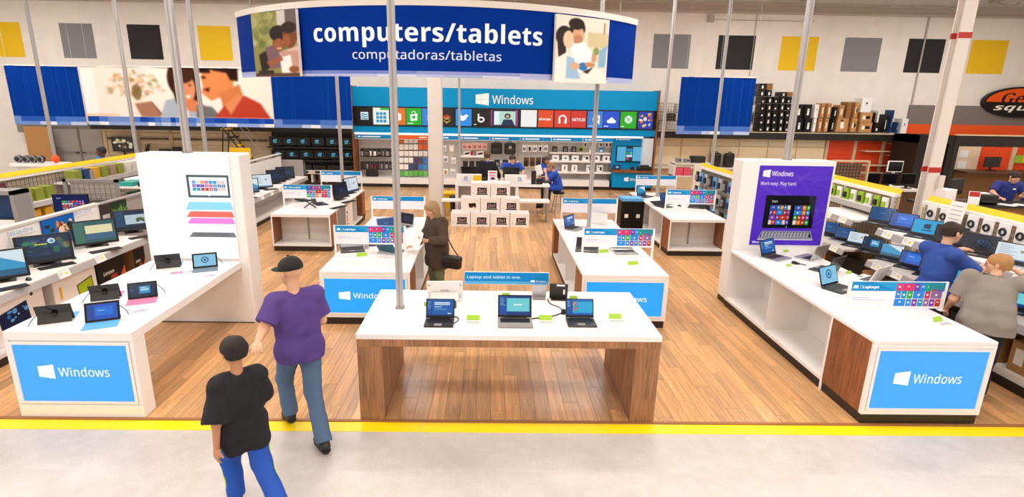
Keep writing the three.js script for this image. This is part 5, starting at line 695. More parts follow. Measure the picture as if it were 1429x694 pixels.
function gondolaShelf(t, X, depth, y, z0, z1, side, tags) { // shelf along z; side = +1 when its front edge faces +x
  obj('shelf', bb(Math.min(X, X - side * depth), Math.max(X, X - side * depth), y - 0.035, y, z1, z0), M.whiteMatt, t);
  const lip = obj('price_lip', G3(bx(0.012, 0.1, z0 - z1, 0, 0, 0), X + side * 0.008, y - 0.055, (z0 + z1) / 2, 0, 0, side * 0.35), M.lip, t);
  for (const [z, m] of tags || []) obj('price_tag', G3(pl(0.2, 0.09), 0, 0, 0, 0, side * Math.PI / 2, side * 0.35).translate(X + side * 0.018, y - 0.054, z), m, lip);
}
// all-in-one computer gondola
const AX = -5.54;
{
  const t = thing('computer_gondola', 'white gondola with printed back panel carrying all-in-one computers', 'gondola', [0, 0, 0]), z0 = -4.0, z1 = -8.75;
  obj('back_panel', bb(-6.3, -6.24, 0, 1.33, z1, z0), M.whiteMatt, t); obj('panel_cap', bb(-6.32, -6.22, 1.33, 1.36, z1, z0), M.shelfMetal, t);
  gondolaShelf(t, AX, 0.7, 0.82, z0, z1, 1, [[-4.95, tagM], [-5.75, tagM], [-6.9, tagM], [-7.6, tagM]]);
  obj('lower_deck', bb(-6.24, AX, 0.1, 0.15, z1, z0), M.whiteMatt, t); obj('toe_kick', bb(-6.24, AX + 0.012, 0, 0.1, z1, z0), M.kick, t); for (const z of [z0, -5.35, -6.75, z1 + 0.03]) obj('bracket', bb(-6.24, -6.2, 0.1, 0.78, z - 0.03, z), M.shelfMetal, t);
  for (const [px, py] of [[30, 323], [115, 296]]) { const p = onX(px, py, -6.235), g = tex(128, 32, (c, w, h) => { rect(c, 0, 0, w, h, '#e9e4df'); txt(c, 'All-in-One', 2, 24, 24, '#6aa0d8', 'sans-serif', '', 120); }); const q = pl(0.42, 0.1); q.rotateY(Math.PI / 2); q.translate(p.x + 0.002, p.y, p.z); obj('panel_lettering', q, print(g), t); }
  // grey end panel behind the last computer
  const p2 = thing('grey_partition', 'grey partition with pinned pictures behind the car-picture computer', 'partition', [0, 0, 0]); obj('panel', bb(-6.3, -6.25, 0, 1.3, -10.2, -8.77), M.greyPanel, p2); obj('cap', bb(-6.32, -6.22, 1.3, 1.34, -10.2, -8.77), M.grey, p2);
}
{
  const face = tex(256, 192, (g, w, h) => { rect(g, 0, 0, w, h, '#0c62b8'); for (let i = 0; i < 26; i++) ell(g, rr(20, 236), rr(40, 130), rr(8, 26), rr(10, 30), pick(['#d88a50', '#3a2a20', '#e8b070', '#8a3a28', '#2a4a2a', '#c86a3a', '#f0d8c0'])); rect(g, 0, 140, w, 52, '#1478d0'); rect(g, 60, 128, 110, 64, '#e8ecf4'); });
  const p = onX(82, 308, -6.21), t = thing('graphic_card', 'blue picture card of people on the gondola back panel', 'poster', [-6.225, 0.92, p.z]); obj('board', bx(0.012, 0.4, 0.62, 0, 0.2, 0), M.blue, t); const q = pl(0.6, 0.38, 0, 0.2, 0); q.rotateY(Math.PI / 2); q.translate(0.007, 0, 0); obj('board_print', q, print(face), t);
  const face2 = tex(256, 192, (g, w, h) => { rect(g, 0, 0, w, h, '#22301c'); for (let i = 0; i < 60; i++) { g.strokeStyle = pick(['#5a9a3a', '#3a7a2a', '#86b85a']); g.lineWidth = rr(2, 7); g.beginPath(); g.moveTo(180, 140); g.lineTo(180 + rr(-80, 76), 140 - rr(20, 120)); g.stroke(); } rect(g, 0, 0, 90, h, '#3a302c'); rect(g, 8, 70, 70, 40, '#c8c0b8'); rect(g, 10, 124, 30, 40, '#8a8078'); rect(g, 200, 100, 50, 60, '#4a403a'); });
  const p3 = onX(160, 291, -6.21), t2 = thing('graphic_card', 'green plant picture card on the gondola back panel', 'poster', [-6.225, 0.86, p3.z]); obj('board', bx(0.012, 0.46, 0.66, 0, 0.23, 0), M.dark, t2); const q2 = pl(0.64, 0.44, 0, 0.23, 0); q2.rotateY(Math.PI / 2); q2.translate(0.007, 0, 0); obj('board_print', q2, print(face2), t2);
}
const AL = (px, py) => onY(px, py, 0.82);
{
  const put = (px, py, scr, lab, turn, o = {}) => { const p = AL(px, py); p.x = Math.max(p.x, -5.88); return aio('all_in_one_computer', lab, [p.x, 0.82, p.z], turn, { screen: scr, ...o }); };
  put(58, 370, S.game, 'all-in-one computer with green and blue game picture on the gondola', 0.72, { w: 0.6, hh: 0.38 });
  put(126, 344, S.note, 'all-in-one computer with pale yellow note on its screen', 0.72, { w: 0.56, hh: 0.37 });
  put(180, 325, S.car, 'all-in-one computer showing a small car picture on the gondola', 0.66, { w: 0.52, hh: 0.35, frame: M.dark });
  put(-26, 394, S.sky, 'all-in-one computer with sky picture next to the game picture one', 0.72, { w: 0.56, hh: 0.36 });
  const kb = (px, py, l) => { const p = AL(px, py); keyboard(l, [p.x, 0.82, p.z], 0.95, { w: 0.4 }); }, ms = (px, py, l) => { const p = AL(px, py); mouse(l, [p.x, 0.82, p.z], 0.9); };
  kb(80, 372, 'black keyboard before the game picture computer'); kb(148, 350, 'black keyboard before the yellow note computer'); kb(200, 331, 'black keyboard before the car picture computer'); kb(10, 404, 'black keyboard at the gondola edge next to a lone mouse');
  ms(103, 361, 'black mouse on a keyboard end before the game picture computer'); ms(40, 391, 'black mouse lying alone on the white gondola shelf'); ms(158, 337, 'black mouse before the yellow note computer'); 
}
// cartons on the lower deck of that gondola
{
  const bubble = tex(256, 192, (g, w, h) => { rect(g, 0, 0, w, h, '#efe8e4'); poly(g, [[30, 60], [170, 40], [180, 150], [40, 170]], '#0a1e46'); for (let i = 0; i < 12; i++) ell(g, rr(60, 170), rr(60, 150), rr(3, 16), rr(3, 14), pick(['#2a7ad0', '#5aa8ee', '#1450a0', '#9ad0ff'])); ell(g, 200, 24, 8, 8, '#3a3a40'); }), greenF = tex(256, 192, (g, w, h) => { rect(g, 0, 0, w, h, '#f0e6e0'); rect(g, 30, 50, 14, 60, '#e8b830'); poly(g, [[130, 76], [230, 56], [234, 120], [138, 136]], '#2a2a20'); poly(g, [[136, 80], [226, 62], [230, 116], [142, 130]], '#a8bc10'); }), darkF = tex(256, 192, (g, w, h) => { rect(g, 0, 0, w, h, '#15100f'); txt(g, 'Lenovo', 40, 90, 30, '#e8e0dc', 'sans-serif', 'bold italic'); rect(g, 110, 100, 60, 20, '#a83228'); poly(g, [[130, 192], [256, 70], [256, 192]], '#cf5232'); });
  const put = (px, py, s, side, f, l) => { const p = onX(px, py, AX - 0.12); carton('computer_carton', l, s, [AX - 0.12 - s[2] / 2, 0.15, p.z], Math.PI / 2, side, print(f), {}); };
  put(28, 440, [0.78, 0.56, 0.26], M.offwhite, bubble, 'white computer carton with blue bubble picture under the gondola shelf');
  put(108, 408, [0.8, 0.56, 0.26], M.offwhite, greenF, 'white computer carton with lime screen picture under the gondola shelf');
  put(158, 386, [0.6, 0.54, 0.26], M.black, darkF, 'black computer carton with orange corner under the gondola shelf');
  
  put(196, 370, [0.3, 0.5, 0.22], M.cardDark, darkF, 'brown sided carton at the far end of the lower deck');
}
// second gondola beyond the tower
{
  const t = thing('computer_gondola', 'far white gondola beyond the tower with computers and stacked white cartons', 'gondola', [0, 0, 0]), X = -5.55, z0 = -10.5, z1 = -16.9;
  obj('back_panel', bb(-6.36, -6.3, 0, 1.3, z1, z0), M.whiteMatt, t); obj('end_panel', bb(-6.3, X - 0.1, 0.1, 1.2, z1, z1 + 0.03), M.greyPanel, t); gondolaShelf(t, X, 0.75, 0.7, z0, z1, 1, [-10.9, -11.5, -12.1, -12.8, -13.4, -14.0, -14.6].map(z => [z, tagM]));
  obj('lower_deck', bb(-6.3, X, 0.1, 0.14, z1, z0), M.whiteMatt, t); obj('toe_kick', bb(-6.3, X + 0.012, 0, 0.1, z1, z0), M.kick, t); obj('panel_cap', bb(-6.38, -6.28, 1.36, 1.39, z1, z0), M.shelfMetal, t);
  const hp = tex(128, 128, (g, w, h) => { rect(g, 0, 0, w, h, '#efeae6'); ell(g, 64, 64, 26, 26, '#3aa0cc'); txt(g, 'hp', 46, 76, 36, '#fff', 'sans-serif', 'italic'); });
  for (const [z, l] of [[-11.0, 'first'], [-11.75, 'second']]) carton('computer_carton', l === 'first' ? 'white carton with round blue mark at the tower end of the far gondola' : 'white carton with round blue mark, second from the tower', [0.6, 0.5, 0.34], [X - 0.28, 0.14, z], Math.PI / 2, M.white, print(hp), {});
  single('brown_carton', 'brown carton on the lower deck of the far gondola', 'box', [rb(0.4, 0.44, 0.5, 0.008, 0, 0.22, 0), bx(0.05, 0.002, 0.5, 0, 0.441, 0)], M.cardDark, [X - 0.32, 0.14, -12.7]);
  const P = (px, py) => onY(px, py, 0.7);
  for (const [px, py, sc, l, w] of [[349, 270, S.sky, 'all-in-one computer peeking past the glowing tower', 0.45], [367, 261, S.paleDoc, 'all-in-one computer with blue document on the far gondola', 0.5], [386, 254, S.night, 'black-screened computer next to the blue document one on the far gondola', 0.5], [399, 248, S.night, 'black-screened computer mid-way along the far gondola', 0.52], [416, 243, S.night, 'black-screened computer at the end of the far gondola', 0.5]]) { const p = onX(px, py, -5.88); aio('all_in_one_computer', l, [-5.88, 0.7, p.z], 0.6, { screen: sc, w, hh: 0.36 }); }
  for (const [px, py, l] of [[386, 265, 'black keyboard before the blue document computer'], [352, 277, 'black keyboard beside the tower on the far gondola']]) { const p = P(px, py); keyboard(l, [Math.min(-5.66, p.x), 0.7, p.z], 0.9, { w: 0.34 }); }
  for (const [z, m, l] of [[-11.4, print(tex(64, 64, (g, w, h) => { rect(g, 0, 0, w, h, '#1478c8'); rect(g, 0, 20, w, 30, '#8a6a4a'); })), 'blue picture card on the far gondola back panel'], [-13.6, M.card, 'wooden look picture card on the far gondola back panel']]) { const tt = thing('graphic_card', l, 'poster', [-6.29, 0.95, z]); obj('board', bx(0.012, 0.36, 0.5, 0, 0.18, 0), m, tt); obj('edge', bx(0.016, 0.36, 0.01, 0, 0.18, 0.255), M.paper, tt); }
}
// wire end cap with monitor and speaker
{
  const z = -9.6, a = onZ(86, 250, z), b = onZ(163, 252, z), t = thing('wire_end_cap', 'grey framed wire grid end cap behind the start-screen monitor', 'end cap', [0, 0, 0]); const y1 = a.y;
  obj('frame', [bb(a.x, b.x, y1 - 0.05, y1, z - 0.04, z), bb(a.x, a.x + 0.06, 0, y1, z - 0.04, z), bb(b.x - 0.06, b.x, 0, y1, z - 0.04, z)], M.grey, t); obj('backing', bb(a.x + 0.06, b.x - 0.06, 0.3, y1 - 0.05, z - 0.1, z - 0.08), std(0xbdb2ad, 0.7), t); wireGrid(t, a.x + 0.06, b.x - 0.06, 0.9, y1 - 0.08, z - 0.04, 0.09); obj('shelf', bb(a.x, b.x, 0.9, 0.95, z, z + 0.55), M.whiteMatt, t); obj('shelf_front', bb(a.x, b.x, 0, 0.9, z + 0.1, z + 0.14), M.whiteMatt, t);
  const p = onZ(103, 300, z + 0.25), m = thing('desktop_monitor', 'monitor with coloured start screen before the wire grid', 'monitor', [p.x, 0.95, z + 0.25], 0.15); obj('housing', rb(0.56, 0.34, 0.03, 0.008, 0, 0.27, 0), M.blackGloss, m); obj('screen', pl(0.53, 0.31, 0, 0.27, 0.016), S.start, m); obj('stand', [bx(0.06, 0.12, 0.04, 0, 0.06, -0.02), bx(0.24, 0.016, 0.18, 0, 0.008, 0)], M.black, m);
  const q = onZ(149, 290, z + 0.2), s = thing('black_soundbar', 'long black box on the wire end cap shelf', 'speaker', [q.x, 0.95, z + 0.2]); obj('body', rb(0.5, 0.2, 0.16, 0.02, 0, 0.22, 0), M.black, s); obj('foot', bx(0.4, 0.12, 0.12, 0, 0.06, 0), M.black, s); obj('badge', bx(0.03, 0.03, 0.01, 0.2, 0.26, 0.082), M.paper, s);
}
// shelves of flat goods behind the end cap
{
  const t = thing('flat_goods_rack', 'rack of flat boxed goods beyond the wire end cap', 'rack', [0, 0, 0]), x0 = -8.3, x1 = -7.1, z0 = -11.6, z1 = -13.2; for (const y of [0.5, 0.85, 1.15]) obj('shelf', bb(x0, x1, y - 0.03, y, z1, z0), M.whiteMatt, t); for (const [x, z] of [[x0, z0], [x1, z0], [x0, z1], [x1, z1]]) obj('post', bx(0.05, 1.5, 0.05, x, 0.75, z), M.grey, t); wireGrid(t, x0, x1, 1.2, 1.5, z1, 0.09);
  const cs = [M.paper, M.teal, M.red, M.black, M.offwhite, M.dark]; let k = 0; for (const y of [0.85, 1.15]) for (let i = 0; i < 5; i++) { const m = cs[k++ % 6]; single('flat_carton', ['white', 'teal', 'red', 'black', 'off-white', 'charcoal'][(k - 1) % 6] + ' flat carton lying on the ' + (y > 1 ? 'top' : 'middle') + ' shelf of the flat goods rack', 'box', [rb(0.3, 0.09, 0.4, 0.006, 0, 0.045, 0), bx(0.3, 0.03, 0.01, 0, 0.05, 0.202)], m, [x0 + 0.2 + i * 0.2, y + (i % 2) * 0.0, z0 - 0.3 - (i % 2) * 0.5], rr(-0.1, 0.1)); }
}
// yellow-topped gondola with boxed goods
{
  const GX = -9.1, z0 = -8.6, z1 = -14.6, t = thing('accessory_gondola', 'long gondola with yellow top strip and boxed goods by the wire end cap', 'gondola', [0, 0, 0]);
  obj('back_panel', bb(GX - 0.12, GX - 0.06, 0, 1.46, z1, z0), std(0xb9ab9a, 0.7), t); wireGrid(t, z1, z0, 0.5, 1.44, GX - 0.04, 0.1, true); obj('yellow_strip', G3(bx(0.02, 0.09, z0 - z1, 0, 0, 0), GX - 0.02, 1.53, (z0 + z1) / 2, 0, 0, 0.5), M.yellow, t); obj('white_strip', bb(GX - 0.1, GX + 0.02, 1.44, 1.485, z1, z0), M.white, t); obj('base', bb(GX - 0.1, GX + 0.5, 0, 0.14, z1, z0), M.shelfMetal, t);
  gondolaShelf(t, GX + 0.42, 0.46, 1.02, -8.6, -11.4, 1, [[-8.9, tagM], [-9.6, tagM], [-10.3, tagM]]); gondolaShelf(t, GX + 0.48, 0.52, 0.62, -8.6, -11.6, 1, [[-9.1, tagM], [-10, tagM]]); gondolaShelf(t, GX + 0.36, 0.42, 1.22, -11.6, -14.4, 1, []);
  const cols = [[std(0x87922f, 0.6), 'lime green'], [M.plum, 'wine red'], [std(0x9c8466, 0.7), 'tan'], [M.offwhite, 'white'], [std(0xd29a1c, 0.6), 'yellow'], [M.navy, 'navy']];
  const put = (y, z, i, row) => { const [m, n] = cols[i]; const o = single('boxed_goods', `${n} boxed goods on the ${row}`, 'box', [rb(0.2, 0.24, 0.22, 0.006, 0, 0.12, 0), bx(0.12, 0.08, 0.004, 0, 0.14, 0.112)], m, [GX + 0.26, y, z], Math.PI / 2, `${n} boxes on the ${row}`); return o; };
  [1, 1, 2, 3, 3, 2, 0, 0, 0].forEach((c, i) => put(1.02, -8.75 - i * 0.28, c, 'upper shelf under the yellow strip')); [1, 1, 1, 3, 5, 2, 4, 4].forEach((c, i) => put(0.62, -8.75 - i * 0.3, c, 'lower shelf under the yellow strip')); [0, 5, 4, 0, 2, 0, 3, 3, 3].forEach((c, i) => put(1.22, -11.8 - i * 0.28, c, 'far shelf under the yellow strip'));
  for (let i = 0; i < 6; i++) { const p = thing('blister_pack', 'red and white hanging pack above the boxed goods shelf', 'package', [GX + 0.12, 1.33, -8.7 - i * 0.3], Math.PI / 2, 'hanging packs under the yellow strip'); obj('card', bx(0.16, 0.18, 0.01), pick([M.plum, M.paper]), p); obj('product', rb(0.1, 0.09, 0.04, 0.01, 0, -0.02, 0.022), M.dark, p); obj('hook', bx(0.01, 0.01, 0.12, 0, 0.08, -0.08), M.steel, p); }
}
// rack of yellow packs and tv at the frame edge, blue totem, low white shelf
{
  const p = onZ(0, 300, -8.2), t = thing('endcap_rack', 'grey framed rack with yellow packs at the end of the yellow-topped gondola', 'rack', [0, 0, 0]), x1 = onZ(24, 300, -8.2).x, x0 = x1 - 0.9, z = -8.2; obj('frame', [bb(x1 - 0.06, x1, 0, 1.62, z - 0.3, z), bb(x0, x0 + 0.06, 0, 1.62, z - 0.3, z), bb(x0, x1, 1.56, 1.62, z - 0.3, z), bb(x0, x1, 1.0, 1.05, z - 0.3, z)], M.grey, t); obj('shelf', bb(x0, x1, 0.6, 0.64, z - 0.3, z + 0.1), M.whiteMatt, t); obj('back', bb(x0, x1, 0, 1.56, z - 0.33, z - 0.3), M.greyPanel, t);
  for (const y of [0.64, 0.78]) single('yellow_pack', y < 0.7 ? 'yellow pack at the bottom of the grey rack' : 'yellow pack stacked on another in the grey rack', 'box', [rb(0.4, 0.12, 0.2, 0.006, 0, 0.06, 0), bx(0.3, 0.02, 0.21, 0, 0.06, 0)], M.yellow, [x1 - 0.3, y, z - 0.12]);
  single('dark_screen', 'small dark screen with pale emblem mounted in the grey rack', 'screen', [rb(0.5, 0.36, 0.05, 0.01, 0, 0.18, 0), G3(cyl(0.06, 0.06, 0.01), 0.12, 0.18, 0.03, Math.PI / 2)], M.navy, [x1 - 0.34, 1.16, z - 0.24]);
  single('white_board', 'white blank card below the small dark screen in the grey rack', 'sign', [bx(0.5, 0.1, 0.02, 0, 0.06, 0), bx(0.5, 0.02, 0.04, 0, 0.01, 0)], M.paper, [x1 - 0.34, 1.05, z - 0.1]);
  const q = onZ(8, 245, -10.8), b = thing('blue_totem', 'blue standing sign with white top at the yellow-topped gondola', 'sign', [q.x - 0.75, 0, -10.8]); obj('panel', rb(0.5, 1.5, 0.06, 0.01, 0, 1.15, 0), M.blue, b); obj('top', rb(0.4, 0.35, 0.05, 0.01, -0.1, 2.05, 0), M.paper, b); obj('foot', bx(0.5, 0.42, 0.2, 0, 0.21, 0), M.blue, b);
  const s = thing('low_shelf_unit', 'low white shelf with small black devices in front of the doors', 'shelf', [0, 0, 0]), z2 = -15.0, a0 = onZ(12, 225, z2).x, a1 = onZ(80, 222, z2).x; obj('top', bb(a0, a1, 1.12, 1.2, z2 - 0.5, z2), M.white, s); obj('body', bb(a0 + 0.1, a1 - 0.1, 0, 1.12, z2 - 0.4, z2 - 0.1), M.offwhite, s); obj('lower_shelf', bb(a0 + 0.4, a1 + 0.35, 0.92, 0.96, z2 - 0.1, z2 + 0.4), M.white, s); obj('lower_legs', bb(a0 + 0.5, a1 + 0.25, 0, 0.92, z2, z2 + 0.2), M.offwhite, s);
  for (let i = 0; i < 6; i++) { const d = thing('small_camera', 'small black device on the low white shelf lower ledge', 'device', [a0 + 0.75 + i * 0.19, 0.96, z2 + 0.2], 0, 'small black devices on the ledge'); obj('body', rb(0.13, 0.1, 0.08, 0.01, 0, 0.05, 0), M.black, d); obj('lens', G3(cyl(0.03, 0.03, 0.04, 0, 0, 0, 10), 0, 0.05, 0.05, Math.PI / 2), M.silver, d); }
  for (let i = 0; i < 4; i++) { const d = thing('toy_helmet', 'round black and grey device on the top of the low white shelf', 'device', [a0 + 0.12 + i * 0.2, 1.2, z2 - 0.2], 0, 'round devices on the low shelf'); obj('dome', G3(new THREE.SphereGeometry(0.1, 12, 8), 0, 0.101, 0), M.black, d); obj('visor', G3(new THREE.TorusGeometry(0.075, 0.02, 6, 14), 0, 0.1, 0.05), M.grey, d); }
  single('orange_ball', 'small orange and black ball on the low white shelf end', 'ball', [new THREE.SphereGeometry(0.1, 12, 8).translate(0, 0.114, 0), G3(new THREE.TorusGeometry(0.1, 0.012, 6, 16), 0, 0.114, 0)], M.orange, [a1 - 0.2, 1.2, z2 - 0.2]);
}
// ---------- right side: laptop gondola, headset hooks, repair counter ----------
const RXF = 5.85, LOW = 0.775, UP = 1.27;
for (const [z0, z1, tail, zA] of [[-4.2, -8.05, 'next to the shopper in grey', 0], [-8.62, -11.9, 'behind the purple poster kiosk', 1]]) {
  const t = thing('laptop_gondola', 'two-tier laptop gondola with wire back ' + tail, 'gondola', [0, 0, 0]);
  obj('base_deck', bb(RXF, 6.6, 0.12, 0.2, z1, z0), M.whiteMatt, t); obj('toe_kick', bb(RXF - 0.01, 6.6, 0, 0.12, z1, z0), M.kick, t); obj('back_panel', bb(6.56, 6.6, 0.2, 1.66, z1, z0), std(0xc0ab8c, 0.7), t); wireGrid(t, z1, z0, 0.3, 1.6, 6.54, 0.075, true);
  const tags = []; for (let z = z0 - 0.25, i = 0; z > z1; z -= 0.42, i++) tags.push([z, (zA && i > 2 && i < 6) ? tagR : tagM]); gondolaShelf(t, RXF, 0.7, LOW, z0, z1, -1, tags); gondolaShelf(t, RXF + 0.06, 0.62, UP, z0, zA ? -9.75 : z1, -1, tags.filter(a => !zA || a[0] > -9.7)); if (zA) gondolaShelf(t, 6.42, 0.14, 1.43, z0, z1, -1, []);
  obj('yellow_strip', G3(bx(0.02, 0.085, z0 - z1), 6.6, 1.735, (z0 + z1) / 2, 0, 0, -0.5), M.yellow, t); obj('white_strip', bb(6.5, 6.6, 1.65, 1.7, z1, z0), M.white, t); for (let z = z0 - 0.03; z > z1; z -= 1.22) obj('upright', bb(6.5, 6.56, 0.2, 1.65, z - 0.03, z), M.shelfMetal, t);
}
// laptops on both tiers
{
  const LP = (px, py, Y, X) => onX(px, py, X);
  const low = [[1153, 317, S.navy, 'navy screened laptop at the kiosk end of the lower tier'], [1174, 326, S.navy, 'silver laptop with blue screen on the lower tier near the kiosk'], [1192, 335, S.paleDoc, 'dark convertible laptop with grey-blue screen on the lower tier'], [1213, 344, S.tab, 'laptop with blurred desktop picture on the lower tier'], [1240, 352, S.sky, 'laptop with sky and mountain picture on the lower tier'], [1268, 363, S.plainBlue, 'laptop with plain blue screen on the lower tier beside the clerk'], [1296, 377, S.start, 'laptop with green and blue tiles behind the clerk on the lower tier'], [1344, 386, S.icon, 'laptop with cyan screen between clerk and shopper on the lower tier'], [1382, 403, S.sky, 'laptop with light blue desktop by the shopper on the lower tier'], [1424, 430, S.cyan, 'laptop with teal screen behind the shopper on the lower tier']];
  low.forEach(([px, py, s, l], i) => { const p = onX(px, py, 6.14); laptop('display_laptop', l, [6.14, LOW, p.z], -0.95, { screen: s, body: i === 1 ? M.silver : M.dark, w: 0.31, d: 0.22, open: 108 }); });
  const up = [[1226, 302, S.navy, 'laptop with plain navy screen at the kiosk end of the upper tier', M.darkMetal], [1255, 313, S.plainBlue, 'laptop with bright blue swirl screen on the upper tier', M.darkMetal], [1287, 324, S.icon, 'black laptop with cyan icon screen on the upper tier', M.black], [1320, 336, S.night, 'black laptop with dark screen beside the clerk head on the upper tier', M.black], [1362, 349, S.night, 'black laptop with dim blue stars screen on the upper tier', M.black], [1408, 366, S.paleDoc, 'silver laptop with white page being tried by the shopper', M.silver]];
  up.forEach(([px, py, s, l, b]) => { const p = onX(px, py, 6.12); laptop('display_laptop', l, [6.12, UP, p.z], -0.95, { screen: s, body: b, w: 0.36, d: 0.24, open: 106 }); });
}
// cartons under the laptop shelf
for (let i = 0; i < 17; i++) { const z = -4.6 - i * 0.43; if (z < -8.1 && z > -8.65) continue; const m = i % 3 === 1 ? M.black : M.cardDark; carton('laptop_carton', m === M.black ? 'black laptop carton standing on the gondola base deck' : 'brown laptop carton standing on the gondola base deck', [0.3, 0.36, 0.4], [RXF + 0.26, 0.2, z], -Math.PI / 2 + rr(-0.03, 0.03), m, i % 3 === 1 ? null : print(T.s.__lab || (T.s.__lab = tex(64, 64, (g, w, h) => { rect(g, 0, 0, w, h, '#a87a48'); rect(g, 12, 14, 24, 34, '#e8e2d8'); }))), { group: m === M.black ? 'black laptop cartons' : 'brown laptop cartons' }); }
// headset packs and green cable packs on the wire back
for (let i = 0; i < 14; i++) { const z = -4.7 - i * 0.232; if (Math.abs(z - onX(1327, 305, 6.3).z) < 0.17) continue; const t = thing('headset_pack', 'white headset pack hanging on the wire back above the laptops', 'package', [6.4, 1.58, z], -Math.PI / 2, 'white headset packs'); obj('card', bx(0.15, 0.2, 0.02), M.paper, t); obj('headset', G3(new THREE.TorusGeometry(0.04, 0.014, 6, 14), 0, -0.01, 0.02), M.black, t); obj('hook', bx(0.01, 0.01, 0.13, 0, 0.055, -0.066), M.steel, t); }
for (let i = 0; i < 10; i++) { const z = -8.75 - i * 0.2; const t = thing('cable_pack', i % 2 ? 'green and black cable pack on the narrow shelf below the yellow strip' : 'white and green cable pack on the narrow shelf below the yellow strip', 'package', [6.46, 1.43, z], -Math.PI / 2, i % 2 ? 'green cable packs' : 'white cable packs'); obj('card', bx(0.13, 0.19, 0.03, 0, 0.095, 0), i % 2 ? M.green : M.paper, t); obj('product', rb(0.07, 0.1, 0.03, 0.01, 0, 0.08, 0.025), i % 2 ? M.black : M.green, t); }
for (let j = 0; j < 2; j++) for (let i = 0; i < 5; i++) { const t = thing('webcam_box', 'white webcam box in the small stack near the kiosk on the narrow shelf', 'box', [6.445, 1.432 + j * 0.128, -10.95 - i * 0.16], -Math.PI / 2, 'stacked webcam boxes'); obj('body', rb(0.13, 0.125, 0.09, 0.004, 0, 0.0625, 0), M.paper, t); obj('picture', bx(0.05, 0.07, 0.004, 0.02, 0.062, 0.046), M.dark, t); }
{ const p = onX(1327, 305, 6.3), t = thing('info_placard', 'white curled information placard above the clerk on the wire back', 'placard', [6.35, UP + 0.006, p.z - 0.05], -1.35); obj('sheet', G3(rb(0.22, 0.54, 0.01, 0.003, 0, 0.27, 0), 0, 0, 0, -0.15), M.paper, t); obj('text_lines', [0.24, 0.3, 0.36, 0.42, 0.48].map(y => G3(bx(0.15, 0.012, 0.002, 0, y, 0.006), 0, 0, 0, -0.15)), M.greyTag, t); obj('foot', bx(0.12, 0.01, 0.1, 0, 0.005, 0), M.acrylic, t); }
// accessory gondola beside the cubby counter
{
  const X = 5.35, z0 = -11.4, z1 = -14.0, t = thing('accessory_gondola', 'gondola of hanging blue and black accessories with yellow strip near the kiosk', 'gondola', [0, 0, 0]); obj('back_panel', bb(X + 0.1, X + 0.16, 0, 1.5, z1, z0), std(0xb7ada2, 0.7), t); obj('yellow_strip', G3(bx(0.02, 0.08, z0 - z1), X + 0.08, 1.56, (z0 + z1) / 2, 0, 0, -0.5), M.yellow, t); obj('white_strip', bb(X + 0.02, X + 0.12, 1.46, 1.51, z1, z0), M.white, t); obj('base', bb(X - 0.3, X + 0.16, 0, 0.3, z1, z0), M.shelfMetal, t); wireGrid(t, z1, z0, 0.5, 1.45, X + 0.09, 0.1, true);
  for (let j = 0; j < 3; j++) for (let i = 0; i < 9; i++) { const n = ['top', 'middle', 'bottom'][j]; const b = i % 3; const p = thing('mouse_pack', `${['grey', 'blue', 'black'][b]} accessory pack on the ${n} hooks of the near-kiosk gondola`, 'package', [X - 0.05, 1.26 - j * 0.36, z0 - 0.2 - i * 0.28], -Math.PI / 2, `${['grey', 'blue', 'black'][b]} packs on the ${n} hooks`); obj('card', bx(0.17, 0.26, 0.02), [M.greyTag, M.skyBlue, M.dark][b], p); obj('product', rb(0.1, 0.14, 0.05, 0.02, 0, -0.02, 0.03), [M.dark, M.navy, M.steel][b], p); obj('hook', bx(0.01, 0.01, 0.13, 0, 0.12, -0.066), M.steel, p); }
}
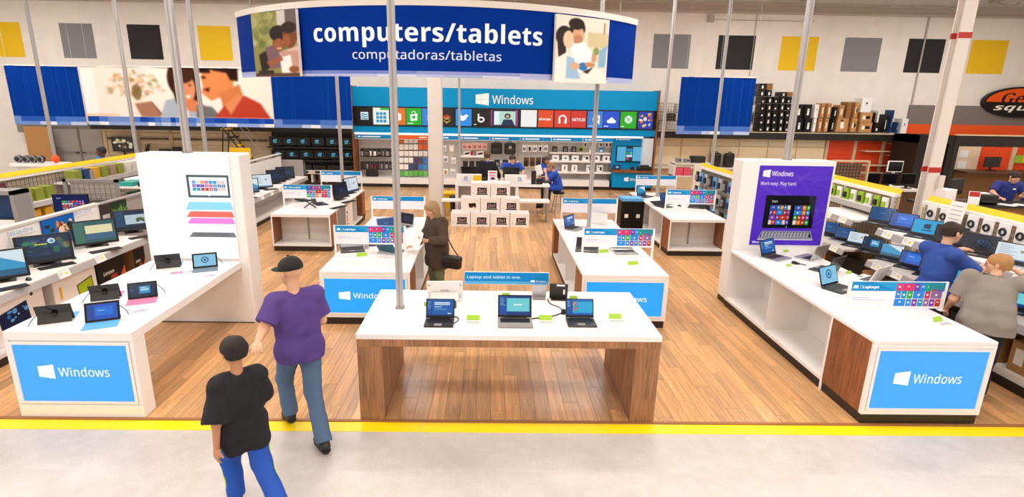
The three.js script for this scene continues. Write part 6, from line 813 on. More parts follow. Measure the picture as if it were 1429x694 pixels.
// shelf island with pink boxes between the gondola and the blue fixture
{
  const z = -16.4, a = onZ(942, 222, z).x, b = onZ(995, 222, z).x, t = thing('island_shelf', 'light shelf island with pink boxes behind the cubby counter', 'shelf', [0, 0, 0]); for (const y of [0.45, 0.95, 1.32]) obj('shelf', bb(a, b, y - 0.04, y, z - 0.5, z), M.shelfMetal, t); obj('end_panel', bb(b - 0.55, b, 0, 1.28, z, z + 0.04), M.offwhite, t); obj('posts', [bb(a, a + 0.05, 0, 1.3, z - 0.5, z), bb(b - 0.05, b, 0, 1.3, z - 0.5, z)], M.shelfMetal, t); obj('base', bb(a, b, 0, 0.15, z - 0.5, z), M.shelfMetal, t);
  for (let j = 0; j < 2; j++) for (let i = 0; i < 2; i++) single('pink_carton', j ? 'pink carton in the upper layer on the island shelf' : 'pink carton in the lower layer on the island shelf', 'box', [rb(0.22, 0.11, 0.2, 0.005, 0, 0.055, 0), bx(0.1, 0.04, 0.004, 0, 0.06, 0.101)], std(0xd84a6a, 0.6), [a + 0.18 + i * 0.24, 0.951 + j * 0.113, z - 0.14], 0, j ? 'upper pink cartons' : 'lower pink cartons');
  const items = [['black printer', 0.75, 0.42, 0.2], ['small grey router', 0.18, 0.14, 0.14], ['grey speaker', 0.44, 0.16, 0.12]]; for (const [n, dx, w, h] of items) { const d = thing('shelf_device', n + ' on top of the island shelf', 'device', [a + dx, 1.32, z - 0.22]); obj('body', rb(w, h, 0.24, 0.02, 0, h / 2, 0), n[0] === 'b' ? M.black : M.grey, d); obj('panel', bx(w * 0.6, h * 0.3, 0.006, 0, h * 0.6, 0.122), M.dark, d); }
  for (const [px, n] of [[1003, 'black backpack on the ledge of the cream panels by the banner'], [1022, 'black backpack with white emblem on the ledge of the cream panels'], [1085, 'dark duffel bag on the ledge over the purple poster'], [1112, 'dark duffel bag on the ledge beside another duffel']]) { const d = thing('backpack', n, 'bag', [wx(px, 222), 0.86, BZ - 0.28]); obj('body', rb(0.36, px > 1050 ? 0.26 : 0.5, 0.2, 0.08, 0, px > 1050 ? 0.13 : 0.25, 0, 3), M.black, d); obj('pocket', rb(0.24, 0.14, 0.06, 0.02, 0, 0.1, 0.1), M.dark, d); obj('handle', G3(new THREE.TorusGeometry(0.06, 0.014, 6, 12, Math.PI), 0, px > 1050 ? 0.25 : 0.48, 0), M.dark, d); }
}
// black cartons stacked beside the cubby counter
{
  const z = -12.6, x0 = 3.2; for (let j = 0; j < 2; j++) for (let i = 0; i < 2; i++) carton('black_carton', `black product carton ${j ? 'on top' : 'at the bottom'} of the stack beside the cubby counter, ${i ? 'counter side' : 'aisle side'}`, [0.26, 0.42, 0.4], [x0 + i * 0.27, j * 0.424, z], 0, M.black, print(tex(48, 64, (g, w, h) => { rect(g, 0, 0, w, h, '#15120f'); rect(g, 16, 44, 16, 14, '#e8e2da'); })), {});
  carton('black_carton', 'blue topped carton lying on the black cartons beside the cubby counter', [0.5, 0.07, 0.38], [x0 + 0.13, 0.85, z], 0, M.skyBlue, null, {});
}
// repair counter
{
  const t = thing('repair_counter', 'dark repair counter running behind the headset gondola', 'counter', [0, 0, 0]); obj('counter_top', bb(9.3, 15.5, 1.02, 1.07, -11.95, -11.25), M.black, t); obj('counter_body', bb(9.4, 15.4, 0, 1.02, -11.85, -11.35), M.cardDark, t);
  const put = (px, py, f) => f(onZ(px, 280, -11.6).x, -11.6 + (py - 270) * 0.012);
  put(1314, 272, (x, z) => carton('white_carton', 'white carton with dark side on the repair counter by the column', [0.3, 0.3, 0.3], [x, 1.07, z], 0.3, M.paper, null, {}));
  put(1345, 290, (x, z) => { const d = thing('leaflet_stand', 'red and white leaflet standing on the repair counter', 'leaflet', [x, 1.07, z], -0.4); obj('holder', G3(bx(0.2, 0.28, 0.01, 0, 0.14, 0), 0, 0, 0, -0.12), M.paper, d); obj('leaflet_head', G3(bx(0.18, 0.1, 0.004, 0, 0.22, 0.007), 0, 0, 0, -0.12), M.red, d); });
  put(1372, 268, (x, z) => { const d = thing('printer', 'black printer on the repair counter beside the leaflet', 'printer', [x, 1.07, z], -0.3); obj('body', rb(0.42, 0.2, 0.36, 0.03, 0, 0.1, 0), M.black, d); obj('tray', bx(0.3, 0.02, 0.2, 0, 0.07, 0.22), M.dark, d); obj('paper', bx(0.21, 0.01, 0.2, 0, 0.205, -0.05), M.paper, d); });
  put(1340, 254, (x, z) => { const d = thing('counter_monitor', 'black monitor back on the repair counter beside the white carton', 'monitor', [x, 1.07, z], 0.4); obj('housing', rb(0.5, 0.34, 0.05, 0.012, 0, 0.32, 0), M.black, d); obj('stand', [bx(0.06, 0.2, 0.04, 0, 0.1, -0.02), bx(0.24, 0.016, 0.2, 0, 0.008, 0)], M.black, d); });
  for (const [px, py, l] of [[1394, 288, 'white form on the repair counter before the standing clerk'], [1415, 288, 'white form next to the bald customer hands']]) put(px, py, (x, z) => single('paper_form', l, 'paper', [bx(0.22, 0.003, 0.3), bx(0.15, 0.001, 0.01, 0, 0.002, 0.08)], M.paper, [x, 1.0725, z], 0.5));
  // checkout monitors left of the column
  const t2 = thing('checkout_counter', 'low checkout counter with monitors before the orange slat panels', 'counter', [0, 0, 0]), z = -14.4, a = onZ(1205, 255, z).x, b = onZ(1290, 255, z).x; obj('counter_top', bb(a, b, 0.86, 0.92, z - 0.7, z), M.offwhite, t2); obj('counter_body', bb(a + 0.05, b - 0.05, 0, 0.86, z - 0.65, z - 0.05), M.brown, t2);
  for (const [px, l, s] of [[1216, 'black monitor at the rack end of the checkout counter', 0], [1240, 'black monitor in the middle of the checkout counter', 0], [1266, 'black monitor at the doorway end of the checkout counter', 0], [1256, 'white framed monitor raised behind the checkout counter', 1]]) { const p = onZ(px, 245, z - 0.3), d = thing('checkout_monitor', l, 'monitor', [p.x, 0.92, z - 0.25 - s * 0.3]); obj('housing', rb(0.42, 0.3, 0.04, 0.01, 0, 0.25 + s * 0.3, 0), s ? M.paper : M.black, d); obj('screen', pl(0.38, 0.26, 0, 0.25 + s * 0.3, 0.021), M.blackGloss, d); obj('stand', [bx(0.06, 0.12 + s * 0.3, 0.04, 0, 0.06 + s * 0.15, -0.02), bx(0.2, 0.016, 0.16, 0, 0.008, 0)], s ? M.paper : M.black, d); }
  const zc = -13.2, c0 = onZ(1160, 240, zc).x, c1 = onZ(1209, 240, zc).x, w = thing('wire_basket_rack', 'beige wire basket rack behind the webcam boxes', 'rack', [0, 0, 0]), y1 = onZ(1185, 226, zc).y; wireGrid(w, c0, c1, 0.8, y1, zc, 0.08); obj('frame', [bb(c0 - 0.04, c0, 0, y1 + 0.03, zc - 0.03, zc + 0.03), bb(c1, c1 + 0.04, 0, y1 + 0.03, zc - 0.03, zc + 0.03), bb(c0, c1, y1, y1 + 0.04, zc - 0.03, zc + 0.03)], M.beige, w); obj('backing', bb(c0, c1, 0.1, y1 - 0.05, zc - 0.2, zc - 0.18), M.brown, w); obj('shelf', bb(c0, c1, 0.8, 0.84, zc - 0.18, zc), M.beige, w);
}
// ---------- devices on the counters ----------
const HP = Math.PI / 2;
// left white table: tablets in two rows
{
  const P = (px, py) => { const p = onY(px, py, 0.9); return [p.x, 0.9, p.z]; };
  tablet('kickstand_tablet', 'black tablet with blue screen and blue cover at the panel end of the white table', P(144, 449), 0.42, { screen: S.plainBlue, cover: M.skyBlue, w: 0.29, hh: 0.19 });
  tablet('kickstand_tablet', 'black tablet with pink cover and pale blue screen facing the aisle', P(200, 417), 0.42, { screen: S.tab, cover: M.pink, w: 0.28, hh: 0.18 });
  tablet('kickstand_tablet', 'tablet with grey-blue cover closest to the glowing tower on the aisle side', P(287, 374), 0.42, { screen: S.ring, cover: std(0x6b7f8c, 0.6), w: 0.29, hh: 0.19 });
  tablet('kickstand_tablet', 'black tablet seen from behind with blue cover near the lit panel', P(80, 447), 0.42 + Math.PI, { cover: M.skyBlue, w: 0.29, hh: 0.19 });
  tablet('kickstand_tablet', 'black tablet seen from behind with pink cover on the white table', P(149, 416), 0.42 + Math.PI, { cover: M.pink, w: 0.28, hh: 0.18 });
  tablet('kickstand_tablet', 'tablet seen from behind with grey-blue cover near the glowing tower', P(236, 372), 0.42 + Math.PI, { cover: std(0x6b9fb4, 0.6), w: 0.29, hh: 0.19 });
  for (const [px, py, m, l] of [[176, 434, M.paper, 'clear price slip beside the pink cover tablet'], [222, 404, M.paper, 'clear price slip beyond the pink cover tablet'], [266, 379, M.greyTag, 'round grey slip near the tower tablets'], [247, 381, M.pink, 'tiny pink tag near the tower tablets'], [292, 385, M.greyTag, 'pale slip in front of the tower end tablet'], [196, 434, M.greyTag, 'grey slip between the front tablets']]) { const t = thing('price_slip', l, 'price card', P(px, py), 0.4); obj('slip', bx(0.13, 0.004, 0.08, 0, 0.002, 0), m, t); obj('spot', bx(0.04, 0.001, 0.02, 0.02, 0.0045, 0), M.skyBlue, t); }
}
// wood-legged table
{
  const P = (px, py) => { const p = onY(px, py, 0.92); return [p.x, 0.92, p.z]; };
  laptop('convertible_laptop', 'small black laptop with blue text screen on the wood-legged table', P(613, 452), 0.0, { w: 0.285, d: 0.2, screen: S.doc, body: M.dark, lid: M.blackGloss, open: 112 });
  laptop('convertible_laptop', 'grey laptop with pale cyan screen, widest on the wood-legged table', P(719, 452), 0.0, { w: 0.34, d: 0.235, screen: S.cyan, body: M.grey, lid: M.blackGloss, open: 112 });
  laptop('convertible_laptop', 'dark laptop with cyan tile screen on the wood-legged table', P(811, 452), 0.0, { w: 0.285, d: 0.2, screen: S.cyan2, body: M.darkMetal, lid: M.blackGloss, open: 112, h: 0.022 });
  for (const [px, py, l] of [[660, 450, 'green-topped price card between the small black and the grey laptop'], [762, 450, 'green-topped price card between the grey and the dark laptop'], [860, 448, 'green-topped price card beside the dark laptop at the table end']]) infoTag(l, P(px, py), 0);
  for (const [px, py, l] of [[598, 427, 'green card peeking behind the small black laptop'], [706, 414, 'green card peeking behind the grey laptop'], [800, 418, 'green card peeking behind the dark laptop']]) { const t = thing('price_card', l, 'price card', P(px, py), Math.PI); obj('tent_card', G3(bx(0.09, 0.05, 0.003, 0, 0.025, 0), 0, 0, 0, -0.3), M.green, t); obj('slip', bx(0.09, 0.002, 0.05, 0, 0.001, 0.03), M.greyTag, t); }
  // white convertible seen from behind
  const t = thing('white_convertible', 'white slate computer leaning on its stand, seen from behind', 'tablet', P(621, 417), Math.PI + 0.06); obj('slab', G3(rb(0.39, 0.235, 0.012, 0.006, 0, 0.118, 0), 0, 0.004, 0, -0.3), M.white, t); obj('stand_flap', G3(rb(0.3, 0.1, 0.008, 0.003, 0, 0.05, 0), 0, 0.004, -0.09, 0.5), M.whiteMatt, t); obj('logo_bar', G3(bx(0.09, 0.012, 0.002, 0, 0.12, -0.008), 0, 0, 0, -0.3), M.greyTag, t); obj('feet', [G3(bx(0.012, 0.02, 0.01, -0.17, 0.19, -0.008), 0, 0, 0, -0.3), G3(bx(0.012, 0.02, 0.01, 0.17, 0.19, -0.008), 0, 0, 0, -0.3)], M.grey, t);
  const t1 = thing('silver_convertible', 'silver slate standing behind the table sign, seen from behind', 'tablet', P(752, 416), Math.PI); obj('slab', G3(rb(0.16, 0.16, 0.012, 0.005, 0, 0.08, 0), 0, 0.004, 0, -0.15), M.silver, t1); obj('stand_foot', bx(0.14, 0.01, 0.1, 0, 0.005, -0.02), M.grey, t1);
  const t2 = thing('black_convertible', 'black slate with white stickers standing behind the table sign', 'tablet', P(779, 417), Math.PI - 0.08); obj('slab', G3(rb(0.2, 0.18, 0.014, 0.005, 0, 0.09, 0), 0, 0.004, 0, -0.15), M.dark, t2); obj('sticker', [G3(bx(0.02, 0.06, 0.002, -0.06, 0.09, -0.009), 0, 0, 0, -0.15), G3(bx(0.09, 0.02, 0.002, -0.02, 0.17, -0.009), 0, 0, 0, -0.15)], M.paper, t2); obj('stand_foot', bx(0.16, 0.012, 0.1, 0, 0.006, -0.02), M.black, t2);
  const cable = (l, pts, m = M.black, r = 0.005) => { const q = pts.map(([x, y]) => { const p = onY(x, y, 0.926); return [p.x, p.y, p.z]; }); single('security_cable', l, 'cable', tube(q, r, 40), m); };
  cable('black cable from the black slate to the puck', [[764, 417], [768, 424], [782, 430], [784, 438]]); cable('black cable running from the grey laptop to the puck', [[742, 445], [758, 443], [772, 441], [784, 437]], M.black, 0.007); cable('short black cable at the small black laptop side', [[633, 452], [640, 446], [636, 442], [632, 444]]); cable('pale cable along the back of the white slate', [[586, 422], [600, 424], [630, 422], [645, 420]], M.greyTag, 0.003); cable('thin pale cable at the dark laptop side', [[833, 450], [838, 448], [843, 446]], M.greyTag, 0.003);
  const pk = thing('security_puck', 'black security puck where the table cables meet', 'puck', P(786, 438), 0.3); obj('base', cyl(0.026, 0.03, 0.012, 0, 0.006, 0), M.black, pk); obj('sensor', rb(0.04, 0.04, 0.03, 0.006, 0, 0.03, 0), M.dark, pk);
  const bz = thing('cable_sensor', 'small brown and black sensor on the small black laptop side', 'sensor', P(635, 430), 0); obj('block', rb(0.03, 0.06, 0.03, 0.005, 0, 0.03, 0), M.brown, bz); obj('tip', bx(0.02, 0.02, 0.02, 0, 0.07, 0), M.black, bz);
  // table sign on two acrylic feet
  const a = P(650, 412), b = P(766, 414), x0 = onZ(648, 388, a[2]).x, x1 = onZ(766, 388, a[2]).x, y0 = onZ(706, 397, a[2]).y, y1 = onZ(706, 380, a[2]).y, s = thing('table_sign', 'blue sign reading Laptop and tablet in one on clear feet', 'sign', [(x0 + x1) / 2, 0.92, a[2]]); obj('panel', bx(x1 - x0, y1 - y0, 0.012, 0, (y0 + y1) / 2 - 0.92, 0), M.paper, s); obj('print', pl(x1 - x0 - 0.006, y1 - y0 - 0.006, 0, (y0 + y1) / 2 - 0.92, 0.007), print(T.front, 0.35), s); for (const sx of [-1, 1]) obj('clear_foot', [bx(0.03, y0 - 0.92, 0.004, sx * (x1 - x0) * 0.46, (y0 - 0.92) / 2, 0), bx(0.05, 0.004, 0.08, sx * (x1 - x0) * 0.46, 0.002, 0)], M.acrylic, s);
}
// header signs on counters
const hm1 = print(T.hLaptops, 0.35), hm2 = print(T.hPlain, 0.35), hm3 = print(T.hAio, 0.35);
function sign2(label, pxL, pyL, pxR, pyR, Y, topPy, botPy, map) { const a = onY(pxL, pyL, Y), b = onY(pxR, pyR, Y); a.z = Math.max(a.z, -13.9); a.x = onZ(pxL, pyL, a.z).x; b.z = a.z; b.x = onZ(pxR, pyR, a.z).x; const xm = (pxL + pxR) / 2; headerSign(label, a, b, Y, onZ(xm, botPy, a.z).y, onZ(xm, topPy, a.z).y, map); }
sign2('tiled laptop sign standing on the counter beside the wood end cap', 1180, 432, 1312, 436, 0.9, 393, 430, hm1);
sign2('tiled laptop sign on the counter next to the woman in brown', 469, 357, 566, 357, 0.78, 315, 341, hm1);
sign2('tiled laptop sign on the counter half hidden by the wood-legged table', 812, 362, 909, 362, 0.78, 319, 345, hm1);
sign2('plain laptop sign at the far end of the woman counter', 520, 309, 593, 309, 0.78, 274, 292, hm2);
sign2('plain laptop sign at the far end of the counter with the open laptop', 783, 312, 859, 312, 0.78, 277, 297, hm2);
sign2('tiled sign on the cubby counter with all-in-one computers', 397, 288, 464, 288, 0.78, 258, 277, hm3);
sign2('plain sign at the far end of the cubby counter with all-in-one computers', 449, 262, 505, 262, 0.78, 239, 254, hm2);
sign2('tiled sign on the cubby counter next to the black cartons', 928, 293, 996, 293, 0.78, 265, 285, hm1);
sign2('plain sign at the far end of the cubby counter next to the black cartons', 887, 267, 942, 267, 0.78, 245, 259, hm2);
// right counter
{
  const P = (px, py) => { const p = onY(px, py, 0.9); return [p.x, 0.9, p.z]; };
  laptop('counter_laptop', 'silver laptop with blue document screen under the purple poster', P(1084, 361), 0.55, { w: 0.36, d: 0.25, screen: S.doc, body: M.silver, lid: M.dark, open: 108 });
  laptop('counter_laptop', 'silver laptop seen from behind under the purple poster', P(1128, 360), 0.55 + Math.PI, { w: 0.36, d: 0.24, screen: S.navy, body: M.silver, lid: M.silver, open: 108 });
  laptop('counter_laptop', 'dark grey laptop seen from behind, in front of the silver one', P(1149, 377), 0.55 + Math.PI, { w: 0.34, d: 0.23, screen: S.navy, body: M.darkMetal, lid: M.darkMetal, open: 108 });
  laptop('counter_laptop', 'black laptop with ring logo screen beside the tiled laptop sign', P(1172, 404), 0.5, { w: 0.36, d: 0.25, screen: S.ring, body: M.dark, lid: M.blackGloss, open: 108 });
  laptop('counter_laptop', 'white laptop lid seen from behind next to the tiled laptop sign', P(1208, 390), 0.5 + Math.PI, { w: 0.34, d: 0.23, screen: S.navy, body: M.white, lid: M.white, open: 112 });
  for (const [px, py, l] of [[1102, 372, 'green tag on the counter by the silver document laptop'], [1098, 352, 'green tag at the foot of the purple poster'], [1186, 382, 'green tag behind the ring logo laptop']]) { const t = thing('price_card', l, 'price card', P(px, py), 0.4); obj('tent_card', G3(bx(0.1, 0.04, 0.003, 0, 0.02, 0), 0, 0, 0, -0.8), M.green, t); obj('slip', bx(0.1, 0.002, 0.05, 0, 0.001, 0.04), M.paper, t); }
  infoTag('green-topped price card alone on the white end above the lit panel', P(1318, 452), 0.35);
  single('black_mouse_puck', 'black puck and coiled cable beside the silver document laptop', 'puck', [cyl(0.03, 0.034, 0.03, 0, 0.015, 0), G3(new THREE.TorusGeometry(0.05, 0.006, 6, 18), 0.02, 0.008, 0, HP), tube([[0.02, 0.01, 0], [0.08, 0.012, 0.02], [0.14, 0.01, 0.06]], 0.006)], M.black, P(1108, 368), -0.4);
}
// centre counters
{
  const P = (px, py) => { const p = onY(px, py, 0.78); return [p.x, 0.78, p.z]; };
  const L = (l, px, py, turn, o) => laptop('counter_laptop', l, P(px, py), turn, { w: 0.36, d: 0.24, ...o });
  L('grey laptop lying flat open behind the tiled sign by the woman', 492, 350, 0.3, { open: 165, body: M.darkMetal, lid: M.dark, screen: S.night });
  L('teal and green tented laptop by the woman hand', 548, 350, 2.6, { open: 118, body: M.grey, lid: std(0x1c5f7a, 0.4), screen: S.sky });
  L('small dark laptop beside the pole on the woman counter', 528, 341, 0.2, { open: 140, body: M.dark, screen: S.navy, w: 0.3 });
  L('pale laptop at the far end of the woman counter', 560, 317, -0.5, { open: 105, body: M.silver, lid: M.silver, screen: S.night });
  L('open laptop with grey lid near the far sign on the woman counter', 545, 325, 0.6, { open: 108, body: M.silver, lid: M.grey, screen: S.navy });
  { const t = thing('cable_gadget', 'white security arm with black cable on the woman counter', 'gadget', P(512, 347), 0.4); obj('post', [cyl(0.03, 0.035, 0.1, 0, 0.05, 0), G3(cyl(0.02, 0.02, 0.1), 0.03, 0.12, 0, 0, 0, 0.5)], M.greyTag, t); obj('cable', tube([[0.02, 0.12, 0], [0.12, 0.1, -0.05], [0.22, 0.14, -0.1], [0.3, 0.18, -0.12]], 0.01), M.black, t); }
  L('dark laptop with glowing blue edge screen near the far sign', 803, 320, 0.9, { open: 100, body: M.grey, lid: M.dark, screen: S.doc });
  L('grey laptop behind the tiled sign on the half hidden counter', 819, 350, -0.2, { open: 150, body: M.darkMetal, lid: M.dark, screen: S.night });
  L('silver laptop on the aisle side of the half hidden counter', 872, 353, 0.1, { open: 160, body: M.silver, lid: M.silver, screen: S.night });
  L('white laptop lid seen from behind near the far sign', 838, 312, 2.6, { open: 105, body: M.white, lid: M.white, screen: S.navy });
  for (const [px, py, l] of [[843, 353, 'green tag beside the laptops of the half hidden counter'], [884, 370, 'green tag alone on the half hidden counter end'], [505, 358, 'green tag behind the tiled sign by the woman']]) { const t = thing('price_card', l, 'price card', P(px, py), 0.2); obj('tent_card', G3(bx(0.16, 0.06, 0.003, 0, 0.03, 0), 0, 0, 0, -0.7), M.green, t); obj('slip', bx(0.14, 0.002, 0.06, 0, 0.001, 0.05), M.paper, t); }
  // left cubby counter: all-in-ones and folded stands
  for (const [px, py, l, sc, tr] of [[477, 279, 'tall all-in-one computer with dark screen on the cubby counter', S.night, 1.2], [492, 270, 'tall all-in-one computer with grey screen at the far end of the cubby counter', S.paleDoc, 1.2]]) { const p = P(px, py); aio('all_in_one_computer', l, p, tr, { w: 0.55, hh: 0.36, screen: sc }); }
  for (const [px, py, l] of [[487, 282, 'black keyboard before the dark tall computer on the cubby counter'], [472, 290, 'black keyboard nearest the tiled sign on the cubby counter']]) { const p = P(px, py); keyboard(l, p, 1.1); }
  mouse('black mouse at the far end of the cubby counter', [-3.32, 0.78, -12.95], 1.0);
  L('black convertible with folded stand behind the tiled cubby sign', 424, 280, 2.4, { open: 120, body: M.black, lid: M.black, screen: S.night }); L('black convertible next to the folded one behind the tiled cubby sign', 447, 285, 2.2, { open: 105, body: M.black, lid: M.black, screen: S.night });
  { const t = thing('scissor_stand', 'black crossed stand behind the tiled cubby sign', 'stand', P(433, 291), 0.2); obj('arm', bar([-0.12, 0.014, 0], [0.12, 0.2, 0], 0.012), M.black, t); obj('arm', bar([0.12, 0.014, 0.03], [-0.12, 0.2, 0.03], 0.012), M.black, t); }
  // right cubby counter
  L('laptop with light blue screen at the far end of the cubby counter', 901, 275, 0.7, { open: 105, body: M.darkMetal, lid: M.dark, screen: S.sky }); L('flat dark laptop before the pole on the cubby counter', 927, 289, 0.4, { open: 165, body: M.darkMetal, screen: S.night, w: 0.3 }); L('dark tablet laptop beside the tiled sign on the cubby counter', 934, 284, 0.5, { open: 112, body: M.dark, screen: S.navy, w: 0.3 }); L('grey laptop with cable clutter on the cubby counter', 972, 290, -0.5, { open: 150, body: M.darkMetal, lid: M.dark, screen: S.night }); L('silver laptop in the cable clutter on the cubby counter', 957, 283, 2.4, { open: 110, body: M.grey, lid: M.greyTag, screen: S.night });
  mouse('black mouse near the far end of the cubby counter by the cartons', P(925, 278), 0.5); mouse('black mouse beside the dark tablet laptop', P(948, 288), 0.5);
}
// ---------- people: signed-distance bodies meshed with surface nets ----------
const sub3 = (a, b) => [a[0] - b[0], a[1] - b[1], a[2] - b[2]], add3 = (a, b, k = 1) => [a[0] + b[0] * k, a[1] + b[1] * k, a[2] + b[2] * k], mix3 = (a, b, t) => [a[0] + (b[0] - a[0]) * t, a[1] + (b[1] - a[1]) * t, a[2] + (b[2] - a[2]) * t], len3 = a => Math.hypot(a[0], a[1], a[2]), nrm3 = a => { const l = len3(a) || 1; return [a[0] / l, a[1] / l, a[2] / l]; }, dot3 = (a, b) => a[0] * b[0] + a[1] * b[1] + a[2] * b[2], crs3 = (a, b) => [a[1] * b[2] - a[2] * b[1], a[2] * b[0] - a[0] * b[2], a[0] * b[1] - a[1] * b[0]];
// primitives: c = tapered capsule, e = ellipsoid (optionally turned about y)
const cap = (a, b, ra, rb2, o = {}) => ({ k: 'c', a, b, ra, rb: rb2, ...o }), ellp = (c, r, ry = 0, o = {}) => ({ k: 'e', c, r, cy: Math.cos(ry), sy: Math.sin(ry), ...o });
function primD(p, x, y, z) {
  let d;
  if (p.k === 'c') { const bax = p.b[0] - p.a[0], bay = p.b[1] - p.a[1], baz = p.b[2] - p.a[2], pax = x - p.a[0], pay = y - p.a[1], paz = z - p.a[2]; let h = (pax * bax + pay * bay + paz * baz) / (bax * bax + bay * bay + baz * baz + 1e-9); h = h < 0 ? 0 : h > 1 ? 1 : h; const ex = pax - bax * h, ey = pay - bay * h, ez = paz - baz * h; d = Math.sqrt(ex * ex + ey * ey + ez * ez) - (p.ra + (p.rb - p.ra) * h); }
  else { let qx = x - p.c[0], qy = y - p.c[1], qz = z - p.c[2]; const ux = (qx * p.cy - qz * p.sy), uz = (qx * p.sy + qz * p.cy); qx = ux; qz = uz; const rx = qx / p.r[0], ry = qy / p.r[1], rz = qz / p.r[2], tx = rx / p.r[0], ty = ry / p.r[1], tz = rz / p.r[2], a = Math.sqrt(rx * rx + ry * ry + rz * rz), b = Math.sqrt(tx * tx + ty * ty + tz * tz); d = b < 1e-9 ? -Math.min(...p.r) : a * (a - 1) / b; }
  if (p.cut) for (const [o, n] of p.cut) { const e = (x - o[0]) * n[0] + (y - o[1]) * n[1] + (z - o[2]) * n[2]; if (e > d) d = e; }
  return d;
}
function field(prims, k = 0.03, o = {}) {
  return (x, y, z) => {
    let d = 1e3; for (const p of prims) { if (p.minus) continue; const e = primD(p, x, y, z), kk = p.s ?? k; if (kk <= 0) { if (e < d) d = e; continue; } const h = Math.max(kk - Math.abs(d - e), 0) / kk; d = Math.min(d, e) - h * h * kk * 0.25; }
    for (const p of prims) if (p.minus) { const e = -primD(p, x, y, z); if (e > d) d = e; }
    if (o.cut) for (const [q, n] of o.cut) { const e = (x - q[0]) * n[0] + (y - q[1]) * n[1] + (z - q[2]) * n[2]; if (e > d) d = e; }
    if (o.fold) d += o.fold * (Math.sin(x * 31 + y * 17 + Math.sin(y * 23 + z * 9) * 1.6) * 0.5 + Math.sin(z * 37 - y * 26 + x * 11) * 0.5);
    return d;
  };
}
function bounds(prims, m) { const lo = [1e9, 1e9, 1e9], hi = [-1e9, -1e9, -1e9]; for (const p of prims) { if (p.minus) continue; for (const [c, r] of p.k === 'c' ? [[p.a, p.ra], [p.b, p.rb]] : [[p.c, Math.max(...p.r)]]) for (let i = 0; i < 3; i++) { lo[i] = Math.min(lo[i], c[i] - r - m); hi[i] = Math.max(hi[i], c[i] + r + m); } } return [lo, hi]; }
function nets(prims, cell, k, o = {}) { // surface nets over a grid, skipping blocks far from the surface
  const f = field(prims, k, o), [lo, hi] = bounds(prims, cell * 2 + 0.02), n = [0, 1, 2].map(i => Math.ceil((hi[i] - lo[i]) / cell / 4) * 4 + 1), [nx, ny, nz] = n, v = new Float32Array(nx * ny * nz).fill(1), I = (i, j, l) => (l * ny + j) * nx + i;
  for (let L = 0; L < nz; L += 4) for (let J = 0; J < ny; J += 4) for (let A = 0; A < nx; A += 4) {
    const d = f(lo[0] + (A + 2) * cell, lo[1] + (J + 2) * cell, lo[2] + (L + 2) * cell), far = Math.abs(d) > cell * 4.4 + 0.008;
    for (let l = L; l < Math.min(L + 4, nz); l++) for (let j = J; j < Math.min(J + 4, ny); j++) for (let i = A; i < Math.min(A + 4, nx); i++) v[I(i, j, l)] = far ? d : f(lo[0] + i * cell, lo[1] + j * cell, lo[2] + l * cell);
  }
  const pos = [], id = new Int32Array(nx * ny * nz).fill(-1), idx = [];
  for (let l = 0; l < nz - 1; l++) for (let j = 0; j < ny - 1; j++) for (let i = 0; i < nx - 1; i++) {
    let m = 0, sx = 0, sy = 0, sz = 0, c = 0; const w = []; for (let q = 0; q < 8; q++) { w[q] = v[I(i + (q & 1), j + ((q >> 1) & 1), l + (q >> 2))]; if (w[q] < 0) m |= 1 << q; }
    if (m === 0 || m === 255) continue;
    for (let q = 0; q < 8; q++) for (const b of [1, 2, 4]) { if (q & b) continue; const r = q | b; if ((w[q] < 0) === (w[r] < 0)) continue; const t = w[q] / (w[q] - w[r]); sx += (q & 1) + (b === 1 ? t : 0); sy += ((q >> 1) & 1) + (b === 2 ? t : 0); sz += (q >> 2) + (b === 4 ? t : 0); c++; }
    id[I(i, j, l)] = pos.length / 3; pos.push(lo[0] + (i + sx / c) * cell, lo[1] + (j + sy / c) * cell, lo[2] + (l + sz / c) * cell);
  }
  const quad = (a, b, c, d, flip) => { if (a < 0 || b < 0 || c < 0 || d < 0) return; flip ? idx.push(a, c, b, a, d, c) : idx.push(a, b, c, a, c, d); };
  for (let l = 1; l < nz - 1; l++) for (let j = 1; j < ny - 1; j++) for (let i = 1; i < nx - 1; i++) {
    const s = v[I(i, j, l)] < 0; 
    if (s !== v[I(i + 1, j, l)] < 0) quad(id[I(i, j - 1, l - 1)], id[I(i, j, l - 1)], id[I(i, j, l)], id[I(i, j - 1, l)], !s);
    if (s !== v[I(i, j + 1, l)] < 0) quad(id[I(i - 1, j, l - 1)], id[I(i - 1, j, l)], id[I(i, j, l)], id[I(i, j, l - 1)], !s);
    if (s !== v[I(i, j, l + 1)] < 0) quad(id[I(i - 1, j - 1, l)], id[I(i, j - 1, l)], id[I(i, j, l)], id[I(i - 1, j, l)], !s);
  }
  const nor = new Float32Array(pos.length), e = cell * 0.4; for (let q = 0; q < pos.length; q += 3) { const [x, y, z] = [pos[q], pos[q + 1], pos[q + 2]], g = nrm3([f(x + e, y, z) - f(x - e, y, z), f(x, y + e, z) - f(x, y - e, z), f(x, y, z + e) - f(x, y, z - e)]); nor.set(g, q); }
  const g = new THREE.BufferGeometry(); g.setAttribute('position', new THREE.Float32BufferAttribute(pos, 3)); g.setAttribute('normal', new THREE.BufferAttribute(nor, 3)); g.setAttribute('uv', new THREE.Float32BufferAttribute(new Float32Array(pos.length / 3 * 2), 2)); g.setIndex(idx); return g;
}
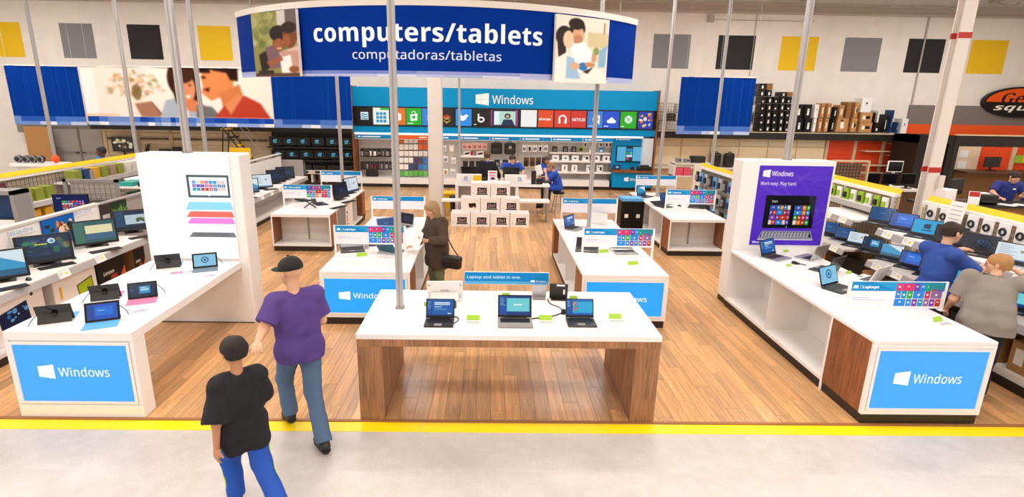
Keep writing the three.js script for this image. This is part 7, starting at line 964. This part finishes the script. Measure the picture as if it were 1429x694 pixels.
// hand: palm, four fingers of unequal length and a thumb from the palm's side; d = direction, nrm = palm facing, side = +1 when the thumb is towards cross(d, nrm)
function handPrims(w, d, palm, side, curl, s = 1) {
  d = nrm3(d); let u = nrm3(crs3(d, palm)); const nn = nrm3(crs3(u, d)), P = (a, b, c) => add3(add3(add3(w, d, a * s), u, b * s), nn, c * s), out = [];
  out.push(cap(P(-0.02, 0, 0), P(0.03, 0, 0), 0.026 * s, 0.026 * s), cap(P(0.03, -0.026, 0), P(0.085, -0.03, 0), 0.017 * s, 0.014 * s), cap(P(0.03, 0.026, 0), P(0.09, 0.03, 0), 0.017 * s, 0.014 * s), cap(P(0.03, 0, 0), P(0.092, 0, 0), 0.018 * s, 0.015 * s));
  const F = [[0.03, 0.07], [0.0105, 0.082], [-0.0105, 0.076], [-0.031, 0.06]];
  for (const [b, L] of F) { let a = curl * 0.5, q = P(0.088, b * side * 1.05, 0); for (let i = 0; i < 3; i++) { const l = L * [0.45, 0.32, 0.25][i], nx = add3(add3(q, d, Math.cos(a) * l * s), nn, Math.sin(a) * l * s); out.push(cap(q, nx, (0.0095 - i * 0.0008) * s, (0.0088 - i * 0.0008) * s, { s: 0.006 })); q = nx; a += curl; } }
  let q = P(0.015, 0.028 * side, 0.006); for (const [da, db, dc] of [[0.03, 0.024, 0.008], [0.03, 0.012, 0.01 + curl * 0.012]]) { const nx = add3(add3(add3(q, d, da * s), u, db * side * s), nn, dc * s); out.push(cap(q, nx, 0.012 * s, 0.0095 * s, { s: 0.008 })); q = nx; }
  return out;
}
const skinM = { light: std(0xd9a584, 0.55), tan: std(0xc08a66, 0.55), dark: std(0x5a3826, 0.55) };
function person(label, o) {
  const S1 = (o.H || 1.75) / 1.75, fat = o.fat || 1, cell = o.cell || 0.014, J = { pelvis: [0, 0.95, 0], chest: [0, 1.28, 0], neck: [0, 1.46, -0.01], head: [0, 1.62, 0.015], shL: [0.172, 1.4, -0.01], shR: [-0.172, 1.4, -0.01], elL: [0.24, 1.14, -0.03], elR: [-0.24, 1.14, -0.03], wrL: [0.25, 0.89, 0.05], wrR: [-0.25, 0.89, 0.05], hpL: [0.09, 0.93, 0], hpR: [-0.09, 0.93, 0], knL: [0.1, 0.5, 0.02], knR: [-0.1, 0.5, 0.02], anL: [0.1, 0.085, -0.03], anR: [-0.1, 0.085, -0.03], toL: [0.11, 0.04, 0.15], toR: [-0.11, 0.04, 0.15], ...(o.J || {}) };
  for (const k in J) J[k] = J[k].map(q => q * S1);
  const t = thing('person', label, 'person', [o.x, o.y || 0, o.z], o.turn || 0), hy = o.headTurn || 0, sk = o.skin || skinM.light;
  const r = q => q * S1, sd = nrm3(sub3(J.shL, J.shR)), hd = nrm3(sub3(J.hpL, J.hpR)), belly = mix3(J.pelvis, J.chest, 0.45), across = (c, v, w) => [add3(c, v, w), add3(c, v, -w)];
  const torso = (inf, f = fat) => { const [c0, c1] = across(J.chest, sd, r(0.075) * (0.6 + 0.4 * f)), [b0, b1] = across(belly, hd, r(0.06) * f), [p0, p1] = across(J.pelvis, hd, r(0.068) * f), u = add3(J.chest, sub3(J.neck, J.chest), 0.55); return [cap(c0, c1, r(0.098) * (0.75 + 0.25 * f) + inf, r(0.098) * (0.75 + 0.25 * f) + inf), cap(b0, b1, r(0.093) * f + inf, r(0.093) * f + inf, { s: 0.05 }), ...[0.22, 0.5, 0.78].map(q => { const c = mix3(belly, J.chest, q), [m0, m1] = across(c, sd, r(0.068) * (0.5 + 0.5 * f)), rad = r(0.095) * (0.4 * (1 - q) * f + 0.6 + 0.4 * q) + inf; return cap(m0, m1, rad, rad, { s: 0.03 }); }), cap(p0, p1, r(0.1) * (0.6 + 0.4 * f) + inf, r(0.1) * (0.6 + 0.4 * f) + inf, { s: 0.05 }), cap(add3(u, sd, r(0.08)), add3(u, sd, -r(0.08)), r(0.062) + inf, r(0.062) + inf, { s: 0.05 }), cap(J.shL, add3(u, sd, r(0.05)), r(0.05) + inf, r(0.055) + inf, { s: 0.03 }), cap(J.shR, add3(u, sd, -r(0.05)), r(0.05) + inf, r(0.055) + inf, { s: 0.03 })]; };
  const arm = (s, inf, part = 1) => { const e = J['el' + s], w = J['wr' + s], h = J['sh' + s], af = 0.7 + 0.3 * fat; return part === 1 ? [cap(h, e, r(0.054) * af + inf, r(0.042) * af + inf, { s: 0.03 }), cap(e, w, r(0.041) * af + inf, r(0.028) + inf, { s: 0.03 })] : 0; };
  const leg = (s, inf, k = 1) => [cap(J['hp' + s], J['kn' + s], r(0.086) * (0.55 + 0.45 * fat) + inf, r(0.06) + inf, { s: 0.05 }), cap(J['kn' + s], J['an' + s], r(0.057) + inf, r(0.04) + inf * k, { s: 0.04 })];
  // head in its own finer grid
  const hr = o.headPitch || 0, HC = J.head, fw = [Math.sin(hy) * Math.cos(hr), -Math.sin(hr), Math.cos(hy) * Math.cos(hr)], hl = [Math.cos(hy), 0, -Math.sin(hy)], hu = crs3(fw, hl), hs = o.hs || 1.06, HP2 = (a, b, c) => add3(add3(add3(HC, hl, r(a) * hs), hu, r(b) * hs), fw, r(c) * hs);
  const rh = q => r(q) * hs;
  const skull = [cap(HP2(0, 0.028, -0.022), HP2(0, 0.02, 0.018), rh(0.082), rh(0.076)), cap(HP2(0, -0.03, 0.03), HP2(0, -0.075, 0.058), rh(0.058), rh(0.034), { s: 0.05 }), cap(HP2(0.03, -0.03, 0.04), HP2(0.016, -0.075, 0.05), rh(0.034), rh(0.026), { s: 0.03 }), cap(HP2(-0.03, -0.03, 0.04), HP2(-0.016, -0.075, 0.05), rh(0.034), rh(0.026), { s: 0.03 })];
  const faceP = [...skull, cap(HP2(0, 0.012, 0.088), HP2(0, -0.025, 0.104), rh(0.009), rh(0.014), { s: 0.015 }), cap(HP2(-0.028, 0.03, 0.082), HP2(0.028, 0.03, 0.082), rh(0.012), rh(0.012), { s: 0.015 }), cap(HP2(-0.018, -0.055, 0.082), HP2(0.018, -0.055, 0.082), rh(0.009), rh(0.009), { s: 0.01 }), ellp(HP2(0.089, -0.005, -0.012), [rh(0.011), rh(0.03), rh(0.018)], -hy, { s: 0.008 }), ellp(HP2(-0.089, -0.005, -0.012), [rh(0.011), rh(0.03), rh(0.018)], -hy, { s: 0.008 }), cap(HP2(0, -0.02, -0.02), J.neck, r(0.05), r(0.054), { s: 0.03 })];
  const bodyG = nets([...torso(-0.012), ...arm('L', 0), ...arm('R', 0), ...leg('L', -0.008), ...leg('R', -0.008), cap(J.neck, add3(J.chest, [0, r(0.08), 0]), r(0.056), r(0.07))], cell, 0.03), parts = [bodyG, nets(faceP, o.fine || 0.006, 0.02)];
  for (const s of ['L', 'R']) { const e = J['el' + s], w = J['wr' + s], d = (o['hand' + s] || sub3(w, e)), palm = o['palm' + s] || (s === 'L' ? [-1, 0, 0.2] : [1, 0, 0.2]); parts.push(nets(handPrims(w, d, palm, (o['thumb' + s] || (s === 'L' ? 1 : -1)), o['curl' + s] ?? 0.35, S1), o.fine ? o.fine * 0.8 : 0.005, 0.012)); }
  obj('body', parts, sk, t);
  for (const s of [-1, 1]) { const c = HP2(0.032 * s, 0.006, 0.076); const e = obj('eye', new THREE.SphereGeometry(rh(0.0115), 10, 8).translate(...c), M.paper, t); obj('iris', new THREE.SphereGeometry(rh(0.0065), 8, 6).translate(...add3(c, fw, rh(0.0068))), M.brown, e); }
  obj('mouth', G3(new THREE.SphereGeometry(1, 10, 6).scale(rh(0.02), rh(0.0045), rh(0.006)), 0, 0, 0, hr, hy).translate(...HP2(0, -0.055, 0.0895)), std(0xa45f52, 0.6), t);
  // hair or cap
  const hairline = o.hairline ?? 0.03; 
  if (o.hair) { const hp = [cap(HP2(0, 0.032, -0.026), HP2(0, 0.026, 0.014), rh(0.089) + (o.hairThick || 0), rh(0.083) + (o.hairThick || 0)), cap(HP2(0, -0.02, -0.045), HP2(0, 0.02, -0.04), rh(0.07), rh(0.08), { s: 0.03 }), ...(o.longHair ? o.longHair(HP2, rh) : [])]; hp.push({ ...ellp(HP2(0, -0.055, 0.088), [rh(0.078), rh(o.longHair ? 0.11 : 0.095 + hairline * 0.2), rh(0.092)], -hy), minus: 1 }); obj('hair', nets(hp, o.fine || 0.006, 0.02, { fold: o.hairFold || 0.0045, cut: o.longHair ? undefined : [[HP2(0, -0.04, -0.05), add3([0, 0, 0], nrm3(add3([-hu[0], -hu[1], -hu[2]], fw, 0.25)))]] }), std(o.hair, 0.75), t); }
  if (o.cap) { const c = obj('cap', nets([cap(HP2(0, 0.045, -0.026), HP2(0, 0.042, 0.012), rh(0.091), rh(0.085))], 0.006, 0.02, { cut: [[HP2(0, 0.022, 0), [-hu[0], -hu[1], -hu[2]]]] }), std(o.cap, 0.8), t); obj('brim', nets([ellp(HP2(0, 0.03, 0.115), [rh(0.075), rh(0.008), rh(0.075)], -hy)], 0.005, 0.01), std(o.cap, 0.8), c); obj('button', new THREE.SphereGeometry(rh(0.009), 8, 6).translate(...HP2(0, 0.138, -0.01)), std(o.cap, 0.8), c); }
  if (o.glasses) obj('glasses', [-1, 1].map(s => G3(new THREE.TorusGeometry(rh(0.021), 0.002, 6, 16), 0, 0, 0, hr, hy).translate(...HP2(0.033 * s, 0.004, 0.094))).concat([-1, 1].map(s => bar(HP2(0.055 * s, 0.006, 0.09), HP2(0.085 * s, 0.008, 0), 0.002, 5))), M.dark, t);
  // clothes
  const sh = o.shirt, sl = sh.sleeve ?? 0.75, inf = sh.loose ?? 0.012, pr = [...torso(inf)];
  for (const s of ['L', 'R']) { const h = J['sh' + s], e = J['el' + s], w = J['wr' + s], af = 0.7 + 0.3 * fat; if (sl <= 1) { const c = mix3(h, e, sl), n = nrm3(sub3(e, h)); pr.push(cap(h, mix3(h, e, sl + 0.15), r(0.057) * af + inf, r(0.054) * af + inf + (sh.flare ?? 0.008), { s: 0.04, cut: [[c, n]] })); } else { pr.push(cap(h, e, r(0.057) * af + inf, r(0.046) * af + inf, { s: 0.04 })); const q = sl - 1, c = mix3(e, w, q), n = nrm3(sub3(w, e)); pr.push(cap(e, w, r(0.046) * af + inf, r(0.034) + inf, { s: 0.03, cut: [[c, n]] })); } }
  if (sh.drop) for (const s of [1, -1]) pr.push(cap(add3(J.chest, sd, s * r(0.082)), add3(J.pelvis, hd, s * r(0.084) * fat), r(0.088) + inf, r(0.086) * fat + inf, { s: 0.03 }));
  const pil = o.pants ? (o.pants.loose ?? 0.014) : 0.01; for (const s of ['L', 'R']) { const T1 = leg(s, Math.max(inf, pil) + 0.01)[0]; pr.push(cap(T1.a, mix3(T1.a, T1.b, 0.45), T1.ra, T1.ra * 0.96, { s: 0.03 })); }
  const hem = r(sh.hem ?? 0.86); if (sh.drop) pr.push(cap(add3(J.pelvis, hd, r(0.08) * fat), add3(add3(J.pelvis, hd, r(0.07) * fat), [0, -r(sh.drop), 0]), r(0.1) * (0.6 + 0.4 * fat) + inf, r(0.105) * fat + inf, { s: 0.04 }), cap(add3(J.pelvis, hd, -r(0.08) * fat), add3(add3(J.pelvis, hd, -r(0.07) * fat), [0, -r(sh.drop), 0]), r(0.1) * (0.6 + 0.4 * fat) + inf, r(0.105) * fat + inf, { s: 0.04 }));
  const top = obj(sh.name || 'shirt', nets(pr, cell * 0.8, 0.04, { fold: sh.fold ?? 0.004, cut: [[[0, hem, 0], [0, -1, 0]]] }), sh.m, t);
  if (sh.collar) obj('collar', nets([cap(add3(J.neck, [0, r(-0.012), 0]), add3(J.neck, [0, r(0.018), 0]), r(0.07), r(0.064))], 0.006, 0.01, { cut: [[add3(J.neck, [0, r(0.026), 0]), [0, 1, 0]]] }), sh.collar, top);
  if (sh.badge) { const b = add3(J.chest, [0, r(0.03), r(0.118) + inf]); obj('name_badge', bx(0.06, 0.028, 0.006, b[0] + 0.06, b[1], b[2]), M.paper, top); }
  if (o.pants) { const pi = o.pants.loose ?? 0.014, pp = [...across(J.pelvis, hd, r(0.068) * fat)]; const pl2 = [cap(pp[0], pp[1], r(0.1) * (0.6 + 0.4 * fat) + pi * 0.6, r(0.1) * (0.6 + 0.4 * fat) + pi * 0.6), ...['L', 'R'].flatMap(s => { const L = leg(s, pi, o.pants.cuff ?? 1.6); L[1].cut = [[mix3(J['kn' + s], J['an' + s], 0.99), nrm3(sub3(J['an' + s], J['kn' + s]))]]; return L; })]; const tr = obj('trousers', nets(pl2, cell * 0.8, 0.04, { fold: 0.005, cut: [[[0, J.pelvis[1] + r(0.09), 0], [0, 1, 0]]] }), o.pants.m, t); if (o.pants.stripe) for (const s of ['L', 'R']) { const out = s === 'L' ? hd : hd.map(q => -q), A = add3(J['hp' + s], out, r(0.1)), B = add3(J['kn' + s], out, r(0.078)), C = add3(J['an' + s], out, r(0.06)); obj('stripe', nets([cap(A, B, 0.02, 0.02), cap(B, C, 0.02, 0.018)], 0.009, 0.02), o.pants.stripe, tr); } }
  if (o.shoes) for (const s of ['L', 'R']) { const a = J['an' + s], q = J['to' + s], heel = add3(a, nrm3(sub3(a, q)), r(0.03)); heel[1] = Math.min(heel[1], a[1]) - r(0.03); const ah = [a[0], heel[1] + r(0.02), a[2]]; const sg = obj('shoe', nets([cap(heel, q, r(0.042), r(0.036)), cap(a, ah, r(0.042), r(0.05)), cap(mix3(ah, q, 0.5), q, r(0.045), r(0.04))], 0.008, 0.02), o.shoes, t); obj('sole', nets([cap(add3(heel, [0, -r(0.02), 0]), add3(q, [0, -r(0.02), 0]), r(0.046), r(0.044))], 0.008, 0.01, { cut: [[add3(mix3(heel, q, 0.5), [0, -r(0.028), 0]), nrm3(crs3(crs3([0, 1, 0], sub3(q, heel)), sub3(q, heel)).map(v => -v))]] }), o.soleM || M.dark, sg); }
  return t;
}
const purpleM = std(0x513a80, 0.85), blackTee = std(0x15131a, 0.85), denimM = print(dataTex(128, 128, (x, y) => { const n = N1(x / 2, y / 9) * 30 + N2(x / 20, y / 20) * 34; return [cl(70 + n), cl(92 + n), cl(122 + n)]; }, true, [3, 3]), 0.85), sportM = std(0x0c4cae, 0.7), staffM = std(0x1747b0, 0.75), brownM = std(0x4a382f, 0.9), greyTee = std(0x8a8178, 0.85), oliveM = std(0x6f7256, 0.85), darkPants = std(0x1b1e2a, 0.85), repairM = std(0x1c2d7a, 0.75);
// man in the purple shirt walking, one hand out towards the boy
person('man in purple t-shirt, jeans and black cap walking behind the boy', { x: -1.64, z: -4.46, H: 1.73, turn: Math.PI + 0.63, cell: 0.013, fine: 0.006, skin: skinM.light, cap: 0x16140f, headTurn: 0.45, headPitch: 0.2,
  J: { elL: [0.3, 1.2, -0.06], wrL: [0.4, 1.17, -0.25], elR: [-0.22, 1.13, 0.03], wrR: [-0.16, 1.02, 0.22], chest: [0, 1.28, 0.03], neck: [0, 1.45, 0.05], head: [0, 1.61, 0.085], shL: [0.175, 1.39, 0.02], shR: [-0.175, 1.39, 0.03], knL: [0.08, 0.52, 0.3], anL: [0.06, 0.15, 0.28], toL: [0.06, 0.06, 0.45], knR: [-0.07, 0.5, -0.05], anR: [-0.06, 0.095, -0.29], toR: [-0.06, 0.04, -0.12] },
  shirt: { m: purpleM, sleeve: 0.78, hem: 0.83, loose: 0.022, drop: 0.08, flare: 0.02, name: 'shirt', fold: 0.006 }, pants: { m: denimM, loose: 0.016, cuff: 2.0 }, shoes: M.dark, fat: 1.02, handL: [0.3, 0.05, -1], palmL: [0, -1, 0], thumbL: -1 });
// boy in black
person('boy in black t-shirt and blue track pants with neon stripe in the aisle', { x: -1.79, z: -3.6, H: 1.34, turn: Math.PI + 0.75, cell: 0.012, fine: 0.0055, skin: skinM.tan, hair: 0x1d1512, hairThick: 0.003, hairFold: 0.007, headTurn: 0.2, headPitch: 0.05, hs: 1.22,
  J: { head: [0, 1.69, 0.02], neck: [0, 1.49, 0], knL: [0.09, 0.5, 0.22], anL: [0.1, 0.1, 0.12], toL: [0.1, 0.04, 0.32], knR: [-0.09, 0.52, -0.12], anR: [-0.1, 0.22, -0.5], toR: [-0.11, 0.07, -0.38], elL: [0.25, 1.08, -0.08], wrL: [0.27, 0.8, -0.05], elR: [-0.22, 1.12, 0.06], wrR: [-0.2, 0.92, 0.2] },
  shirt: { m: blackTee, sleeve: 0.98, hem: 0.68, loose: 0.026, drop: 0.24, flare: 0.03, fold: 0.007 }, pants: { m: sportM, loose: 0.026, cuff: 1.4, stripe: std(0xd6e63a, 0.6) }, shoes: M.dark, fat: 0.98 });
// woman in brown with a paper
person('woman with long blonde-brown hair in dark brown cardigan holding a white paper', { x: -0.77, z: -8.12, H: 1.6, turn: -0.95, cell: 0.014, fat: 1.25, skin: skinM.light, hair: 0x9a7c56, hairThick: 0.006, hairFold: 0.008, headTurn: -0.25, headPitch: 0.45,
  longHair: (P, r) => [cap(P(0.055, 0, -0.03), P(0.08, -0.14, -0.01), r(0.042), r(0.024), { s: 0.03 }), cap(P(-0.055, 0, -0.03), P(-0.08, -0.14, -0.01), r(0.042), r(0.024), { s: 0.03 }), cap(P(0.03, 0, -0.05), P(0.045, -0.15, -0.06), r(0.06), r(0.034), { s: 0.03 }), cap(P(-0.03, 0, -0.05), P(-0.045, -0.15, -0.06), r(0.06), r(0.034), { s: 0.03 })],
  J: { elL: [0.3, 1.12, 0.05], wrL: [0.16, 1.13, 0.3], elR: [-0.27, 1.12, 0.06], wrR: [-0.3, 0.94, 0.25], neck: [0, 1.45, 0.05], head: [0, 1.6, 0.09], chest: [0, 1.27, 0.02] },
  shirt: { m: brownM, sleeve: 1.85, hem: 0.62, loose: 0.026, drop: 0.3, name: 'cardigan', fold: 0.007 }, pants: { m: oliveM, loose: 0.02 }, shoes: M.dark, curlL: 0.5, palmL: [-0.4, 0.4, -0.8], handL: [-0.7, 0.1, 0.5], handR: [-0.2, -0.05, 1], palmR: [0, -1, 0] });
{
  const w = scene.children[scene.children.length - 1], c = V(0.06, 1.1, 0.36).multiplyScalar(1.6 / 1.75).applyAxisAngle(V(0, 1, 0), -0.95).add(w.position), t = thing('paper_sheet', 'white paper sheet held by the woman in brown', 'paper', [c.x, c.y - 0.11, c.z], -0.95);
  const g = new THREE.PlaneGeometry(0.22, 0.28, 10, 10), p = g.attributes.position; for (let i = 0; i < p.count; i++) p.setZ(i, Math.pow(Math.abs(p.getX(i)), 2) * 2.2 + Math.pow(p.getY(i) + 0.14, 2) * 0.8); g.computeVertexNormals(); const pm = M.paper.clone(); pm.side = THREE.DoubleSide; obj('sheet', G3(g, 0, 0.13, 0, -0.5, 0, -0.25), pm, t); obj('printed_lines', [0.04, 0.09, 0.14].map(y => G3(bx(0.12, 0.004, 0.001, 0, y - 0.14, 0.03), 0, 0.13, 0, -0.5, 0, -0.25)), M.greyTag, t);
  const b = thing('shoulder_bag', 'black shoulder bag hanging at the side of the woman in brown', 'bag', [0, 0, 0]), q = V(0.38, 0, -0.03).applyAxisAngle(V(0, 1, 0), -0.95).add(w.position); b.position.set(q.x, 0.62, q.z); b.rotation.y = -0.95 + 0.5; obj('body', rb(0.3, 0.18, 0.12, 0.035, 0, 0.09, 0, 3), M.black, b); obj('flap', rb(0.3, 0.09, 0.13, 0.02, 0, 0.145, 0.004), M.dark, b); const sh = V(0.17, 1.36 * 0.915, -0.02).applyAxisAngle(V(0, 1, 0), -0.95).add(w.position).sub(V(q.x, 0.62, q.z)).applyAxisAngle(V(0, 1, 0), 0.45); obj('strap', [tube([[-0.14, 0.16, 0], [sh.x * 0.6 - 0.06, sh.y * 0.6, sh.z * 0.6], [sh.x, sh.y + 0.03, sh.z]], 0.009), tube([[0.14, 0.16, 0], [sh.x * 0.6 + 0.05, sh.y * 0.6, sh.z * 0.6], [sh.x, sh.y + 0.03, sh.z]], 0.009)], M.black, b);
}
// service desk
const far = { cell: 0.022, fine: 0.01 };
person('clerk in blue polo leaning on the service desk facing the aisle', { ...far, x: onZ(714, 240, -15.35).x, z: -15.5, H: 1.72, turn: 0.05, hair: 0x3a2a1c, headPitch: 0.35, J: { pelvis: [0, 0.93, -0.08], chest: [0, 1.22, 0.1], neck: [0, 1.38, 0.2], head: [0, 1.5, 0.27], shL: [0.2, 1.33, 0.14], shR: [-0.2, 1.33, 0.14], elL: [0.32, 1.16, 0.22], elR: [-0.32, 1.16, 0.22], wrL: [0.22, 1.0, 0.5], wrR: [-0.22, 1.0, 0.5] }, shirt: { m: staffM, sleeve: 0.8, hem: 0.86, loose: 0.02, badge: true, collar: staffM }, pants: { m: darkPants }, shoes: M.black, handL: [-0.2, 0, 1], handR: [0.2, 0, 1], palmL: [0, -1, 0], palmR: [0, -1, 0] });
person('person in black jacket seen from behind at the service desk', { ...far, x: onZ(680, 245, -15.3).x, z: -15.42, H: 1.66, turn: Math.PI - 0.2, hair: 0x5a4634, hairline: 0.02, headTurn: -0.3, J: { elR: [-0.3, 1.14, 0.02], wrR: [-0.32, 0.98, 0.24] }, shirt: { m: blackTee, sleeve: 1.85, hem: 0.8, loose: 0.026, drop: 0.1, name: 'jacket', collar: staffM }, pants: { m: darkPants }, shoes: M.black, fat: 1.1 });
person('clerk with shaved head in blue polo standing behind the seated clerk', { ...far, x: onZ(763, 240, -16.2).x, z: -16.2, H: 1.5, turn: -0.25, skin: skinM.tan, hair: 0x4a3626, hairline: -0.1, headPitch: 0.4, J: { head: [0, 1.6, 0.06], elL: [0.25, 1.13, 0.08], wrL: [0.16, 1.1, 0.3], elR: [-0.26, 1.13, 0.08], wrR: [-0.16, 1.1, 0.3] }, shirt: { m: staffM, sleeve: 0.8, hem: 0.86, loose: 0.018, badge: true }, pants: { m: darkPants }, shoes: M.black });
{
  const sx = onZ(780, 262, -15.3).x, sz = -15.3, st = thing('counter_stool', 'metal stool under the seated clerk in blue', 'stool', [sx, 0, sz]); obj('seat', cyl(0.17, 0.17, 0.04, 0, 0.56, 0, 24), M.black, st); for (let i = 0; i < 4; i++) { const a = i * HP + 0.6; obj('leg', bar([Math.cos(a) * 0.1, 0.55, Math.sin(a) * 0.1], [Math.cos(a) * 0.2, 0.0, Math.sin(a) * 0.2], 0.012), M.steel, st); } obj('foot_ring', G3(new THREE.TorusGeometry(0.17, 0.01, 6, 24), 0, 0.2, 0, HP), M.steel, st);
  person('clerk in blue polo seated on a stool, hand raised to the face', { ...far, x: sx, z: sz, H: 1.7, turn: -HP - 0.1, hair: 0x8a6a44, headPitch: 0.3, J: { pelvis: [0, 0.74, 0], hpL: [0.09, 0.73, 0.03], hpR: [-0.09, 0.73, 0.03], knL: [0.13, 0.68, 0.42], knR: [-0.13, 0.68, 0.42], anL: [0.14, 0.24, 0.42], anR: [-0.14, 0.24, 0.42], toL: [0.15, 0.19, 0.6], toR: [-0.15, 0.19, 0.6], chest: [0, 1.02, 0.1], neck: [0, 1.18, 0.17], head: [0, 1.31, 0.26], shL: [0.19, 1.14, 0.13], shR: [-0.19, 1.14, 0.13], elL: [0.24, 0.98, 0.36], wrL: [0.1, 1.17, 0.4], elR: [-0.25, 0.98, 0.34], wrR: [-0.12, 1.0, 0.5] }, shirt: { m: staffM, sleeve: 0.8, hem: 0.66, loose: 0.02 }, pants: { m: darkPants }, shoes: M.black, fat: 1.1 });
  single('white_document', 'white document held up between the seated and standing clerks', 'paper', [G3(bx(0.2, 0.28, 0.004, 0, 0.14, 0), 0, 0, 0, -0.2, 0, 0.25), G3(bx(0.15, 0.05, 0.005, 0, 0.22, 0), 0, 0, 0.002, -0.2, 0, 0.25)], M.paper, [onZ(756, 255, -15.2).x, 1.0, -15.75], 0.3);
}
// staff and shopper at the laptop gondola
person('clerk in blue shirt reaching for the upper tier laptops', { x: 5.38, z: -6.22, H: 1.76, turn: HP + 0.15, cell: 0.014, hair: 0x2a1b12, headTurn: -0.1, headPitch: 0.15, J: { elL: [0.24, 1.2, 0.16], wrL: [0.1, 1.38, 0.4], elR: [-0.26, 1.2, 0.24], wrR: [-0.28, 1.36, 0.48], chest: [0, 1.28, 0.04], neck: [0, 1.46, 0.05], head: [0, 1.62, 0.09] }, shirt: { m: std(0x27499a, 0.75), sleeve: 0.95, hem: 0.88, loose: 0.022, collar: std(0x27499a, 0.75) }, pants: { m: darkPants }, shoes: M.black, handR: [0, 0, 1], palmR: [0, -1, 0], handL: [0, 0, 1], palmL: [0, -1, 0] });
person('shopper in taupe t-shirt with glasses leaning over the laptops', { x: 5.27, z: -5.34, H: 1.64, turn: HP + 0.9, cell: 0.014, fat: 1.38, hair: 0xa8794a, headTurn: 1.3, headPitch: 0.1, glasses: true, J: { pelvis: [0, 0.93, -0.06], chest: [0, 1.26, 0.08], neck: [0, 1.43, 0.14], head: [0, 1.56, 0.2], shL: [0.22, 1.4, 0.1], shR: [-0.22, 1.4, 0.1], elL: [0.31, 1.12, 0.06], wrL: [0.34, 0.95, 0.22], elR: [-0.3, 1.42, 0.3], wrR: [-0.2, 1.45, 0.52] }, shirt: { m: greyTee, sleeve: 0.85, hem: 0.84, loose: 0.02, drop: 0.08, collar: greyTee }, pants: { m: darkPants }, shoes: M.black, handR: [0.2, 0, 1], palmR: [0, -1, 0] });
// repair desk
{
  const z = -12.2, x = onZ(1402, 262, z).x; person('repair clerk in navy polo leaning on the dark counter', { ...far, x, z, H: 1.78, turn: -0.15, hair: 0x2a1c14, headPitch: 0.55, headTurn: 0.3, J: { chest: [0, 1.27, 0.06], neck: [0, 1.43, 0.14], head: [0, 1.56, 0.2], shL: [0.2, 1.38, 0.08], shR: [-0.2, 1.38, 0.08], elL: [0.3, 1.22, 0.14], elR: [-0.32, 1.22, 0.14], wrL: [0.26, 1.12, 0.36], wrR: [-0.3, 1.12, 0.36] }, shirt: { m: repairM, sleeve: 0.85, hem: 0.88, loose: 0.022, badge: true, collar: repairM }, pants: { m: darkPants }, shoes: M.black, fat: 1.1, handL: [0, 0, 1], handR: [0, 0, 1], palmL: [0, -1, 0], palmR: [0, -1, 0] });
  const x2 = onZ(1446, 270, -12.3).x; person('balding person in navy leaning in over the paper forms', { ...far, x: x2, z: -12.4, H: 1.7, turn: -0.35, hair: 0x6a5644, hairline: -0.2, headPitch: 0.6, J: { chest: [0, 1.2, 0.12], neck: [0, 1.34, 0.24], head: [0, 1.44, 0.33], shL: [0.2, 1.3, 0.16], shR: [-0.2, 1.3, 0.16], elL: [0.3, 1.16, 0.26], elR: [-0.3, 1.16, 0.26], wrL: [0.18, 1.17, 0.48], wrR: [-0.2, 1.17, 0.48] }, shirt: { m: repairM, sleeve: 0.9, hem: 0.86, loose: 0.022 }, pants: { m: darkPants }, shoes: M.black, fat: 1.15, handL: [0, 0, 1], handR: [0, 0, 1], palmL: [0, -1, 0], palmR: [0, -1, 0] });
}
// far left clerk
person('clerk in bright blue shirt behind the yellow-topped gondola', { ...far, x: -10.2, z: -14.75, H: 1.7, turn: -0.4, skin: skinM.dark, hair: 0x14100e, headTurn: -0.5, shirt: { m: std(0x1a78d8, 0.75), sleeve: 0.85, hem: 0.86, loose: 0.02 }, pants: { m: darkPants }, shoes: M.black });
renderer.render(scene, camera);
